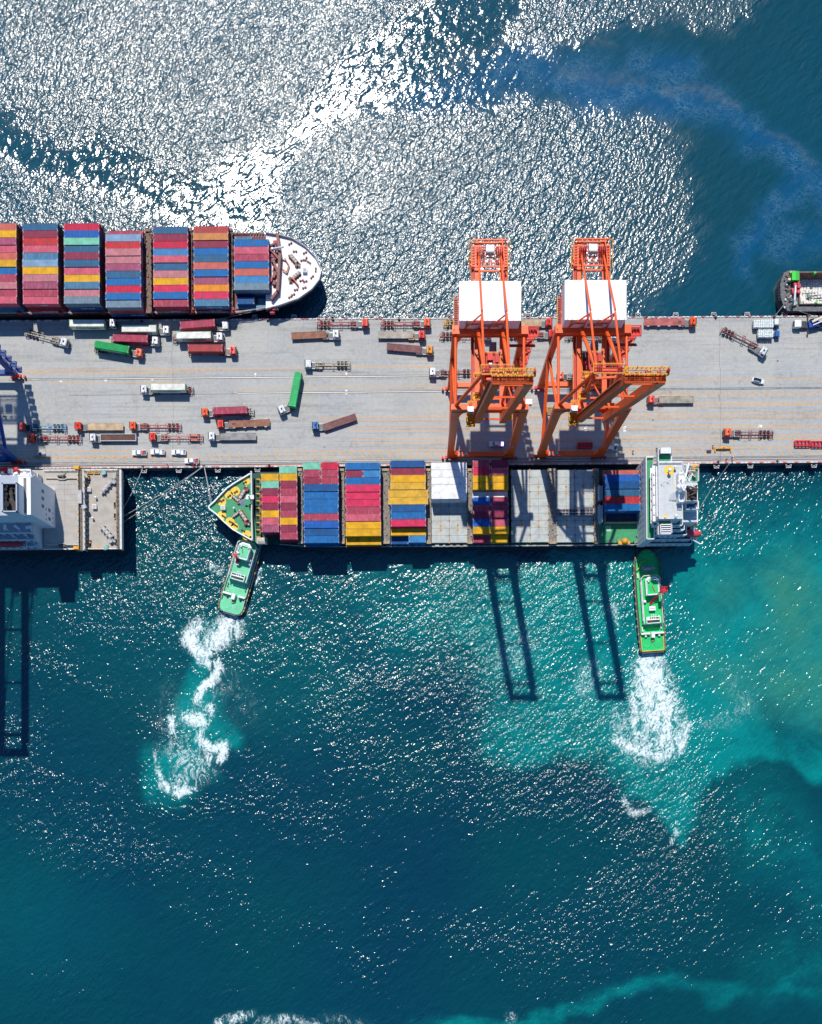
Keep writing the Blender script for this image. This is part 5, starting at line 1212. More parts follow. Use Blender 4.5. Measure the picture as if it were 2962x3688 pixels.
def lashing_bridge(f, xa, xb, ya, yb, z0, z1, R, mat, mat2, zr=None):
    b = MB(); f.span(b, xa, xb, ya, yb, z1 - .15, z1, zr); a = f.l(xa, yb, z1); c = f.l(xb, ya, z1)
    n = 12
    for i in range(n + 1):
        y = a.y + (c.y - a.y) * i / n
        for x in (a.x + .1, c.x - .1): b.bar((x, y, z0), (x, y, z1 + 1.0), .16, .16, 1)
        if i < n:
            b.box((random.uniform(a.x + .3, c.x - .3), y + 1.0, z1 + .2), (.5, random.uniform(.4, 1.3), .4), 0, random.choice((0, 1)))
    for x in (a.x + .1, c.x - .1): b.bar((x, a.y, z1 + 1.0), (x, c.y, z1 + 1.0), .08, .08, 1)
    for y in (a.y + .3, c.y - .3): b.box(((a.x + c.x) / 2, y, z1 + .3), (abs(c.x - a.x) * .8, .9, .6), 0, 1)
    return b.build('lashing_bridge', [mat, mat2], R)
def build_north_ship():
    f = Frame('container_ship', 'container ship with pale bow deck and dark hull, moored along the northern quay edge', 'ship', 620, 985, .0061, 'container ships')
    R = f.R; HULL = M('hull_navy', (.012, .016, .028), .4, .2); RED = M('deck_oxide', (.20, .055, .045), .7, .35, .8); PALE = M('deck_pale', (.82, .80, .78), .75, .12, .5, rust=.04)
    RB = M('gear_oxide', (.19, .05, .045), .55, .35, 2); DR = M('drum_rope', (.5, .47, .42), .8, .3, 3); GRY = M('steel_grey', (.42, .43, .44), .6, .25); YEL = M('rail_yellow', rgb(250, 175, 25), .5, .2); BRN = M('bridge_brown', (.17, .12, .09), .75, .4, 1.5); OR = M('rail_orange', rgb(240, 130, 40), .5, .2)
    bow = [(833, 839), (930, 838), (996, 847), (1051, 860), (1099, 889), (1136, 926), (1153, 959), (1158, 984), (1151, 1011), (1125, 1044), (1077, 1078), (1003, 1104), (929, 1119), (848, 1129)]
    out = [(-330, 846)] + bow + [(-330, 1136)]
    tip = f.l(1158, 984, 8)
    def below(p):
        t = sstep(12, 52, np.array(p[0]))  # narrower and set back under the flare
        return (p[0] - 7.5 * float(t) ** 2, (p[1] - tip.y) * (1 - .42 * float(t)) + tip.y, 0)
    top, b = hull_from(f, out, 6.4, None, below); b.build('hull', [HULL, RED], R)
    fc = ccw(ring(f, [(958, 841)] + bow[2:12] + [(958, 1115)], 8.2)); b = MB(); b.prism([(p[0], p[1]) for p in fc], 6.3, 8.2, 0, 1); b.build('forecastle', [HULL, PALE], R)
    bulwark(fc, 8.2, 1.15, GRY, R, sel=lambda p, q: p[0] > f.l(962, 900, 8).x or q[0] > f.l(962, 900, 8).x)
    b = MB()
    s0 = [p for p in top if p[0] < fc[0][0] + 999]
    b.rail([f.l(-200, 1131, 6.4), f.l(848, 1127, 6.4), f.l(929, 1117, 6.4), f.l(1000, 1102, 6.4)], 1.1, .07, 0); b.rail([f.l(-200, 843, 6.4), f.l(833, 841, 6.4), f.l(950, 841, 6.4)], 1.1, .07, 0); b.build('guard_rail', [GRY], R)
    for (x, y, a) in ((1046, 878, .6), (1063, 906, 0), (1099, 911, .5), (1090, 938, .2), (1047, 921, 0), (1113, 945, -.6), (1138, 972, 1.5), (1125, 998, .8), (1100, 1014, .2), (1087, 1011, .2), (1097, 1037, .3), (1067, 1044, .2), (1046, 1070, .5), (1056, 1062, .4), (1103, 933, 1.2)):
        twin_bollard(f, x, y, 8.2, a, [RB], R, .62)
    windlass(f, 1062, 941, 8.2, -.85, R, RB, DR, .72); windlass(f, 1063, 1000, 8.2, .72 + PI, R, RB, DR, .72)
    MB().box(f.l(1099, 977, 8.2) + Vector((0, 0, .6)), (1.5, 1.5, 1.2)).box(f.l(1099, 977, 8.2) + Vector((0, 0, 1.25)), (1.0, 1.0, .1), 0, 1).build('deck_hatch', [PALE, M('lid_grey', (.28, .29, .30), .5)], R)
    MB().rail([f.l(1028, 935, 8.2), f.l(1042, 958, 8.2), f.l(1034, 984, 8.2), f.l(1020, 974, 8.2)], 1.2, .1, 0).build('winch_rail', [OR], R); MB().rail([f.l(1055, 1004, 8.2), f.l(1075, 1030, 8.2)], 1.2, .14, 0).build('winch_rail', [OR], R)
    # breakwater and its red bracing, fore mast lying in the view
    b = MB()
    for (xa, ya, xb, yb, w, h) in ((1002, 852, 1012, 925, .9, 2.6), (1012, 925, 1003, 1058, .9, 2.6), (976, 905, 1006, 940, .8, 2.2), (985, 940, 1004, 990, .8, 2.2), (972, 893, 1000, 880, .6, 1.5), (980, 1085, 1000, 1060, .8, 2.0)):
        p, q = f.l(xa, ya, 8), f.l(xb, yb, 8); b.bar(p + Vector((0, 0, .2 + h / 2)), q + Vector((0, 0, .2 + h / 2)), w, h)
    for k in range(14):
        p = f.l(988 + random.uniform(-10, 14), 880 + k * 11, 8.2); b.box((p.x, p.y, 8.9), (random.uniform(.4, 1.4), random.uniform(.5, 1.6), 1.4), random.uniform(-.4, .4), 1 if k % 4 == 0 else 0)
    b.build('breakwater', [RB, M('gear_pink', rgb(200, 60, 90), .6, .3)], R)
    b = MB(); p, q = f.l(982, 898, 10), f.l(1022, 894, 12); b.tube((p.x, p.y, 10.5), (q.x, q.y, 13), .32, 12, 0); b.tube((p.x, p.y, 8), (p.x, p.y, 11), .4, 12, 0); b.build('foremast', [M('mast_pale_blue', (.55, .62, .75), .5)], R)
    b = MB(); f.span(b, 962, 1000, 870, 1110, 6.4, 8.15, 8.15); b.build('walkway_block', [M('walk_grey', (.33, .30, .27), .7, .4, 1)], R)
    for i in range(9): p = f.l(905 + i * 10, 842 + .3 * i, 6.4); MB().bar((p.x, p.y, 6.4), (p.x, p.y - 2.0, 8.6), .12, .12).build('side_stanchion', [GRY], R)
    for i in range(8): p = f.l(936 + i * 9, 1116 - i * 2.3, 6.4); MB().box((p.x, p.y, 6.9), (.35, .35, 1.0)).build('side_stanchion', [GRY], R)
    # forward hatch and coamings under the stacks
    bays = [(-68, 803.6, 3), (81, 803.3, 3), (230, 803.6, 3), (379, 816, 3), (551, 815.5, 2), (696, 813.5, 2), (842, 861.5, 2)]
    tops = [['salmon', 'yellow', 'mauve', 'pink', 'salmon', 'yellow', 'mid blue', 'rose', 'pale pink', 'rose', 'pink'],
            ['slate blue', 'maroon', 'red', 'pink', 'steel blue', 'pale steel blue', 'yellow', 'pale pink', 'mauve', 'rose', 'pink'],
            ['crimson', 'bright blue', 'mint', 'slate blue', 'maroon', 'slate blue', 'pink', 'yellow', 'steel blue', 'pale pink', 'grey blue'],
            [None, 'pale steel blue', 'red', 'pale pink', 'pale pink', 'mauve', 'slate blue', 'mid blue', 'crimson', 'mid blue', 'grey blue'],
            ['slate blue', 'maroon', 'crimson', 'light blue', 'pink', 'slate blue', 'pale pink', 'yellow', 'hot pink', 'mid blue', 'rose'],
            ['brick red', 'tan orange', 'maroon', 'mid blue', 'slate blue', 'salmon', 'mid blue', 'mauve', 'orange', 'hot pink', 'steel blue'],
            ['mid blue', 'pink', 'rose', 'mid blue', 'salmon', 'light blue', 'grey blue']]
    south = {0: ['pink', 'deep blue', 'teal'], 1: ['pink', 'dark maroon', 'crimson'], 2: ['grey blue', 'deep blue', 'dark maroon'], 3: ['grey blue', 'brick red', 'deep blue'], 4: ['rose', 'brick red'], 5: ['steel blue', 'dark maroon'], 6: ['grey blue', 'deep blue']}
    g = 'containers stacked on the northern ship'
    for bi, (x0, y0, nt) in enumerate(bays):
        ztop = 6.5 + 2.6 * nt; a = bay_origin(f, x0, y0, ztop)
        bn = ORD[len(bays) - 1 - bi]; nrow = len(tops[bi])
        tn = ['top', 'middle', 'bottom'] if nt == 3 else ['top', 'bottom']
        for i, c in enumerate(tops[bi]):
            for t in range(nt):
                cc = c if t == 0 else (south[bi][t] if i == nrow - 1 else LOWER[(i * 5 + bi * 3 + t * 7) % len(LOWER)])
                if t == 0 and c is None: continue
                if t == 1 and c is None: cc = 'rose'
                if t == 2 and 0 < i < nrow - 1: continue
                k = put(f, a, i, cc, ztop - 2.6 * t, label=f"{cc} container, {tn[t]} tier, {ORD[i]} row from seaward, {bn} bay from northern ship's bow", group=g)
                if i == nrow - 1:
                    tx = {(1, 0): ('HMM', .9), (1, 2): ('HYUNDAI', 1.0), (2, 1): ('CMA CGM', .8), (3, 2): ('CMA CGM', .8), (4, 1): ('HAPAG', .8), (5, 0): ('CMA CGM', .9), (5, 1): ('CMA CGM', .7)}.get((bi, t))
                    if tx: side_text(k, tx[0], 2.59, tx[1], 'white', (.8 if bi != 3 else 3), sq=1.2)
        if nt == 3:
            b = MB(); b.span(a.x + .4, a.x + 11.8, a.y - PITCH * (nrow - 1) + .3, a.y - PITCH - .3, 6.4, 9.05); b.build('hatch_coaming', [RED], R)
        # lashing gear between the bays
        if bi < 6:
            xe = x0 + 128; xn = bays[bi + 1][0] - 2; w = max(16, xn - xe)
            if w > 25: lashing_bridge(f, xn - 24, xn - 4, y0 + 12, 1128, 6.4, 9.6, R, BRN, RB, 9.6)
            else: lashing_bridge(f, xe + 4, xe + 14, y0 + 12, 1128, 6.4, 8.2, R, BRN, RB, 8.2)
        p = f.l(x0 + 140, 1124, 7); MB().box((p.x, p.y, 7.2), (1.6, 1.3, 1.5)).box((p.x + .6, p.y + .6, 8.2), (.9, .9, .8), .3).build('lashing_post', [M('post_red', rgb(205, 60, 70), .6, .3)], R)
    # short boxes beside the forward bay
    a = f.l(846, 852, 9.1); put(f, a, 0, 'steel blue', 11.7 - 2.6, L=6.06, label='steel blue short container at the seaward side of the bay behind the pale bow', group=g)
    a = f.l(854, 1069, 9.1); put(f, a, 0, 'deep blue', 9.1, L=6.06, label='deep blue short container low beside the quay-side forward bay, northern ship', group=g)
    b = MB(); f.span(b, 930, 975, 1075, 1108, 6.4, 6.9); f.span(b, 850, 930, 1094, 1112, 6.4, 6.8); b.build('side_hatch', [M('hatch_blue', (.10, .20, .30), .6, .3)], R)
    rope(P(905, 1123, 7.2), P(752, 1155, QZ + .6), 'long rope from the northern ship to the quay near a red lorry', .3)
def build_south_ship():
    f = Frame('container_ship', 'container ship with green bow deck and half-unloaded bays, under the orange cranes', 'ship', 1640, 1825, .0080, 'container ships')
    R = f.R; pass
    HULL = MATS['hull_navy']; GRN = M('deck_green', rgb(60, 155, 105, .85), .65, .2, .5, rust=.03); DGR = M('deck_dark_green', rgb(20, 85, 70, .8), .7, .3); RB = MATS['gear_oxide']; DR = MATS['drum_rope']; WHT = M('ship_white', (.80, .80, .80), .5, .06, .8, rust=.0)
    YEL = M('pad_yellow', rgb(250, 208, 70), .6, .15, 1); GRY = MATS['steel_grey']; BRN = M('bridge_grey_brown', (.22, .20, .175), .8, .4, 1.5); TAN = M('coaming_tan', (.36, .29, .20), .75, .3, 1, rust=.15); NAVY = M('hold_shade_blue', (.05, .10, .19), .6, .2)
    bow = [(903, 1708), (849, 1740), (819, 1760), (795, 1785), (774, 1808), (760, 1820), (753, 1828), (760, 1838), (780, 1852), (808, 1880), (840, 1908), (875, 1928), (912, 1948), (927, 1956)]
    out = [(2516, 1690), (2000, 1694), (1150, 1703)] + [(1010, 1700), (940, 1700)] + bow + [(1010, 1963), (1090, 1971), (1300, 1973), (2000, 1968), (2440, 1964), (2512, 1940)]
    tip = f.l(753, 1828, 8)
    def below(p):
        d = p[0] - tip.x; t = 1 - float(sstep(0, 38, np.array(d)))
        return (p[0] + 6.0 * t ** 2, (p[1] - tip.y) * (1 - .45 * t) + tip.y, 0)
    top, b = hull_from(f, out, 6.4, None, below); b.build('hull', [HULL, DGR], R)
    MB().loft([[(p[0], p[1], .2) for p in offset_in([below(p) for p in top], -.03)], [(p[0], p[1], .75) for p in offset_in([below(p) for p in top], -.03)]], 0, None, False).build('boot_topping', [M('boot_red', (.25, .03, .03), .6)], R)
    fc = ccw(ring(f, bow, 8.4)); b = MB(); b.prism([(p[0], p[1]) for p in fc], 6.3, 8.4, 0, 1); b.build('forecastle', [HULL, GRN], R)
    bulwark(fc, 8.4, 1.1, WHT, R, t=.4, sel=lambda p, q: not (p[0] > f.l(900, 1800, 8).x and q[0] > f.l(900, 1800, 8).x))
    z = 8.4
    for (x, y, r) in ((889, 1733, 13), (848, 1769, 17), (825, 1783, 15), (799, 1807, 16), (799, 1857, 16), (829, 1880, 17), (846, 1897, 14), (890, 1928, 18), (906, 1940, 10)):
        p = f.l(x, y, z); r *= .0965
        MB().add([(p.x + r * math.cos(k * PI / 12), p.y + r * math.sin(k * PI / 12), z + .012) for k in range(24)], [tuple(range(24))]).build('safety_circle', [YEL], R)
    for (x, y, a) in ((882, 1738, .5), (850, 1772, .6), (826, 1787, .7), (802, 1803, .6), (788, 1806, .6), (806, 1860, -.6), (832, 1880, -.5), (850, 1893, -.6), (876, 1911, -.5), (888, 1931, -.5)): twin_bollard(f, x, y, z, a, [M('bollard_dark', (.07, .05, .03), .6, .4)], R, .6)
    windlass(f, 877, 1778, z, 1.05, R, RB, DR, .78); windlass(f, 881, 1866, z, -1.0, R, RB, DR, .85); windlass(f, 853, 1800, z, -.75, R, RB, DR, .55); windlass(f, 855, 1852, z, .62, R, RB, DR, .55)
    p = f.l(806, 1831, z); MB().box((p.x, p.y, z + .7), (1.6, 1.5, 1.4)).box((p.x, p.y, z + 1.45), (1.2, 1.2, .1), 0, 1).build('deck_hatch', [WHT, GRY], R)
    p = f.l(845, 1833, z); MB().cyl((p.x, p.y, z), .16, 1.2, 10).ball((p.x, p.y, z + 1.4), .38).build('mushroom_vent', [WHT], R)
    # breakwater and foremast
    b = MB(); a, c = f.l(907, 1700, 10), f.l(909, 1790, 10); b.bar((a.x, a.y, 9.9), (c.x, c.y, 9.9), .5, 3.0); a, c = f.l(909, 1872, 10), f.l(911, 1946, 10); b.bar((a.x, a.y, 9.9), (c.x, c.y, 9.9), .5, 3.0)
    a, c = f.l(909, 1790, 10), f.l(909, 1872, 10); b.bar((a.x, a.y, 9.9), (c.x, c.y, 9.9), .4, 3.0); b.build('breakwater', [M('break_grey', (.52, .54, .57), .6, .1)], R)
    p = f.l(907, 1800, z); b = MB(); b.box((p.x, p.y, z + 3.6), (2.8, 1.3, .25)); b.cyl((p.x - .2, p.y, z), .35, 6.5, 12); b.add([(p.x - 1.2, p.y, z + 3.4), (p.x - 5.4, p.y - 1.0, z), (p.x - 2.2, p.y - 2.6, z), (p.x - 1.8, p.y - .4, z + 3.4)], [(0, 1, 2, 3)]); b.rail([(p.x - 1.4, p.y - .65, z + 3.7), (p.x + 1.4, p.y - .65, z + 3.7), (p.x + 1.4, p.y + .65, z + 3.7)], 1, .05); b.build('foremast', [WHT], R)
    b = MB(); f.span(b, 922, 938, 1712, 1958, 6.4, 7.6, 7.6)
    for i in range(9): pp = f.l(930, 1725 + i * 26, 9); b.rail([(pp.x - .7, pp.y, 7.6), (pp.x + .7, pp.y, 7.6), (pp.x + .7, pp.y - 1.6, 7.6)], 1.3, .09, 1)
    b.build('forward_walkway', [DGR, MATS['rail_yellow']], R)
    b = MB(); f.span(b, 925, 960, 1936, 1957, 6.4, 9.2, 9.2)
    for i in range(8): pp = f.l(929 + i * 4, 1947, 9.3); b.box((pp.x, pp.y, 9.5), (.2, 1.0, .5), .4, 1)
    b.build('accommodation_ladder', [M('ladder_cream', (.60, .55, .42), .7, .3), GRY], R)
    g = 'containers stacked on the southern ship'
    ZT = 14.3
    def lab40(c, i, bay, tier='top'): return f"{c} container, {tier} tier, {ORD[i]} row from quay, {ORD[bay]} bay from southern ship's bow"
    def lab20(c, i, bay, half, tier=None): return f"{c} short container, {ORD[i]} row from quay, {half} half, southern ship's {ORD[bay]} bay" + (f', {tier}' if tier else '')
    def coaming(a, n, z1=11.6, i0=0): b = MB(); b.span(a.x + .3, a.x + 12.3, a.y - PITCH * (n - 1) + .2, a.y - PITCH * (i0 + 1), 6.4, z1); b.build('hatch_coaming', [M('coaming_dark', (.05, .04, .04), .8, .3)], R)
    # bay 1: two columns of short boxes
    a = bay_origin(f, 940, 1679, ZT)
    Lc = {1: 'yellow', 2: 'mint', 3: 'maroon', 4: 'hot pink', 5: 'maroon', 6: 'yellow', 7: 'pink', 8: 'mauve'}
    Rc = ['mint', 'yellow', 'maroon', 'rose', 'pink', 'maroon', 'rose', 'yellow', 'maroon', 'rose']
    for i, c in Lc.items(): put(f, a, i, c, ZT, 6.06, 0, lab20(c, i, 0, 'forward'), g)
    for i, c in enumerate(Rc): put(f, a, i, c, ZT, 6.06, 6.35, lab20(c, i, 0, 'after'), g)
    for i, h in ((8, 0), (9, 1)):
        for t in (1, 2):
            c = ('maroon', 'dark maroon')[t - 1]; put(f, a, i, c, ZT - 2.6 * t, 6.06, 6.35 * h, lab20(c, i, 0, ('forward', 'after')[h], ('middle tier', 'bottom tier')[t - 1]), g)
    coaming(a, 9, 11.6, 1)
    # bay 2
    a = bay_origin(f, 1091.5, 1665, ZT)
    pairs = [('mint', 'crimson'), ('rose', 'rose'), ('maroon', 'rose')]; long_ = ['deep blue', 'mid blue', 'mid blue', 'mid blue', 'rose', 'bright blue', 'deep blue', 'mid blue']
    for i, (c, d) in enumerate(pairs): put(f, a, i, c, ZT, 6.06, 0, lab20(c, i, 1, 'forward'), g); put(f, a, i, d, ZT, 6.06, 6.13, lab20(d, i, 1, 'after'), g)
    for i, c in enumerate(long_): put(f, a, i + 3, c, ZT, label=lab40(c, i + 3, 1), group=g)
    for i in range(11):
        c = LOWER[(i * 5 + 4) % 12] if i < 10 else 'deep blue'; put(f, a, i, c, ZT - 2.6, label=lab40(c, i, 1, 'middle'), group=g)
    put(f, a, 10, 'slate blue', ZT - 5.2, label=lab40('slate blue', 10, 1, 'bottom'), group=g); coaming(a, 11, 9.0)
    # bay 3
    a = bay_origin(f, 1243, 1666.5, ZT)
    put(f, a, 0, 'mid blue', ZT, label=lab40('mid blue', 0, 2), group=g); put(f, a, 1, 'maroon', ZT, 6.06, 0, lab20('maroon', 1, 2, 'forward'), g); put(f, a, 1, 'light blue', ZT, 6.06, 6.13, lab20('light blue', 1, 2, 'after'), g); put(f, a, 2, 'mid blue', ZT, label=lab40('mid blue', 2, 2), group=g)
    for i, c in enumerate(['hot pink', 'hot pink', 'hot pink', 'rose', 'pink', 'yellow', 'yellow']): k = put(f, a, i + 3, c, ZT, label=lab40(c, i + 3, 2), group=g)
    put(f, a, 10, 'yellow', ZT - 2.6, label=lab40('yellow', 10, 2, 'middle'), group=g)
    for i in range(10): c = LOWER[(i * 7 + 1) % 12] if i < 9 else 'dark maroon'; put(f, a, i, c, ZT - 2.6, label=lab40(c, i, 2, 'middle'), group=g)
    put(f, a, 10, 'dark maroon', ZT - 5.2, label=lab40('dark maroon', 10, 2, 'bottom'), group=g); coaming(a, 11, 9.0)
    # bay 4
    a = bay_origin(f, 1405.5, 1658.5, ZT)
    for i, c in enumerate(['deep blue', 'maroon', 'yellow', 'amber']): put(f, a, i, c, ZT, label=lab40(c, i, 3), group=g)
    for i in (4, 5): put(f, a, i, 'amber', ZT + .05, 13.7, -.72, f"amber extra-long container, {ORD[i]} row from quay, southern ship's fourth bay", g)
    for i, c in ((6, 'deep blue'), (7, 'mid blue'), (8, 'hot pink')): put(f, a, i, c, ZT, label=lab40(c, i, 3), group=g)
    put(f, a, 9, 'yellow', ZT - 2.6, label=lab40('yellow', 9, 3, 'middle'), group=g); put(f, a, 10, 'deep blue', ZT - 5.2, 6.06, 0, lab20('deep blue', 10, 3, 'forward', 'bottom tier'), g); put(f, a, 10, 'light blue', ZT - 2.6, 6.06, 6.13, lab20('light blue', 10, 3, 'after', 'middle tier'), g)
    put(f, a, 10, 'mid blue', ZT - 5.2, 6.06, 6.13, lab20('mid blue', 10, 3, 'after', 'bottom tier'), g)
    for i in range(9): c = LOWER[(i * 5 + 2) % 12]; put(f, a, i, c, ZT - 2.6, label=lab40(c, i, 3, 'middle'), group=g)
    coaming(a, 11, 9.0)
    # bay 5: white refrigerated boxes, then bare hatch
    a = bay_origin(f, 1554, 1665.5, ZT)
    for i in range(5):
        k = put(f, a, i, 'white', ZT, label=f"white refrigerated container, {ORD[i]} from quay of five side by side, top tier", group=g); put(f, a, i, 'white', ZT - 2.6, label=f"white refrigerated container under the {ORD[i]} white one from quay, middle tier", group=g)
        if i == 4: put(f, a, i, 'white', ZT - 5.2, label='white refrigerated container at the bottom of the open white stack face', group=g); side_text(k, 'HYUNDAI', 2.59, 1.25, 'dark', .6, sq=1.25)
    coaming(a, 4, 9.0)
    # bay 6: short boxes in crane shade
    a = bay_origin(f, 1702.5, 1658, ZT)
    prs = [('rose', 'maroon', 0), ('hot pink', 'pink', 0), ('yellow', 'yellow', 0), ('yellow', 'yellow', 0), None, ('bright blue', 'rose', 0), ('rose', 'rose', 0), ('maroon', 'maroon', 0), ('bright blue', 'pink', 0), ('yellow', 'yellow', 0), ('rose', 'yellow', 1)]
    for i, pr in enumerate(prs):
        if pr is None: put(f, a, i, 'white', ZT - 2.6, label='white container sunk one tier between yellow and blue short boxes', group=g); continue
        for h in (0, 1): put(f, a, i, pr[h], ZT - 2.6 * pr[2], 6.06, 6.2 * h, lab20(pr[h], i, 5, ('forward', 'after')[h]), g)
    for h in (0, 1):
        put(f, a, 10, 'dark maroon', ZT - 5.2, 6.06, 6.2 * h, lab20('dark maroon', 10, 5, ('forward', 'after')[h], 'bottom tier'), g)
    coaming(a, 11, 9.05); coaming(a, 10, 11.6, 4); b = MB(); b.span(a.x + .3, a.x + 12.3, a.y - PITCH * 4 + .1, a.y - .5, 9, 11.65); b.build('hatch_coaming', [MATS['coaming_dark']], R)
    # bare hatch covers with lashing sockets
    HC = M('hatch_pale', (.42, .44, .41), .7, .2, .5, rust=.16, rustcol=(.33, .17, .08)); 
    HC = M('hatch_cover_paint', (.42, .45, .425), .7, .2, .5, rust=.17, rustcol=(.33, .17, .08)); PAD = M('socket_orange', rgb(240, 170, 50), .6, .3); RST = M('socket_rust', (.25, .09, .04), .8, .4)
    for (xa, xb, ya, yb) in ((1553, 1684, 1745, 1955), (1843, 1976, 1692, 1953), (2005, 2138, 1692, 1953)):
        b = MB(); f.span(b, xa, xb, ya, yb, 6.4, 7.7, 7.7); A = f.l(xa, yb, 7.7); C = f.l(xb, ya, 7.7)
        n = int(round((C.y - A.y) / PITCH))
        for i in range(1, n): b.span(A.x, C.x, A.y + i * (C.y - A.y) / n - .03, A.y + i * (C.y - A.y) / n + .03, 7.7, 7.73, 3)
        b.span((A.x + C.x) / 2 - .06, (A.x + C.x) / 2 + .06, A.y, C.y, 7.7, 7.74, 3)
        for q in (.27, .73):
            b.span(A.x + (C.x - A.x) * q - .03, A.x + (C.x - A.x) * q + .03, A.y + 1, C.y - 3, 7.7, 7.73, 3)
            for w in (.22, .30, .68, .77):
                y = A.y + (C.y - A.y) * w; b.box((A.x + (C.x - A.x) * q, y, 7.76), (.7, .7, .12), .78, 1); b.box((A.x + (C.x - A.x) * q, y, 7.84), (.25, .25, .1), 0, 2)
        for i in range(n + 1):
            for x in (A.x + .2, C.x - .2, (A.x + C.x) / 2): b.box((x, A.y + i * (C.y - A.y) / n, 7.78), (.35, .5, .16), 0, 2 if i % 2 else 1)
        b.build('hatch_cover', [HC, PAD, RST, M('seam_dark', (.12, .11, .10), .8)], R)
    # flat rack on the last bare hatch
    p = f.l(2075, 1845, 8.5); w = f.o + Matrix.Rotation(f.th, 3, 'Z') @ Vector((p.x, p.y, 0)); w.z = 7.8
    t = thing('flat_rack', 'grey open flat rack frame lying across the eastern bare hatch', 'flat rack', w, f.th); FG = M('rack_grey', (.30, .30, .32), .6, .3)
    for y in (-1.15, 0, 1.15): MB().bar((-6.1, y, .35), (6.1, y, .35), .22, .5).build('rail', [FG], t)
    b = MB()
    for i in range(11): b.bar((-6.0 + i * 1.2, -1.15, .35), (-6.0 + i * 1.2, 1.15, .35), .16, .3)
    b.build('cross_rib', [FG], t)
    for s in (-6.05, 6.05): MB().span(s - .15, s + .15, -1.25, 1.25, .1, 1.2).build('end_wall', [FG], t)
    MB().span(-5.9, 5.9, -1.1, 1.1, .02, .12).build('tray', [M('tray_charcoal', (.08, .08, .09), .7)], t)  # dark grey sheet on the bottom of the rack
    # lashing bridges
    for (xa, xb) in ((1073, 1090), (1223, 1241), (1376, 1404), (1534, 1552), (1684, 1701), (1978, 2003), (2141, 2156)):
        lashing_bridge(f, xa, xb, 1690, 1958, 6.4, 8.6, R, BRN, TAN, 8.6)
    b = MB(); b.rail([f.l(1010, 1962, 6.4), f.l(1095, 1969, 6.4), f.l(1300, 1971, 6.4), f.l(2000, 1966, 6.4), f.l(2320, 1963, 6.4)], 1.0, .07, 0, step=3)
    for i in range(42): pp = f.l(1100 + i * 25, 1966, 6.4); b.box((pp.x, pp.y, 6.65), (random.uniform(.6, 1.8), .5, .5), 0, random.choice((0, 1, 2)))
    b.build('guard_rail', [GRY, DGR, TAN], R)
    # bay 9 and the open hold behind it
    a = bay_origin(f, 2179, 1686, ZT)
    put(f, a, 0, 'salmon', ZT - 2.6, label=lab40('salmon', 0, 8, 'middle'), group=g)
    for i, c in enumerate(['bright blue', 'deep blue', 'slate blue', 'red', 'mid blue']): k = put(f, a, i + .08, c, ZT, label=lab40(c, i + 1, 8), group=g) if False else put(f, Vector((a.x, a.y + .35, a.z)), i + 1, c, ZT, label=lab40(c, i + 1, 8), group=g)
    side_text(k, 'HMM', 2.59, 1.0, 'white', 0, sq=1.2)
    for i in range(1, 6): c = LOWER[(i * 5) % 12] if i < 5 else 'deep blue'; put(f, Vector((a.x, a.y + .35, a.z)), i, c, ZT - 2.6, label=lab40(c, i, 8, 'middle'), group=g)
    coaming(Vector((a.x, a.y, 0)), 6, 9.0)
    b = MB()
    for (xa, xb, ya, yb) in ((2178, 2312, 1878, 1882), (2178, 2183, 1815, 1880), (2304, 2312, 1700, 1882)): f.span(b, xa, xb, ya, yb, 6.4, 9.6, 9.6, 0)
    f.span(b, 2183, 2304, 1830, 1878, 6.42, 6.6, 6.6, 1); b.build('hold_coaming', [TAN, NAVY], R)  # dark plate on the deck: shade of the deep hold put into its colour
    b = MB(); f.span(b, 2160, 2318, 1888, 1955, 6.42, 6.9, 6.9); b.build('green_hatch', [GRN], R)
    b = MB(); f.span(b, 2182, 2202, 1893, 1914, 6.9, 6.95, 6.95); b.build('hatch_plate', [M('plate_pale_green', (.30, .52, .36), .6)], R)
    b = MB(); p = f.l(2252, 1953, 8); b.box((p.x, p.y, 7.1), (3.8, 1.0, 1.2)); b.ball((p.x, p.y + .4, 7.9), 1.15, 14); b.box((p.x - 1.9, p.y - .2, 7.4), (.9, 1.3, 1.6)); b.build('deck_winch', [M('winch_amber', rgb(250, 175, 45), .5, .15)], R)
    for k, (x, y) in enumerate(((2197, 1950), (2230, 1948), (2290, 1952), (2300, 1930), (2310, 1945))):
        p = f.l(x, y, 7); MB().box((p.x, p.y, 7.1), (1.4, 1.1, 1.4), .2 * k).cyl((p.x + .6, p.y + .4, 6.4), .3, 1.6, 10).build('deck_machinery', [M('gear_green', (.16, .26, .17), .6, .4), ][:1], R)
    for i, (y0, y1) in enumerate(((1752, 1802), (1822, 1882))):
        b = MB(); a_ = f.l(2158, y1, 11); c_ = f.l(2170, y0, 11); b.span(a_.x, c_.x, a_.y, c_.y, 6.4, 12)
        for q in range(4): b.bar((a_.x - .1, a_.y + (c_.y - a_.y) * q / 3, 6.4), (a_.x - .1, a_.y + (c_.y - a_.y) * q / 3, 13), .2, .2)
        b.build('ventilator_house', [M('vent_blue_grey', (.36, .43, .50), .6)], R)
    superstructure(f, R, WHT, GRN, GRY)
    rope(P(760, 1822, 9), P(735, 1678, QZ + .7), 'heavy rope from the green bow to a bollard beside a pickup', .5, .09); rope(P(764, 1818, 9), P(736, 1679, QZ + .7), 'thinner rope running beside the heavy bow rope of the southern ship', .3, .07)
    rope(P(2510, 1850, 8), P(2632, 1664, QZ + .5), 'thin rope from the southern ship stern to the linesmen in the east', 3.0, .05)
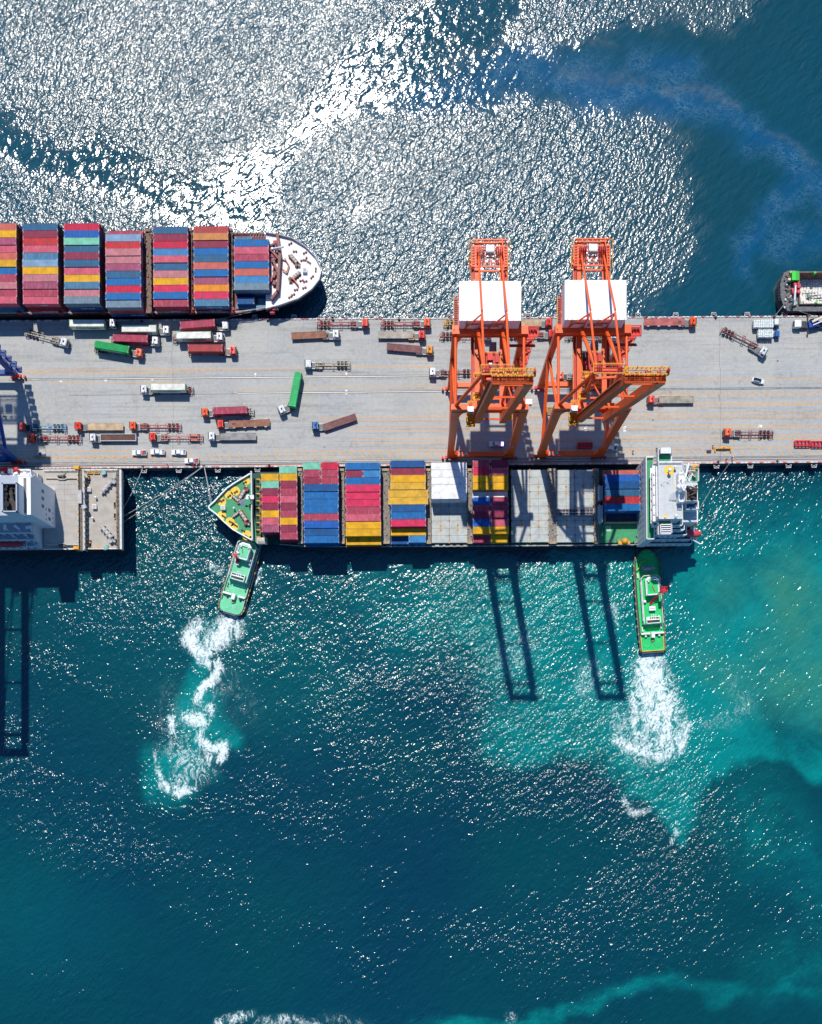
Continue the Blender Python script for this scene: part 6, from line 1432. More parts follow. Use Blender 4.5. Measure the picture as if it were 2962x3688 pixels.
def superstructure(f, R, WHT, GRN, GRY):
    DW = M('window_dark', (.02, .03, .045), .15, .1, spec=.6); PALE = M('roof_pale_grey', (.50, .53, .54), .65, .08, .6, rust=.03); FACE = M('bridge_face', (.60, .63, .68), .55, .06); YEL = M('pad_yellow'); FTOP = M('funnel_top_dark', (.045, .035, .03), .9, .6, 1.2); RED = M('boat_red', rgb(225, 85, 95), .4, .15)  # funnel cap is a mottled near-black brown
    def blk(name, xa, xb, ya, yb, z0, z1, mats, cap=0, par=R):
        b = MB(); a = f.l(xa, yb, z1); c = f.l(xb, ya, z1); b.span(a.x, c.x, a.y, c.y, z0, z1, 0); b.span(a.x + .12, c.x - .12, a.y + .12, c.y - .12, z1, z1 + .03, 1)
        return b.build(name, mats, par), a, c
    # lower accommodation, full beam, with a green deck on top
    o, a, c = blk('lower_house', 2328, 2354, 1647, 1943, 6.4, 20, [FACE, GRN])
    b = MB(); b.rail([(a.x, a.y, 20), (a.x, c.y, 20), (c.x, c.y, 20)], 1.2, .1, 0); b.rail([(a.x, a.y, 20), (c.x, a.y, 20), (c.x, a.y + 5, 20)], 1.2, .1, 0); b.build('guard_rail', [WHT], o)
    b = MB()
    for y in np.arange(a.y + 1.2, c.y - 1, 2.1):
        for zz in (10, 13, 16): b.box((a.x - .02, y, zz), (.05, .7, .6))
    b.build('window', [DW], o)
    # stepped decks on the southern side and aft
    for (nm, xa, xb, ya, yb, z1) in (('boat_deck', 2334, 2490, 1700, 1962, 9.4), ('second_deck', 2345, 2486, 1690, 1946, 12.4), ('third_deck', 2350, 2470, 1670, 1930, 15.6), ('fourth_deck', 2352, 2462, 1668, 1912, 19.0), ('fifth_deck', 2354, 2456, 1668, 1895, 23.5)):
        o, a, c = blk(nm, xa, xb, ya, yb, z1 - 3, z1, [FACE, M('deck_blue_green', rgb(45, 100, 110, .8), .7, .2)])
        b = MB(); b.rail([(a.x + .1, a.y + .1, z1), (c.x - .1, a.y + .1, z1), (c.x - .1, c.y, z1)], 1.1, .08, 0); b.build('guard_rail', [WHT], o)
        b = MB()
        for x in np.arange(a.x + 1.5, c.x - 1, 2.2): b.box((x, a.y - .02, z1 - 1.3), (.7, .05, .6))
        b.build('window', [DW], o)
    for i in range(4): p = f.l(2380 + i * 16, 1935, 12); MB().box((p.x, p.y, 12.4 + .5), (1.2, .9, 1.0)).build('deck_locker', [WHT], R)
    for k, x in enumerate((2384, 2394)): p = f.l(x, 1946, 10); MB().tube((p.x, p.y - .6, 10.0), (p.x, p.y + .6, 10.0), .45, 12).build('liferaft', [WHT], R)
    # wheelhouse and wings
    o, a, c = blk('wheelhouse', 2372, 2456, 1665, 1869, 20, 30.6, [FACE, PALE]); zr = 30.63
    b = MB()
    for y in np.arange(a.y + .7, c.y - .5, 1.25):
        for zz in (22.5, 25.2): b.box((a.x - .03, y, zz), (.06, .6, .55))
        b.box((a.x - .03, y, 28.6), (.06, 1.0, 1.0))
    b.build('window', [DW], o)
    b = MB()
    for zz in (23.9, 26.8): b.span(a.x - .9, a.x, a.y, c.y, zz, zz + .12, 0)
    b.span(a.x - .35, a.x, a.y + 1, c.y - 1, 29.6, 29.75, 0)
    for y in np.arange(a.y + 1, c.y - 1, 3.3): b.box((a.x - .5, y + random.random(), 24.4), (.5, .6, .8), 0); b.box((a.x - .5, y + 1.6, 27.3), (.4, .9, .6), 0)
    b.build('front_gallery', [WHT], o)
    b = MB(); b.rail([(a.x, a.y, zr), (a.x, c.y, zr), (c.x, c.y, zr)], 1.1, .07, 0); b.rail([(a.x, a.y, zr), (c.x, a.y, zr)], 1.1, .07, 0); b.build('guard_rail', [WHT], o)
    for nm, ya, yb in (('north', 1619, 1668), ('south', 1866, 1926)):
        w, wa, wc = blk('bridge_wing', 2369, 2416, ya, yb, 26.4, 27.6, [FACE, GRN])
        b = MB(); y0, y1 = (wa.y + 2.6, wc.y) if nm == 'north' else (wa.y, wc.y - 2.4)
        b.span(wa.x + .4, wc.x - .1, y0 + .2, y1 - .2, 27.62, 27.7, 1)
        for i in range(5): yy = y0 + .15 + (y1 - y0 - .3) * i / 4; b.bar((wa.x + .4, yy, 29.7), (wc.x - .1, yy, 29.7), .3, .3, 0)
        for x in (wa.x + .45, wc.x - .2):
            b.bar((x, y0, 29.7), (x, y1, 29.7), .3, .3, 0)
            for yy in (y0 + .1, y1 - .1): b.bar((x, yy, 27.6), (x, yy, 29.7), .22, .22, 0)
        b.build('wing_shelter', [WHT, M('wing_gap_shade', (.05, .06, .07), .6)], w)  # dark sheet over the green floor: shade between the slats, put in as colour
        MB().rail([(wa.x, wa.y, 27.6), (wa.x, wc.y, 27.6), (wc.x, wc.y, 27.6), (wc.x, wa.y, 27.6)], 1.2, .09, 0, closed=True).build('guard_rail', [WHT], w)
        MB().cyl((wa.x + 1.2, (y0 + y1) / 2, 27.7), .35, 1.1, 10).build('wing_console', [M('console_teal', (.05, .35, .32), .5)], w)
    # things on the monkey island
    def disc(x, y, r, mat, name, z=zr + .03, inner=0):
        p = f.l(x, y, z); MB().add([(p.x + r * math.cos(k * PI / 16), p.y + r * math.sin(k * PI / 16), z) for k in range(32)], [tuple(range(32))]).build(name, [mat], o)
    disc(2411, 1694, 1.62, YEL, 'safety_circle'); disc(2398, 1860, .72, YEL, 'safety_circle')
    for (x, y, r, h) in ((2414, 1692, .62, 2.4), (2434, 1681, .45, 1.6), (2437, 1858, .5, 2.0), (2398, 1862, .32, 1.6)):
        p = f.l(x, y, zr + h); MB().cyl((p.x, p.y, zr), r * .35, h, 10).ball((p.x, p.y, zr + h), r, 14).build('radome', [WHT], o)
    for (x, y) in ((2405, 1738), (2383, 1746), (2419, 1866), (2440, 1868), (2448, 1729)): p = f.l(x, y, zr); MB().bar((p.x, p.y, zr), (p.x + .8, p.y + .5, zr + 2.2), .07, .07).box((p.x, p.y, zr + .2), (.3, .3, .4)).build('aerial', [GRY], o)
    b = MB()
    for cy in (1725, 1810):
        p = f.l(2449, cy, zr)
        for k in range(14):
            t0, t1 = PI / 2 + k * PI / 14, PI / 2 + (k + 1) * PI / 14; r = 2.4
            b.bar((p.x + r * math.cos(t0), p.y + 1.5 * r * math.sin(t0), zr + .02), (p.x + r * math.cos(t1), p.y + 1.5 * r * math.sin(t1), zr + .02), .12, .02)
    b.build('painted_arc', [M('arc_yellow', (.5, .42, .18), .7)], o)
    # radar mast
    p = f.l(2455, 1752, 34); b = MB(); b.span(p.x - .8, p.x + .9, p.y - 4.8, p.y + 4.5, 30.6, 33.2); b.span(p.x - .5, p.x + .6, p.y - 2, p.y + 2, 33.2, 36.5)
    for k in range(4): b.bar((p.x - .6 + k * .4, p.y, 36), (p.x - .6 + k * .4, p.y + .2, 40), .1, .1)
    b.bar((p.x - .4, p.y - 1.6, 37.4), (p.x - 2.0, p.y + 1.2, 37.4), .35, .4); b.bar((p.x + .6, p.y - 2.4, 35.2), (p.x + 1.2, p.y + .6, 35.2), .3, .35); b.rail([(p.x - .8, p.y - 4.8, 33.2), (p.x + .9, p.y - 4.8, 33.2), (p.x + .9, p.y + 4.5, 33.2), (p.x - .8, p.y + 4.5, 33.2)], 1, .06, closed=True)
    b.ball((p.x - .8, p.y - .2, 34.2), .9, 12); b.add([(p.x - .8, p.y - 1, 33.5), (p.x - 3.2, p.y - 2.0, 32), (p.x - 3.4, p.y - 3.8, 30.7), (p.x - .8, p.y - 3.8, 31.2)], [(0, 1, 2, 3)]); b.build('radar_mast', [WHT], R)
    b = MB(); p2 = f.l(2462, 1722, 30)
    for k in range(16): b.bar((p2.x + random.uniform(-1, 3.4), p2.y + random.uniform(-4, 3), 29.5 + random.uniform(0, 2)), (p2.x + random.uniform(-1, 3.4), p2.y + random.uniform(-4, 3), 30.5 + random.uniform(0, 3)), .14, .14)
    b.build('signal_yard', [WHT], R)
    # engine casing, funnel and aft platforms
    cas, a, c = blk('engine_casing', 2456, 2512, 1738, 1880, 6.4, 21.5, [WHT, PALE])
    fun, fa, fcn = blk('funnel', 2472, 2513, 1748, 1804, 21.5, 29.0, [WHT, FTOP])
    b = MB()
    for (x, y, dx, dy, r) in ((.25, .3, 1.6, .6, .34), (.3, .55, 1.7, .25, .32), (.3, .75, 1.7, -.2, .3), (.45, .42, 1.4, .5, .3), (.55, .65, 1.1, 0, .34), (.4, .2, .9, -.5, .28), (.6, .85, .9, .2, .26)):
        px_, py_ = fa.x + (fcn.x - fa.x) * x, fa.y + (fcn.y - fa.y) * y
        b.tube((px_, py_, 29), (px_ + dx * .35, py_ + dy * .35, 30.3), r, 12); b.tube((px_ + dx * .35, py_ + dy * .35, 30.3), (px_ + dx, py_ + dy, 31.0), r, 12)
    b.build('exhaust_pipe', [M('exhaust_brown', (.10, .075, .06), .7, .5, 2)], fun)
    pl, a, c = blk('aft_platform', 2468, 2512, 1808, 1836, 21.5, 24.5, [WHT, M('platform_navy', (.06, .12, .20), .6)])
    b = MB(); b.rail([(a.x, a.y, 24.5), (c.x, a.y, 24.5), (c.x, c.y, 24.5), (a.x, c.y, 24.5)], 1.2, .16, 0, closed=True)
    for k in range(4): b.cyl((a.x + 1.4 + k * .8, a.y + .6, 24.5), .22, .7, 10)
    b.build('guard_rail', [WHT], pl)
    ad, a, c = blk('aft_deck', 2452, 2514, 1676, 1735, 6.4, 15.5, [FACE, GRN])
    b = MB(); b.rail([(a.x, c.y, 15.5), (c.x, c.y, 15.5), (c.x, a.y, 15.5)], 1.1, .08); b.build('guard_rail', [WHT], ad)
    p = f.l(2487, 1697, 16); b = MB(); b.box((p.x, p.y, 16.3), (2.2, 2.4, 1.6), .5); b.tube((p.x - .4, p.y + 1, 17), (p.x + 1.4, p.y - .8, 17.2), .6, 12); b.cyl((p.x + 1.2, p.y - 1.6, 15.5), .6, 1.8, 12); b.build('stores_winch', [M('winch_dark', (.22, .19, .16), .6, .5, 2)], ad)
    p = f.l(2476, 1697, 18); b = MB(); b.tube((p.x - .8, p.y - 2.6, 18), (p.x + .5, p.y + 2.6, 18.5), .38, 12); b.cyl((p.x - .8, p.y - 2.6, 15.5), .5, 2.6, 12); b.build('provision_crane', [WHT], ad)
    p = f.l(2499, 1685, 16); b = MB(); b.box((p.x, p.y, 16.4), (1.0, 1.6, 1.2), .5); b.bar((p.x, p.y, 17), (p.x + 1.6, p.y + .6, 17.6), .4, .4); b.build('yellow_davit', [MATS['rail_yellow']], ad)
    a = f.l(2505, 1880, 17); c = f.l(2514, 1742, 17); MB().span(a.x, c.x, a.y, c.y, 13, 17).build('stern_bulkhead', [WHT], R)
    p = f.l(2498, 1882, 14); b = MB(); b.box((p.x, p.y, 13.5), (2.4, 1.8, 1.6), .3); b.ball((p.x + .6, p.y + .5, 14.6), .7); b.bar((p.x - 1, p.y - 1.8, 13.5), (p.x - .2, p.y, 15), .4, .4); b.build('boat_crane', [MATS['winch_amber']], R)
    # free-fall lifeboat with its davit
    p = f.l(2494, 1921, 13); b = MB()
    rings = []
    for t, w, h in ((-3.6, .3, .3), (-3.2, 1.1, .9), (-2, 1.35, 1.2), (0, 1.4, 1.3), (1.6, 1.25, 1.15), (2.7, .8, .8), (3.3, .15, .2)):
        rings.append([(p.x + t + .4, p.y + w * math.cos(k * PI / 6), 12.8 - t * .25 + h * math.sin(k * PI / 6)) for k in range(12)])
    b.loft(rings, 0, 0); b.build('lifeboat', [RED], R, smooth=True)
    b = MB(); b.bar((p.x - .2, p.y - 2.0, 12), (p.x + .4, p.y + 2.0, 14.6), .5, .5); b.bar((p.x - 2.6, p.y - 2.0, 11), (p.x - .2, p.y - 1.9, 12.4), .5, .4); b.bar((p.x + .2, p.y - 1.9, 12.2), (p.x + 3.4, p.y - 2.9, 9.8), .5, .4); b.bar((p.x - 2.8, p.y + 1.9, 11), (p.x + 2.4, p.y + 2.0, 11), .3, .3); b.build('lifeboat_davit', [WHT], R)
def build_west_ship():
    f = Frame('container_ship', 'ship with white deckhouse and empty tan deck, cut by the western picture edge', 'ship', 200, 1840, .0080, 'container ships')
    R = f.R; HULL = MATS['hull_navy']; TAN = M('deck_tan', (.41, .375, .325), .8, .16, .4, rust=.06, rustcol=(.33, .24, .16)); TAN2 = M('hatch_tan', (.40, .38, .35), .75, .12, .4, rust=.05, rustcol=(.34, .28, .2)); WHT = MATS['ship_white']; GRY = MATS['steel_grey']; DB = M('bridge_dark_brown', (.14, .115, .095), .85, .5, 1.6); YEL = MATS['rail_yellow']; FACE = MATS['bridge_face']; DR = MATS['drum_rope']; NVY = M('house_shade_blue', (.34, .39, .46), .6, .08)  # NVY: blue shade over the house put into the roof colour
    z = 9.8
    out = [(437, 1690), (438, 1978), (-400, 1986), (-400, 1697)]
    top = ccw(ring(f, out, z)); wl = [(p[0] - (1.2 if p[0] > 0 else 0), p[1], 0) for p in top]
    b = MB(); b.loft([[(p[0], p[1], -3) for p in wl], [(p[0], p[1], .9) for p in wl], top], 0, 1); b.build('hull', [HULL, TAN], R)
    # hatch deck with seams
    b = MB(); f.span(b, 158, 284, 1722, 1962, z, z + .55, z + .5); A = f.l(158, 1962, z + .5); C = f.l(284, 1722, z + .5)
    for y in (1823, 1842, 1868, 1894, 1920): p = f.l(200, y, z + .55); b.span(A.x, C.x, p.y - .06, p.y + .06, z + .55, z + .58, 1)
    for y in (1745, 1762, 1782, 1802): p = f.l(200, y, z + .55); b.span(A.x, C.x, p.y - .03, p.y + .03, z + .55, z + .575, 2)
    p = f.l(235, 1800, z); b.span(p.x - .04, p.x + .04, A.y + 8, C.y, z + .55, z + .575, 2)
    p = f.l(192, 1766, z); b.box((p.x, p.y, z + .58), (1.9, 1.9, .06), 0, 3); b.build('hatch_cover', [TAN2, M('seam_ochre', (.50, .36, .18), .7), M('seam_brown', (.26, .22, .18), .8), GRY], R)
    b = MB()
    for ya, s in ((1722, 1), (1962, -1)):
        q = [f.l(165, ya, z + 1), f.l(205, ya, z + 1), f.l(213, ya + 4 * s, z + 1), f.l(235, ya + 4 * s, z + 1), f.l(241, ya, z + 1), f.l(283, ya, z + 1)]
        b = MB()
        for u, v in zip(q, q[1:]): b.bar((u.x, u.y, z + .6), (v.x, v.y, z + .6), .3, 1.2)
        b.build('coaming_wall', [M('wall_cream', (.52, .48, .40), .7, .2)], R)
    for (x, y) in ((224, 1718), (228, 1968)): 
        p = f.l(x, y, z); b = MB(); b.box((p.x, p.y, z + .6), (2.4, .8, 1.0)); b.cyl((p.x + 1, p.y + .2, z), .35, 1.5, 10); b.tube((p.x - 1.2, p.y, z + 1.2), (p.x + .3, p.y, z + 1.2), .3, 10); b.bar((p.x + 1, p.y, z + 1.5), (p.x + 2.2, p.y + (.7 if y < 1800 else -.7), z + 2.4), .25, .25); b.build('deck_machinery', [M('machinery_dark', (.10, .10, .10), .6, .5, 2)], R)
    # lashing bridge with dark grating and white end posts, cell guide wall
    b = MB(); f.span(b, 284, 297, 1694, 1982, z + 2.8, z + 3.0, z + 3, 0); f.span(b, 299, 305, 1694, 1982, z + 2.8, z + 3.1, z + 3, 1); f.span(b, 282, 286, 1697, 1980, z, z + 3.0, z + 3, 1)
    A = f.l(286, 1980, z + 3); C = f.l(304, 1696, z + 3)
    for i in range(15):
        y = A.y + (C.y - A.y) * i / 14; b.bar((A.x, y, z), (A.x, y, z + 4.0), .2, .2, 1); b.bar((C.x, y, z), (C.x, y, z + 4), .2, .2, 1); b.box((A.x - .3, y + .8, z + 3.1), (.4, .5, .4), 0, 1 if i % 3 else 2)
    p = f.l(303, 1800, z); b.box((p.x, p.y, z + 4), (1.2, 4.6, 1.0), 0, 3); b.box((p.x + 1.1, p.y - 3.2, z + 3.4), (1.5, 1.4, .8), .4, 3)
    for y in (1694, 1980): pp = f.l(288, y, z); b.box((pp.x, pp.y, z + 2), (1.8, 1.0, 4), 0, 2)
    b.build('lashing_bridge', [DB, M('bridge_cream', (.50, .46, .38), .7, .25), YEL, GRY], R)
    # mooring deck aft
    windlass(f, 393, 1750, z, .87, R, M('winch_grey', (.36, .35, .35), .55, .35), DR, 1.0); windlass(f, 393, 1926, z, -.87, R, MATS['winch_grey'], DR, 1.0)
    for (x, y, a_) in ((321, 1723, 1.4), (323, 1732, 1.4), (414, 1818, 1.57), (414, 1858, 1.57), (326, 1955, 1.4), (326, 1966, 1.5)): twin_bollard(f, x, y, z, a_, [M('bollard_black', (.02, .02, .02), .6, .3), ], R, .7)
    for (x, y) in ((413, 1812), (413, 1826), (414, 1852), (414, 1868), (320, 1722), (326, 1954)): p = f.l(x, y, z); MB().cyl((p.x, p.y, z), .32, .5, 10).build('fairlead', [YEL], R)
    for (x, y, w) in ((323, 1765, 1.4), (343, 1827, 1.5)):
        p = f.l(x, y, z); MB().box((p.x, p.y, z + .6), (w, w, 1.2)).box((p.x, p.y, z + 1.22), (w * .8, w * .8, .06), 0, 1).box((p.x - .2, p.y + 1.0, z + .3), (1.2, .25, .5), 0, 2).build('skylight', [WHT, GRY, YEL], R)
    for (x, y) in ((348, 1794), (337, 1868)): p = f.l(x, y, z); MB().cyl((p.x, p.y, z), .28, 1.3, 12).ball((p.x, p.y, z + 1.3), .42, 12).build('mushroom_vent', [WHT], R)
    for (x, y) in ((325, 1704), (350, 1704), (330, 1976), (358, 1976)): p = f.l(x, y, z); MB().box((p.x, p.y, z + .3), (2.0, .7, .6)).box((p.x, p.y, z + .62), (1.4, .3, .1), 0, 1).build('roller_fairlead', [YEL, M('roller_dark', (.04, .04, .04), .6)], R)
    for (x, y) in ((376, 1704), (384, 1974)): p = f.l(x, y, z); MB().box((p.x, p.y, z + .6), (1.4, 1.4, 1.2), .5).rail([(p.x - .7, p.y - .7, z), (p.x + .7, p.y - .7, z), (p.x + .7, p.y + .7, z)], 1.2, .06, 0).build('hose_station', [M('station_teal', (.25, .45, .42), .6, .3)], R)
    b = MB(); f.span(b, 421, 432, 1694, 1976, z + 1.0, z + 1.15, z + 1.1, 0); f.span(b, 432, 437, 1692, 1978, z, z + 2.2, z + 2.2, 1)
    A = f.l(421, 1976, z + 1.1); C = f.l(432, 1694, z + 1.1)
    for i in range(19): y = A.y + (C.y - A.y) * i / 18; b.bar((A.x, y, z), (A.x, y, z + 2.1), .1, .1, 1); b.box((random.uniform(A.x, C.x), y, z + 1.3), (.5, .7, .3), .5, 0)
    b.build('stern_gangway', [DB, M('rail_cream', (.62, .60, .55), .6, .2)], R)
    MB().rail([f.l(160, 1980, z), f.l(430, 1977, z)], 1.1, .07, 0).rail([f.l(160, 1695, z), f.l(430, 1693, z)], 1.1, .07, 0).build('guard_rail', [WHT], R)
    # deckhouse
    def blk(name, xa, xb, ya, yb, z0, z1, mats):
        b = MB(); a = f.l(xa, yb, z1); c = f.l(xb, ya, z1); b.span(a.x, c.x, a.y, c.y, z0, z1, 0); b.span(a.x + .1, c.x - .1, a.y + .1, c.y - .1, z1, z1 + .03, 1); return b.build(name, mats, R), a, c
    h, a, c = blk('deckhouse', -260, 116, 1712, 1858, z, 31, [WHT, NVY])
    b = MB()
    for (y, zz) in ((c.y - 3, 22), (c.y - 5.4, 22), (a.y + 5, 22), (a.y + 2, 16), (c.y - 8, 16)): b.box((c.x + .02, y, zz), (.06, 1.1, 1.9))
    for y in np.arange(a.y + 1.2, c.y - 8, 1.7):
        for zz in (13, 19): b.box((c.x + .02, y, zz), (.05, .6, .6))
    b.build('louvre', [M('louvre_grey', (.12, .14, .16), .6)], h)
    for (nm, xa, xb, ya, yb, z1) in (('lower_deck', -260, 140, 1708, 1974, 13), ('boat_deck', -260, 128, 1712, 1950, 16.5), ('upper_deck', -260, 118, 1712, 1925, 19)):
        o, a, c = blk(nm, xa, xb, ya, yb, z1 - 3.1, z1, [FACE, NVY]); MB().rail([(a.x, a.y + .1, z1), (c.x - .1, a.y + .1, z1), (c.x - .1, c.y - .1, z1)], 1.1, .09, 0).build('guard_rail', [WHT], o)
        b = MB()
        for x in np.arange(c.x - 14, c.x - 1, 2.4): b.box((x, a.y - .02, z1 - 1.3), (1.0, .05, 1.6))
        b.build('doorway', [M('doorway_dark', (.03, .05, .08), .5)], o)
    for k in range(7): p = f.l(20 + k * 14, 1900 + (k % 3) * 18, 20); MB().box((p.x, p.y, 20.3 - (k % 3) * 3.4), (.8, 1.8, 1.0), .3 * k).bar((p.x, p.y, 20 - (k % 3) * 3.4), (p.x + 1.6, p.y - 1.5, 21.5 - (k % 3) * 3.4), .25, .25).build('deck_fitting', [WHT], R)
    o, a, c = blk('funnel', 14, 68, 1742, 1848, 31, 37, [WHT, funnel_cap_mat()]); 
    b = MB(); 
    for (xa, xb, ya, yb) in ((a.x, a.x + .4, a.y, c.y), (c.x - .4, c.x, a.y, c.y), (a.x, c.x, a.y, a.y + .4), (a.x, c.x, c.y - .4, c.y)): b.span(xa, xb, ya, yb, 37, 38.6)
    b.build('funnel_rim', [NVY], o)
    for (u, v, r) in ((.22, .78, .55), (.28, .62, .5), (.24, .5, .45), (.30, .88, .4), (.62, .80, .4), (.66, .62, .38), (.7, .5, .3)): MB().cyl((a.x + (c.x - a.x) * u, a.y + (c.y - a.y) * v, 37), r, 1.2, 12).build('exhaust_pipe', [M('exhaust_black', (.012, .012, .012), .8)], o)
    MB().cyl((a.x + (c.x - a.x) * .33, a.y + (c.y - a.y) * .26, 37), .85, 1.9, 18).build('exhaust_pipe', [MATS['exhaust_black']], o)
    w, a, c = blk('casing', 68, 110, 1716, 1854, 31, 32.5, [WHT, WHT]); MB().span(c.x - 2.2, c.x - 1.4, a.y + .5, c.y - .5, 32.53, 32.8).build('duct', [M('duct_grey', (.16, .16, .17), .6)], w)
    b = MB()
    for k in range(12): p = f.l(random.uniform(0, 120), random.uniform(1690, 1725), 22); b.box((p.x, p.y, 19 + random.uniform(0, 2)), (random.uniform(.8, 3.2), random.uniform(.5, 1.6), 1.0), random.uniform(-.3, .3), 0)
    A, C = f.l(-120, 1735, 19), f.l(112, 1692, 19); b.span(A.x, C.x, A.y, C.y, z, 18.5, 0)
    b.rail([(A.x, C.y, 18.5), (C.x, C.y, 18.5), (C.x, A.y, 18.5)], 1.1, .1, 0); b.build('north_platform', [WHT], R)
    p = f.l(28, 1692, 21); b = MB(); b.ball((p.x - 2, p.y + .4, 19.5), 1.0, 12); b.tube((p.x - 6, p.y + .4, 19.3), (p.x + 3, p.y + .4, 19.3), 1.0, 12); b.build('rescue_boat', [M('boat_red_dark', rgb(200, 40, 45), .5)], R)
    p = f.l(35, 1955, 15); rings = [[(p.x + t, p.y + w * math.cos(k * PI / 6), 14.6 + h * math.sin(k * PI / 6)) for k in range(12)] for t, w, h in ((-5, .3, .3), (-4.4, 1.3, 1.0), (0, 1.5, 1.2), (3, 1.3, 1.1), (4, .9, .8), (4.5, .3, .3))]
    MB().loft(rings, 0, 0).build('lifeboat', [M('lifeboat_red', rgb(190, 45, 60), .5, .15)], R, smooth=True)
    MB().rail([(p.x - 5, p.y - 1.9, 13), (p.x + 5.4, p.y - 1.9, 13), (p.x + 5.4, p.y + 2, 13)], 1.2, .09).build('boat_rail', [WHT], R)
    rope(P(372, 1770, z + 1), P(281, 1684, QZ + .7), 'rope over the tan deck from a winch to the quay bollard', .2, .07); rope(P(392, 1745, z + 1), P(280, 1684, QZ + .7), 'second rope over the tan deck, to the same quay bollard', .2, .07)
    for k, (y, px, py) in enumerate(((1835, 590, 1745), (1861, 610, 1758), (1882, 620, 1770))):
        rope(P(442, y, 6.5), P(516 + 100 * 0 + (735 - 516) * (k > 0), 1680 - 2 * (k > 0), QZ + .7), f'stern rope of the tan-decked ship over open water, {ORD[k]} from the north', 1.2, .09)
def funnel_cap_mat(): return M('funnel_well_dark', (.055, .047, .042), .9, .6, 1.0)  # mottled near-black cap inside the funnel rim
def build_barge():
    f = Frame('sack_barge', 'grey barge with tyre fenders and a hold of white sacks, north-eastern corner', 'barge', 2880, 1050, .003)
    R = f.R; GR = M('barge_grey', (.13, .135, .14), .75, .4, 1.2, rust=.06); DK = M('barge_dark', (.04, .045, .055), .7, .4); TY = M('tyre', (.022, .022, .024), .85, .3); z = 5.2
    out = [(2812, 1022), (2818, 1000), (2826, 981), (2848, 972), (2871, 975), (3300, 979), (3300, 1122), (2874, 1120), (2838, 1119), (2825, 1104), (2813, 1070)]
    top = ccw(ring(f, out, z)); h = [f.l(2879, 986, z), f.l(3310, 1092, z)]
    wl = [(p[0], p[1], 0) for p in top]
    b = MB(); b.loft([[(p[0], p[1], -2) for p in wl], top], 0, None); b.build('hull', [DK], R)
    b = MB(); L = f.l(3300, 979, z).x
    b.add([(p[0], p[1], z) for p in [f.l(2812, 1022, z), f.l(2813, 1070, z), f.l(2825, 1104, z), f.l(2838, 1119, z), f.l(2879, 1119.5, z), f.l(2879, 975.5, z), f.l(2848, 972, z), f.l(2826, 981, z), f.l(2818, 1000, z)]], [tuple(range(9))], 0)
    b.span(h[0].x, L, f.l(2900, 1121, z).y, f.l(2900, 1096, z).y, z - .02, z, 0); b.span(h[0].x, L, f.l(2900, 986, z).y, f.l(2900, 976.5, z).y, z - .02, z, 0); b.build('deck', [GR], R)
    b = MB(); ya, yb = f.l(2900, 1096, z).y, f.l(2900, 986, z).y
    b.span(h[0].x - .25, L, yb, yb + .3, .1, z + .8); b.span(h[0].x - .25, L, ya - .3, ya, .1, z + .8); b.span(h[0].x - .3, h[0].x, ya, yb, .1, z + .8); b.span(h[0].x, L, ya, yb, .1, .3); b.build('hold_coaming', [M('hold_oxide', (.14, .075, .06), .75, .4)], R)
    b = MB(); rr = random.Random(3)
    x = h[0].x + .3
    while x < L - 3:
        for j in range(13):
            y = ya + .45 + j * (yb - ya - .9) / 12
            k = 2.6 + .5 * math.sin(x * .5 + j) if j < 7 else (2.2 if j == 7 and rr.random() < .4 else .9)
            b.box((x + .5 + rr.uniform(-.05, .05), y, .3 + k / 2 + rr.uniform(-.12, .12)), (1.0, .9, k), rr.uniform(-.15, .15), 0, .9)
        x += 1.02
    b.build('sack_load', [M('sack_ivory', (.70, .68, .63), .85, .15, 2)], R, bevel=.1)
    p = f.l(2919, 1068, 4); b = MB()
    for k in range(7): b.ball((p.x + rr.uniform(-.7, .7), p.y + rr.uniform(-.7, .7), 3.4 + rr.uniform(0, .4)), .45, 8, k % 2)
    b.build('net_pile', [M('net_olive', (.22, .26, .15), .9, .4), M('net_teal', (.15, .38, .35), .9, .4)], R)
    a, c = f.l(2845, 1019, z), f.l(2868.5, 989, z); b = MB(); b.span(a.x, c.x, a.y, c.y, z, z + 2.4, 0); b.span(a.x - .1, (a.x + c.x) / 2, a.y - .1, c.y + .1, z + 2.4, z + 2.55, 1); b.span((a.x + c.x) / 2, c.x + .1, a.y - .1, c.y + .1, z + 2.4, z + 2.5, 0); b.build('green_cabin', [M('cabin_green_dark', rgb(40, 190, 55), .5, .1), M('cabin_green', rgb(70, 225, 70), .5, .05)], R)
    p = f.l(2838, 1013, z); MB().box((p.x, p.y, z + .9), (.9, .8, 1.8)).build('hatch_house', [M('hatch_beige', (.6, .55, .48), .6)], R)
    RD = M('derrick_red', rgb(235, 90, 100), .55, .25)
    b = MB()
    for (x, y, s_) in ((2861, 1029, 1.2), (2869, 1026, 1.0), (2857, 1053, 1.6), (2873, 1036, 1.2), (2873, 1056, 1.0)): p = f.l(x, y, z); b.box((p.x, p.y, z + .8), (s_, s_ * 1.1, 1.6), .2)
    b.build('derrick_base', [RD], R)
    p, q = f.l(2868, 1026, z + 3), f.l(2861, 1085, z + 3); MB().bar((p.x, p.y, z + 2.6), (q.x, q.y, z + 3.4), .5, .6).build('derrick_boom', [M('boom_lilac', (.62, .62, .68), .45)], R)
    p = f.l(2859, 1095, z); b = MB(); b.cyl((p.x, p.y, z), .8, 1.1, 14, 0); b.box((p.x + .5, p.y, z + .8), (.6, .8, .8), .4, 1); b.build('winch', [M('winch_cream', (.55, .5, .38), .6, .4, 3), M('winch_blue', (.25, .5, .6), .5)], R)
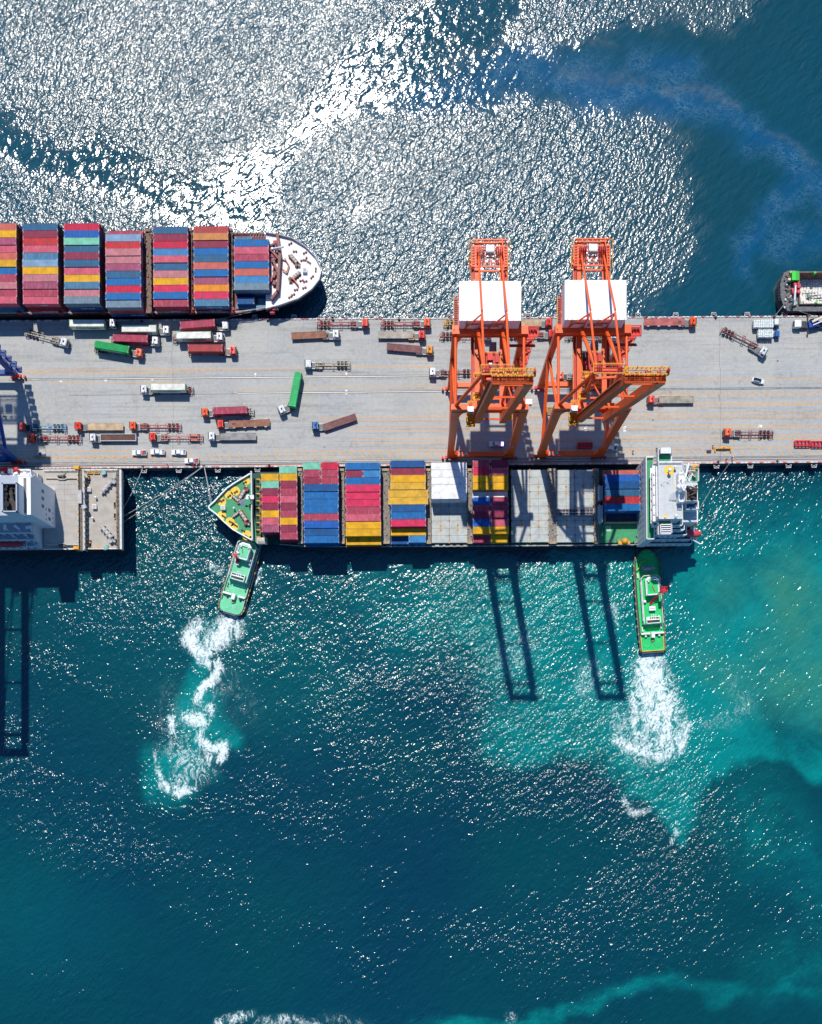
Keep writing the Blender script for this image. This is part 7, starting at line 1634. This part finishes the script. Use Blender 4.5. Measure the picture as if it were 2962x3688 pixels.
    for k in range(46):
        p = f.l(rr.uniform(2826, 2852), rr.uniform(982, 1112), z); MB().box((p.x, p.y, z + .2), (rr.uniform(.3, .9), rr.uniform(.3, .8), rr.uniform(.2, .9)), rr.uniform(0, 3)).build('deck_gear', [rr.choice((DK, DK, GR, M('clutter_white', (.6, .6, .58), .7), M('clutter_brown', (.24, .15, .10), .8)))], R)
    for i in range(14):
        t = i / 13; ang = PI * .5 + PI * t; x, y = (2816 + 8 * math.sin(t * PI) * -1 + 3, 985 + 125 * t)
        p = f.l(x - (0 if 2 < i < 11 else -8), y, 4); MB().tube((p.x - .35, p.y, 3.6), (p.x + .15, p.y, 4.2), .62, 14).build('tyre_fender', [TY], R)
    for i in range(9): p = f.l(2880 + i * 11, 1119, 4); MB().box((p.x, p.y - .3, 4.6), (.95, .5, .9)).build('rubbing_strake', [M('strake_grey', (.28, .28, .29), .7, .3)], R)
    for (x, y) in ((2932, 987), (2937, 1094)): p = f.l(x, y, z); MB().box((p.x, p.y, z + .9), (.8, .6, .8), .3).cyl((p.x, p.y, z), .4, 1.0, 10).build('green_float', [MATS['cabin_green']], R)
    rope(P(2829, 1092, z + .5), P(2789, 1142, QZ + .6), 'pale rope from the barge corner to the quay by the sack trucks', .4, .07); rope(P(2875, 1118, z + .3), P(2951, 1141, QZ + .6), 'tan rope along the barge side to the quay crane', .3, .05)
# ------------------------------------------------------------------ tugs
def tug(label, mid, heading, L, Bm, green, trim, kind):
    p = P(*mid, 1); p.z = 0
    R = thing('harbour_tug', label, 'tug', p, heading, 'harbour tugs')
    DKG = M('tug_deck_' + kind, green, .6, .16, .5, rust=.02); HL = M('tug_hull', (.03, .035, .04), .6, .3); WHT = MATS['ship_white']; RUB = M('tug_rubber', (.10, .10, .11), .9, .3); YEL = M('tug_yellow', rgb(250, 200, 40), .5, .1); RED = M('tug_red', rgb(225, 30, 60), .5, .2); GL = GLASS(); GRY = MATS['steel_grey']
    y0, y1 = -L / 2, L / 2; hb = Bm / 2
    if kind == 'bright':   # square stern, round bow
        half = [(0, y1), (.32, y1 - .5), (.62, y1 - 1.8), (.84, y1 - 4), (.93, y1 - 8), (.94, -2), (.90, y0 + 6), (.86, y0 + .4), (.84, y0)]
    else:
        half = [(0, y1), (.45, y1 - .4), (.74, y1 - 1.6), (.86, y1 - 4), (.90, 0), (.90, y0 + 4), (.88, y0 + 1.8), (.74, y0 + .5), (.5, y0)]
    poly_ = [(x * hb, y) for x, y in half] + [(-x * hb, y) for x, y in half[::-1] if x > 0]
    z = 2.3
    b = MB(); b.loft([[(x * .88, y * .97, -2) for x, y in poly_], [(x * .97, y, .6) for x, y in poly_], [(x, y, z) for x, y in poly_]], 0, 1); b.build('hull', [HL, DKG], R)
    # rubber fender all round, bulwark
    b = MB(); n = len(poly_)
    for i in range(n):
        a, c = Vector((*poly_[i], 1.7)), Vector((*poly_[(i + 1) % n], 1.7)); o = ((a + c) / 2); o.z = 0; o = Vector((o.x, 0, 0)).normalized() * .28 if abs(o.x) > .4 else Vector((0, math.copysign(.28, o.y), 0)); b.bar(a + o, c + o, .62, .8)
    b.build('rubber_fender', [RUB], R)
    b = MB()
    for i in range(n):
        a, c = Vector((*poly_[i], z + .45)), Vector((*poly_[(i + 1) % n], z + .45))
        if kind == 'bright' and a.y < y0 + 7.2 and c.y < y0 + 7.2: continue
        if kind != 'bright' and (a.y < y0 + 5.0 and c.y < y0 + 5.0): continue
        b.bar(a * .985, c * .985, .16, .9)
    b.build('bulwark', [M('bulwark_pale_' + kind, (.42, .55, .46) if kind != 'bright' else (.10, .22, .14), .6, .2)], R)
    # tyres with yellow chain caps
    ys = np.linspace(y0 + 1.0, y1 - 3.0, 13) if kind == 'bright' else [y0 + .9, y0 + 2.0, y0 + 3.1, y0 + 6.0, y0 + 7.8, y0 + 9.6, y0 + 16, y0 + 20]
    for y in ys:
        w = np.interp(y, sorted(v for _, v in half), [u for _, u in sorted(((v, u) for u, v in half))] and [u for v, u in sorted((v, u) for u, v in half)]) * hb
        for s in (-1, 1):
            t = MB().tube((s * (w + .42), y, 1.6), (s * (w + .78), y, 1.6), .55, 14).build('tyre_fender', [MATS['tyre']], R)
            MB().box((s * (w + .55), y - .18, 2.22), (.28, .22, .2)).box((s * (w + .55), y + .2, 2.22), (.28, .22, .2)).build('chain_shackle', [YEL], t)
    # after deck: towing beam, vents, ring marks
    tb = y0 + (6.3 if kind == 'bright' else 6.4)
    if kind == 'bright': MB().span(-hb * .86, hb * .86, y0 + .05, y0 + .3, z, z + .25).span(-hb * .86, -hb * .86 + .2, y0, tb, z, z + .25).span(hb * .86 - .2, hb * .86, y0, tb, z, z + .25).build('yellow_edge', [YEL], R)
    b = MB(); b.span(-hb * .86, -.9, tb - .3, tb + .3, z, z + 1.5, 0); b.span(.5 if kind == 'bright' else 1.6, hb * .86, tb - .3, tb + .3, z, z + 1.5, 0); b.span(-.6, .6, tb - 1.6, tb + .4, z, z + 1.9, 0); b.build('towing_beam', [WHT], R)
    for s in (-1, 1):
        b = MB(); c = (s * hb * .44, y0 + 3.0); r = 1.75
        for k in range(28): t0, t1 = k * 2 * PI / 28, (k + 1) * 2 * PI / 28; b.bar((c[0] + r * math.cos(t0), c[1] + r * math.sin(t0), z + .02), (c[0] + r * math.cos(t1), c[1] + r * math.sin(t1), z + .02), .12, .05)
        b.build('access_ring', [M('ring_' + kind, tuple(v * (.6 if kind == 'bright' else 1.35) for v in green), .6)], R)
        MB().cyl((s * 2.4, tb - .9, z), .2, .6, 10).ball((s * 2.4, tb - .9, z + .75), .42, 12).build('mushroom_vent', [WHT if kind == 'bright' else M('vent_dark', (.05, .08, .04), .6)], R)
    MB().cyl((0, tb - 2.4, z), .5, .5, 12).box((.6, tb - 2.3, z + .3), (.5, .4, .5), .4).build('capstan', [M('capstan_tan', (.35, .28, .15), .6, .4)], R)
    # deckhouse
    if kind == 'bright': d0, d1, dw, w0, w1, ww = y0 + 9.6, y0 + 26.5, 3.35, y0 + 19.4, y0 + 25.4, 2.1
    else: d0, d1, dw, w0, w1, ww = y0 + 11.6, y0 + 25.6, 3.4, y0 + 19.0, y0 + 24.4, 1.95
    zt = z + 2.7
    b = MB(); b.prism([(-dw, d0), (dw, d0), (dw, d1 - 1), (dw * .7, d1), (-dw * .7, d1), (-dw, d1 - 1)], z, zt, 0, 1); h = b.build('deckhouse', [WHT, DKG], R)
    b = MB(); b.rail([(-dw, d0, zt), (-dw, d1 - 1, zt), (-dw * .7, d1, zt), (dw * .7, d1, zt), (dw, d1 - 1, zt), (dw, d0, zt)], 1.0, .09, 0); b.span(-dw - .25, -dw + .35, d0 + 1, d1 - 2, zt + .02, zt + .5, 0); b.build('guard_rail', [M('tug_rail', (.66, .66, .62), .6, .2)], h)
    b = MB()
    for y in np.arange(d0 + 1, d1 - 1, 1.6):
        for s in (-1, 1): b.box((s * (dw + .01), y, z + 1.6), (.05, .6, .6))
    b.build('window', [GL], h)
    zw = zt + 3.0
    b = MB(); b.loft([[(-ww, w0, zt), (ww, w0, zt), (ww, w1 - .8, zt), (ww * .6, w1, zt), (-ww * .6, w1, zt), (-ww, w1 - .8, zt)], [(-ww - .3, w0 - .2, zw), (ww + .3, w0 - .2, zw), (ww + .3, w1 - .6, zw), (ww * .65, w1 + .3, zw), (-ww * .65, w1 + .3, zw), (-ww - .3, w1 - .6, zw)]], 0, 0)
    w_ = b.build('wheelhouse', [WHT], R)
    MB().prism([(-ww + .25, w0 + .3), (ww - .25, w0 + .3), (ww - .25, w1 - 1.0), (ww * .5, w1 - .35), (-ww * .5, w1 - .35), (-ww + .25, w1 - 1.0)], zw, zw + .06).build('roof', [DKG], w_)
    b = MB()
    for s in (-1, 1):
        for y in np.arange(w0 + .6, w1 - 1, 1.0): b.add([(s * (ww + .13), y, zt + 1.2), (s * (ww + .13), y + .75, zt + 1.2), (s * (ww + .27), y + .75, zt + 2.5), (s * (ww + .27), y, zt + 2.5)], [(0, 1, 2, 3)])
    b.build('window', [GL], w_)
    b = MB(); b.rail([(-ww, w0, zw), (ww, w0, zw), (ww, w1 - .9, zw), (-ww, w1 - .9, zw)], .7, .06, 0, closed=True); b.cyl((-ww + .7, w1 - 1.4, zw), .15, .5, 8); b.ball((-ww + .7, w1 - 1.4, zw + .6), .35); b.ball((ww - .6, w1 - 1.2, zw + .4), .3); b.build('roof_rail', [WHT], w_)
    if kind == 'bright':
        b = MB(); b.bar((-.2, w0 + 3, zw + .2), (.6, w0 + 1, zw + .2), .3, .25); b.build('roof_pipe', [M('pipe_orange', rgb(200, 90, 40), .6)], w_)
        b = MB(); b.bar((1.6, w0 + .2, zt), (2.4, w0 + .8, zw + 4), .35, .35); b.box((2.7, w0 + .9, zw + 3.4), (2.2, 1.8, .2), .2); b.rail([(1.7, w0, zw + 3.5), (3.7, w0, zw + 3.5), (3.7, w0 + 1.8, zw + 3.5), (1.7, w0 + 1.8, zw + 3.5)], 1, .12, 0, closed=True); b.box((2.7, w0 + .8, zw + 4), (1.3, 1.2, 1.0), .3); b.bar((2.6, w0 + .8, zw + 3.8), (4.8, w0 + 2.6, zw + 6.5), .12, .12)
        b.add([(1.6, w0 + .2, zw + 1), (-1.0, w0 - 2.4, zt + 1.2), (-.9, w0 - 3.4, zt + .6), (.6, w0 - 2.4, zt + .8), (1.9, w0 - .8, zw)], [(0, 1, 2, 3, 4)]); b.add([(1.6, w0 + .2, zw + .8), (-1.0, w0 - 2.4, zt + 1.0), (-.9, w0 - 3.4, zt + .4), (.6, w0 - 2.4, zt + .6), (1.9, w0 - .8, zw - .2)], [(0, 1, 2, 3, 4)]); b.build('mast', [RED], R)
        MB().box((-.2, d0 + 5.2, zt + .7), (2.2, 1.5, 1.4)).box((-.2, d0 + 5.2, zt + 1.42), (1.8, .3, .05), 0, 1).build('ventilation_box', [WHT, GRY], R)
    else:
        b = MB(); b.bar((-1.7, w0 - .2, zt), (-1.9, w0 + .2, zw + 2.4), .35, .35); b.box((-2.0, w0 + .4, zw + 1.6), (1.4, 1.1, .25), .3); b.box((-1.6, w0 - .9, zt + 1.2), (1.0, 1.4, 1.6), .3); b.build('mast', [RED], R)
        MB().box((-1.3, w0 - 1.9, zt + .8), (.9, .8, 1.2)).build('instrument_box', [WHT], R); MB().box((-1.8, w0 + 1.7, zw + .5), (1.0, .5, .5), -.4).build('instrument_box', [WHT], R)
        MB().bar((-.6, w0 + 3.4, zw + .1), (-.2, w0 + 2.0, zw + .1), .2, .5).build('roof_pipe', [M('pipe_brown', (.16, .10, .05), .6)], w_)
    for (x, y, r) in (((-dw + .9, d0 + 8.0, .58), (-dw + 1.1, d0 + 6.6, .42), (dw - .9, d0 + 7.8, .58), (dw - .7, d0 + 6.4, .42)) if kind != 'bright' else ((-dw + .8, d0 + 7.8, .5), (-1.8, d0 + 1.8, .55), (2.0, d0 + 2.2, .42))): MB().cyl((x, y, zt), r * .8, 1.0, 14).ball((x, y, zt + 1.0), r, 14, 0, .5).build('life_raft', [WHT], R)
    b = MB(); b.bar((-2.2, d0 + 1.3, zt + .9), (2.2, d0 + 1.3, zt + .9), .4, .5, 0); b.rail([(-2.4, d0 + .1, zt), (2.4, d0 + .1, zt), (2.4, d0 + 2.2, zt), (-2.4, d0 + 2.2, zt)], 1.0, .1, 0, closed=True)
    for x in (-.6, .1, .8): b.tube((x, d0 + 1.5, zt + .4), (x + .1, d0 + 3.0, zt + 1.2), .2, 10, 0)
    b.bar((-1.6, d0 + .9, zt + .5), (1.8, d0 + 1.0, zt + .5), .35, .4, 1); b.build('funnel_frame', [WHT, RED if kind == 'bright' else M('frame_brown', (.2, .13, .09), .6)], R)
    if kind == 'bright':
        wz = MB(); wz.tube((-1.6, y1 - 7.2, z + .8), (1.2, y1 - 7.2, z + .8), .7, 14); wz.box((-.3, y1 - 7.2, z + .3), (3.6, 1.8, .5)); wz.box((1.8, y1 - 7.4, z + .7), (.9, 1.3, 1.1)); wz.build('tow_winch', [M('winch_steel', (.35, .38, .40), .5, .3)], R)
        MB().rail([(-hb * .84, y1 - 7.6, z), (-hb * .60, y1 - 6.4, z), (-hb * .55, y1 - 5.0, z), (-.6, y1 - 4.4, z)], .9, .1, 0).build('fore_rail', [M('fore_rail_yellow', rgb(225, 225, 50), .5)], R)
        for (x, y) in ((-hb * .72, d0 - 1.6), (hb * .72, d0 - 1.0), (-hb * .78, y1 - 9.5)): MB().box((x, y, z + .4), (.6, 1.6, .8)).build('deck_locker', [M('locker_cream', (.7, .68, .55), .6)], R)
    else:
        for s in (-1, 1): MB().cyl((s * hb * .7, y0 + 9, z), .25, .6, 10).cyl((s * hb * .7, y0 + 9.9, z), .25, .6, 10).build('bollard', [M('bollard_green', (.03, .12, .09), .6)], R)
        MB().tube((-2.6, y0 + 7.6, z + .1), (-3.2, y0 + 8.6, z + .1), .1, 8).cyl((-2.5, y0 + 7.4, z), .35, .25, 12).build('hose', [M('hose_tan', (.5, .45, .35), .7)], R)
    return R
def build_tugs():
    # marks measured along each tug's keel
    tug('pale green tug with rounded stern, pushing beside the bow of the southern ship', (871, 2066), math.radians(-16.2), 29.5, 9.4, rgb(110, 210, 160, .85), None, 'pale')
    R = tug('bright green tug with square yellow-edged stern and red mast, in the east', (2337, 2163), math.radians(4.1), 36.5, 9.4, rgb(25, 195, 105, .95), None, 'bright')
    rope(P(2345, 2000, 3.2), P(2418, 1956, 9), 'thin towline from the bright green tug up to the southern ship', .3, .05, 'towlines')
setup_light_camera()
build_water()
build_quay()
build_north_ship(); build_south_ship(); build_west_ship(); build_barge()
build_lorries(); build_small_vehicles(); build_people()
build_tugs()
crane(24.2, 'orange gantry crane with raised boom, the western of two over the southern ship')
crane(55.75, 'orange gantry crane with raised boom, the eastern of two over the southern ship')
crane(-149.6, 'blue gantry crane with lowered boom, mostly beyond the western picture edge', False, 'blue', 5.0, 30.2)
dup = {k: v for k, v in LABELS.items() if len(v) > 1}
if dup: print('DUPLICATE LABELS', dup)
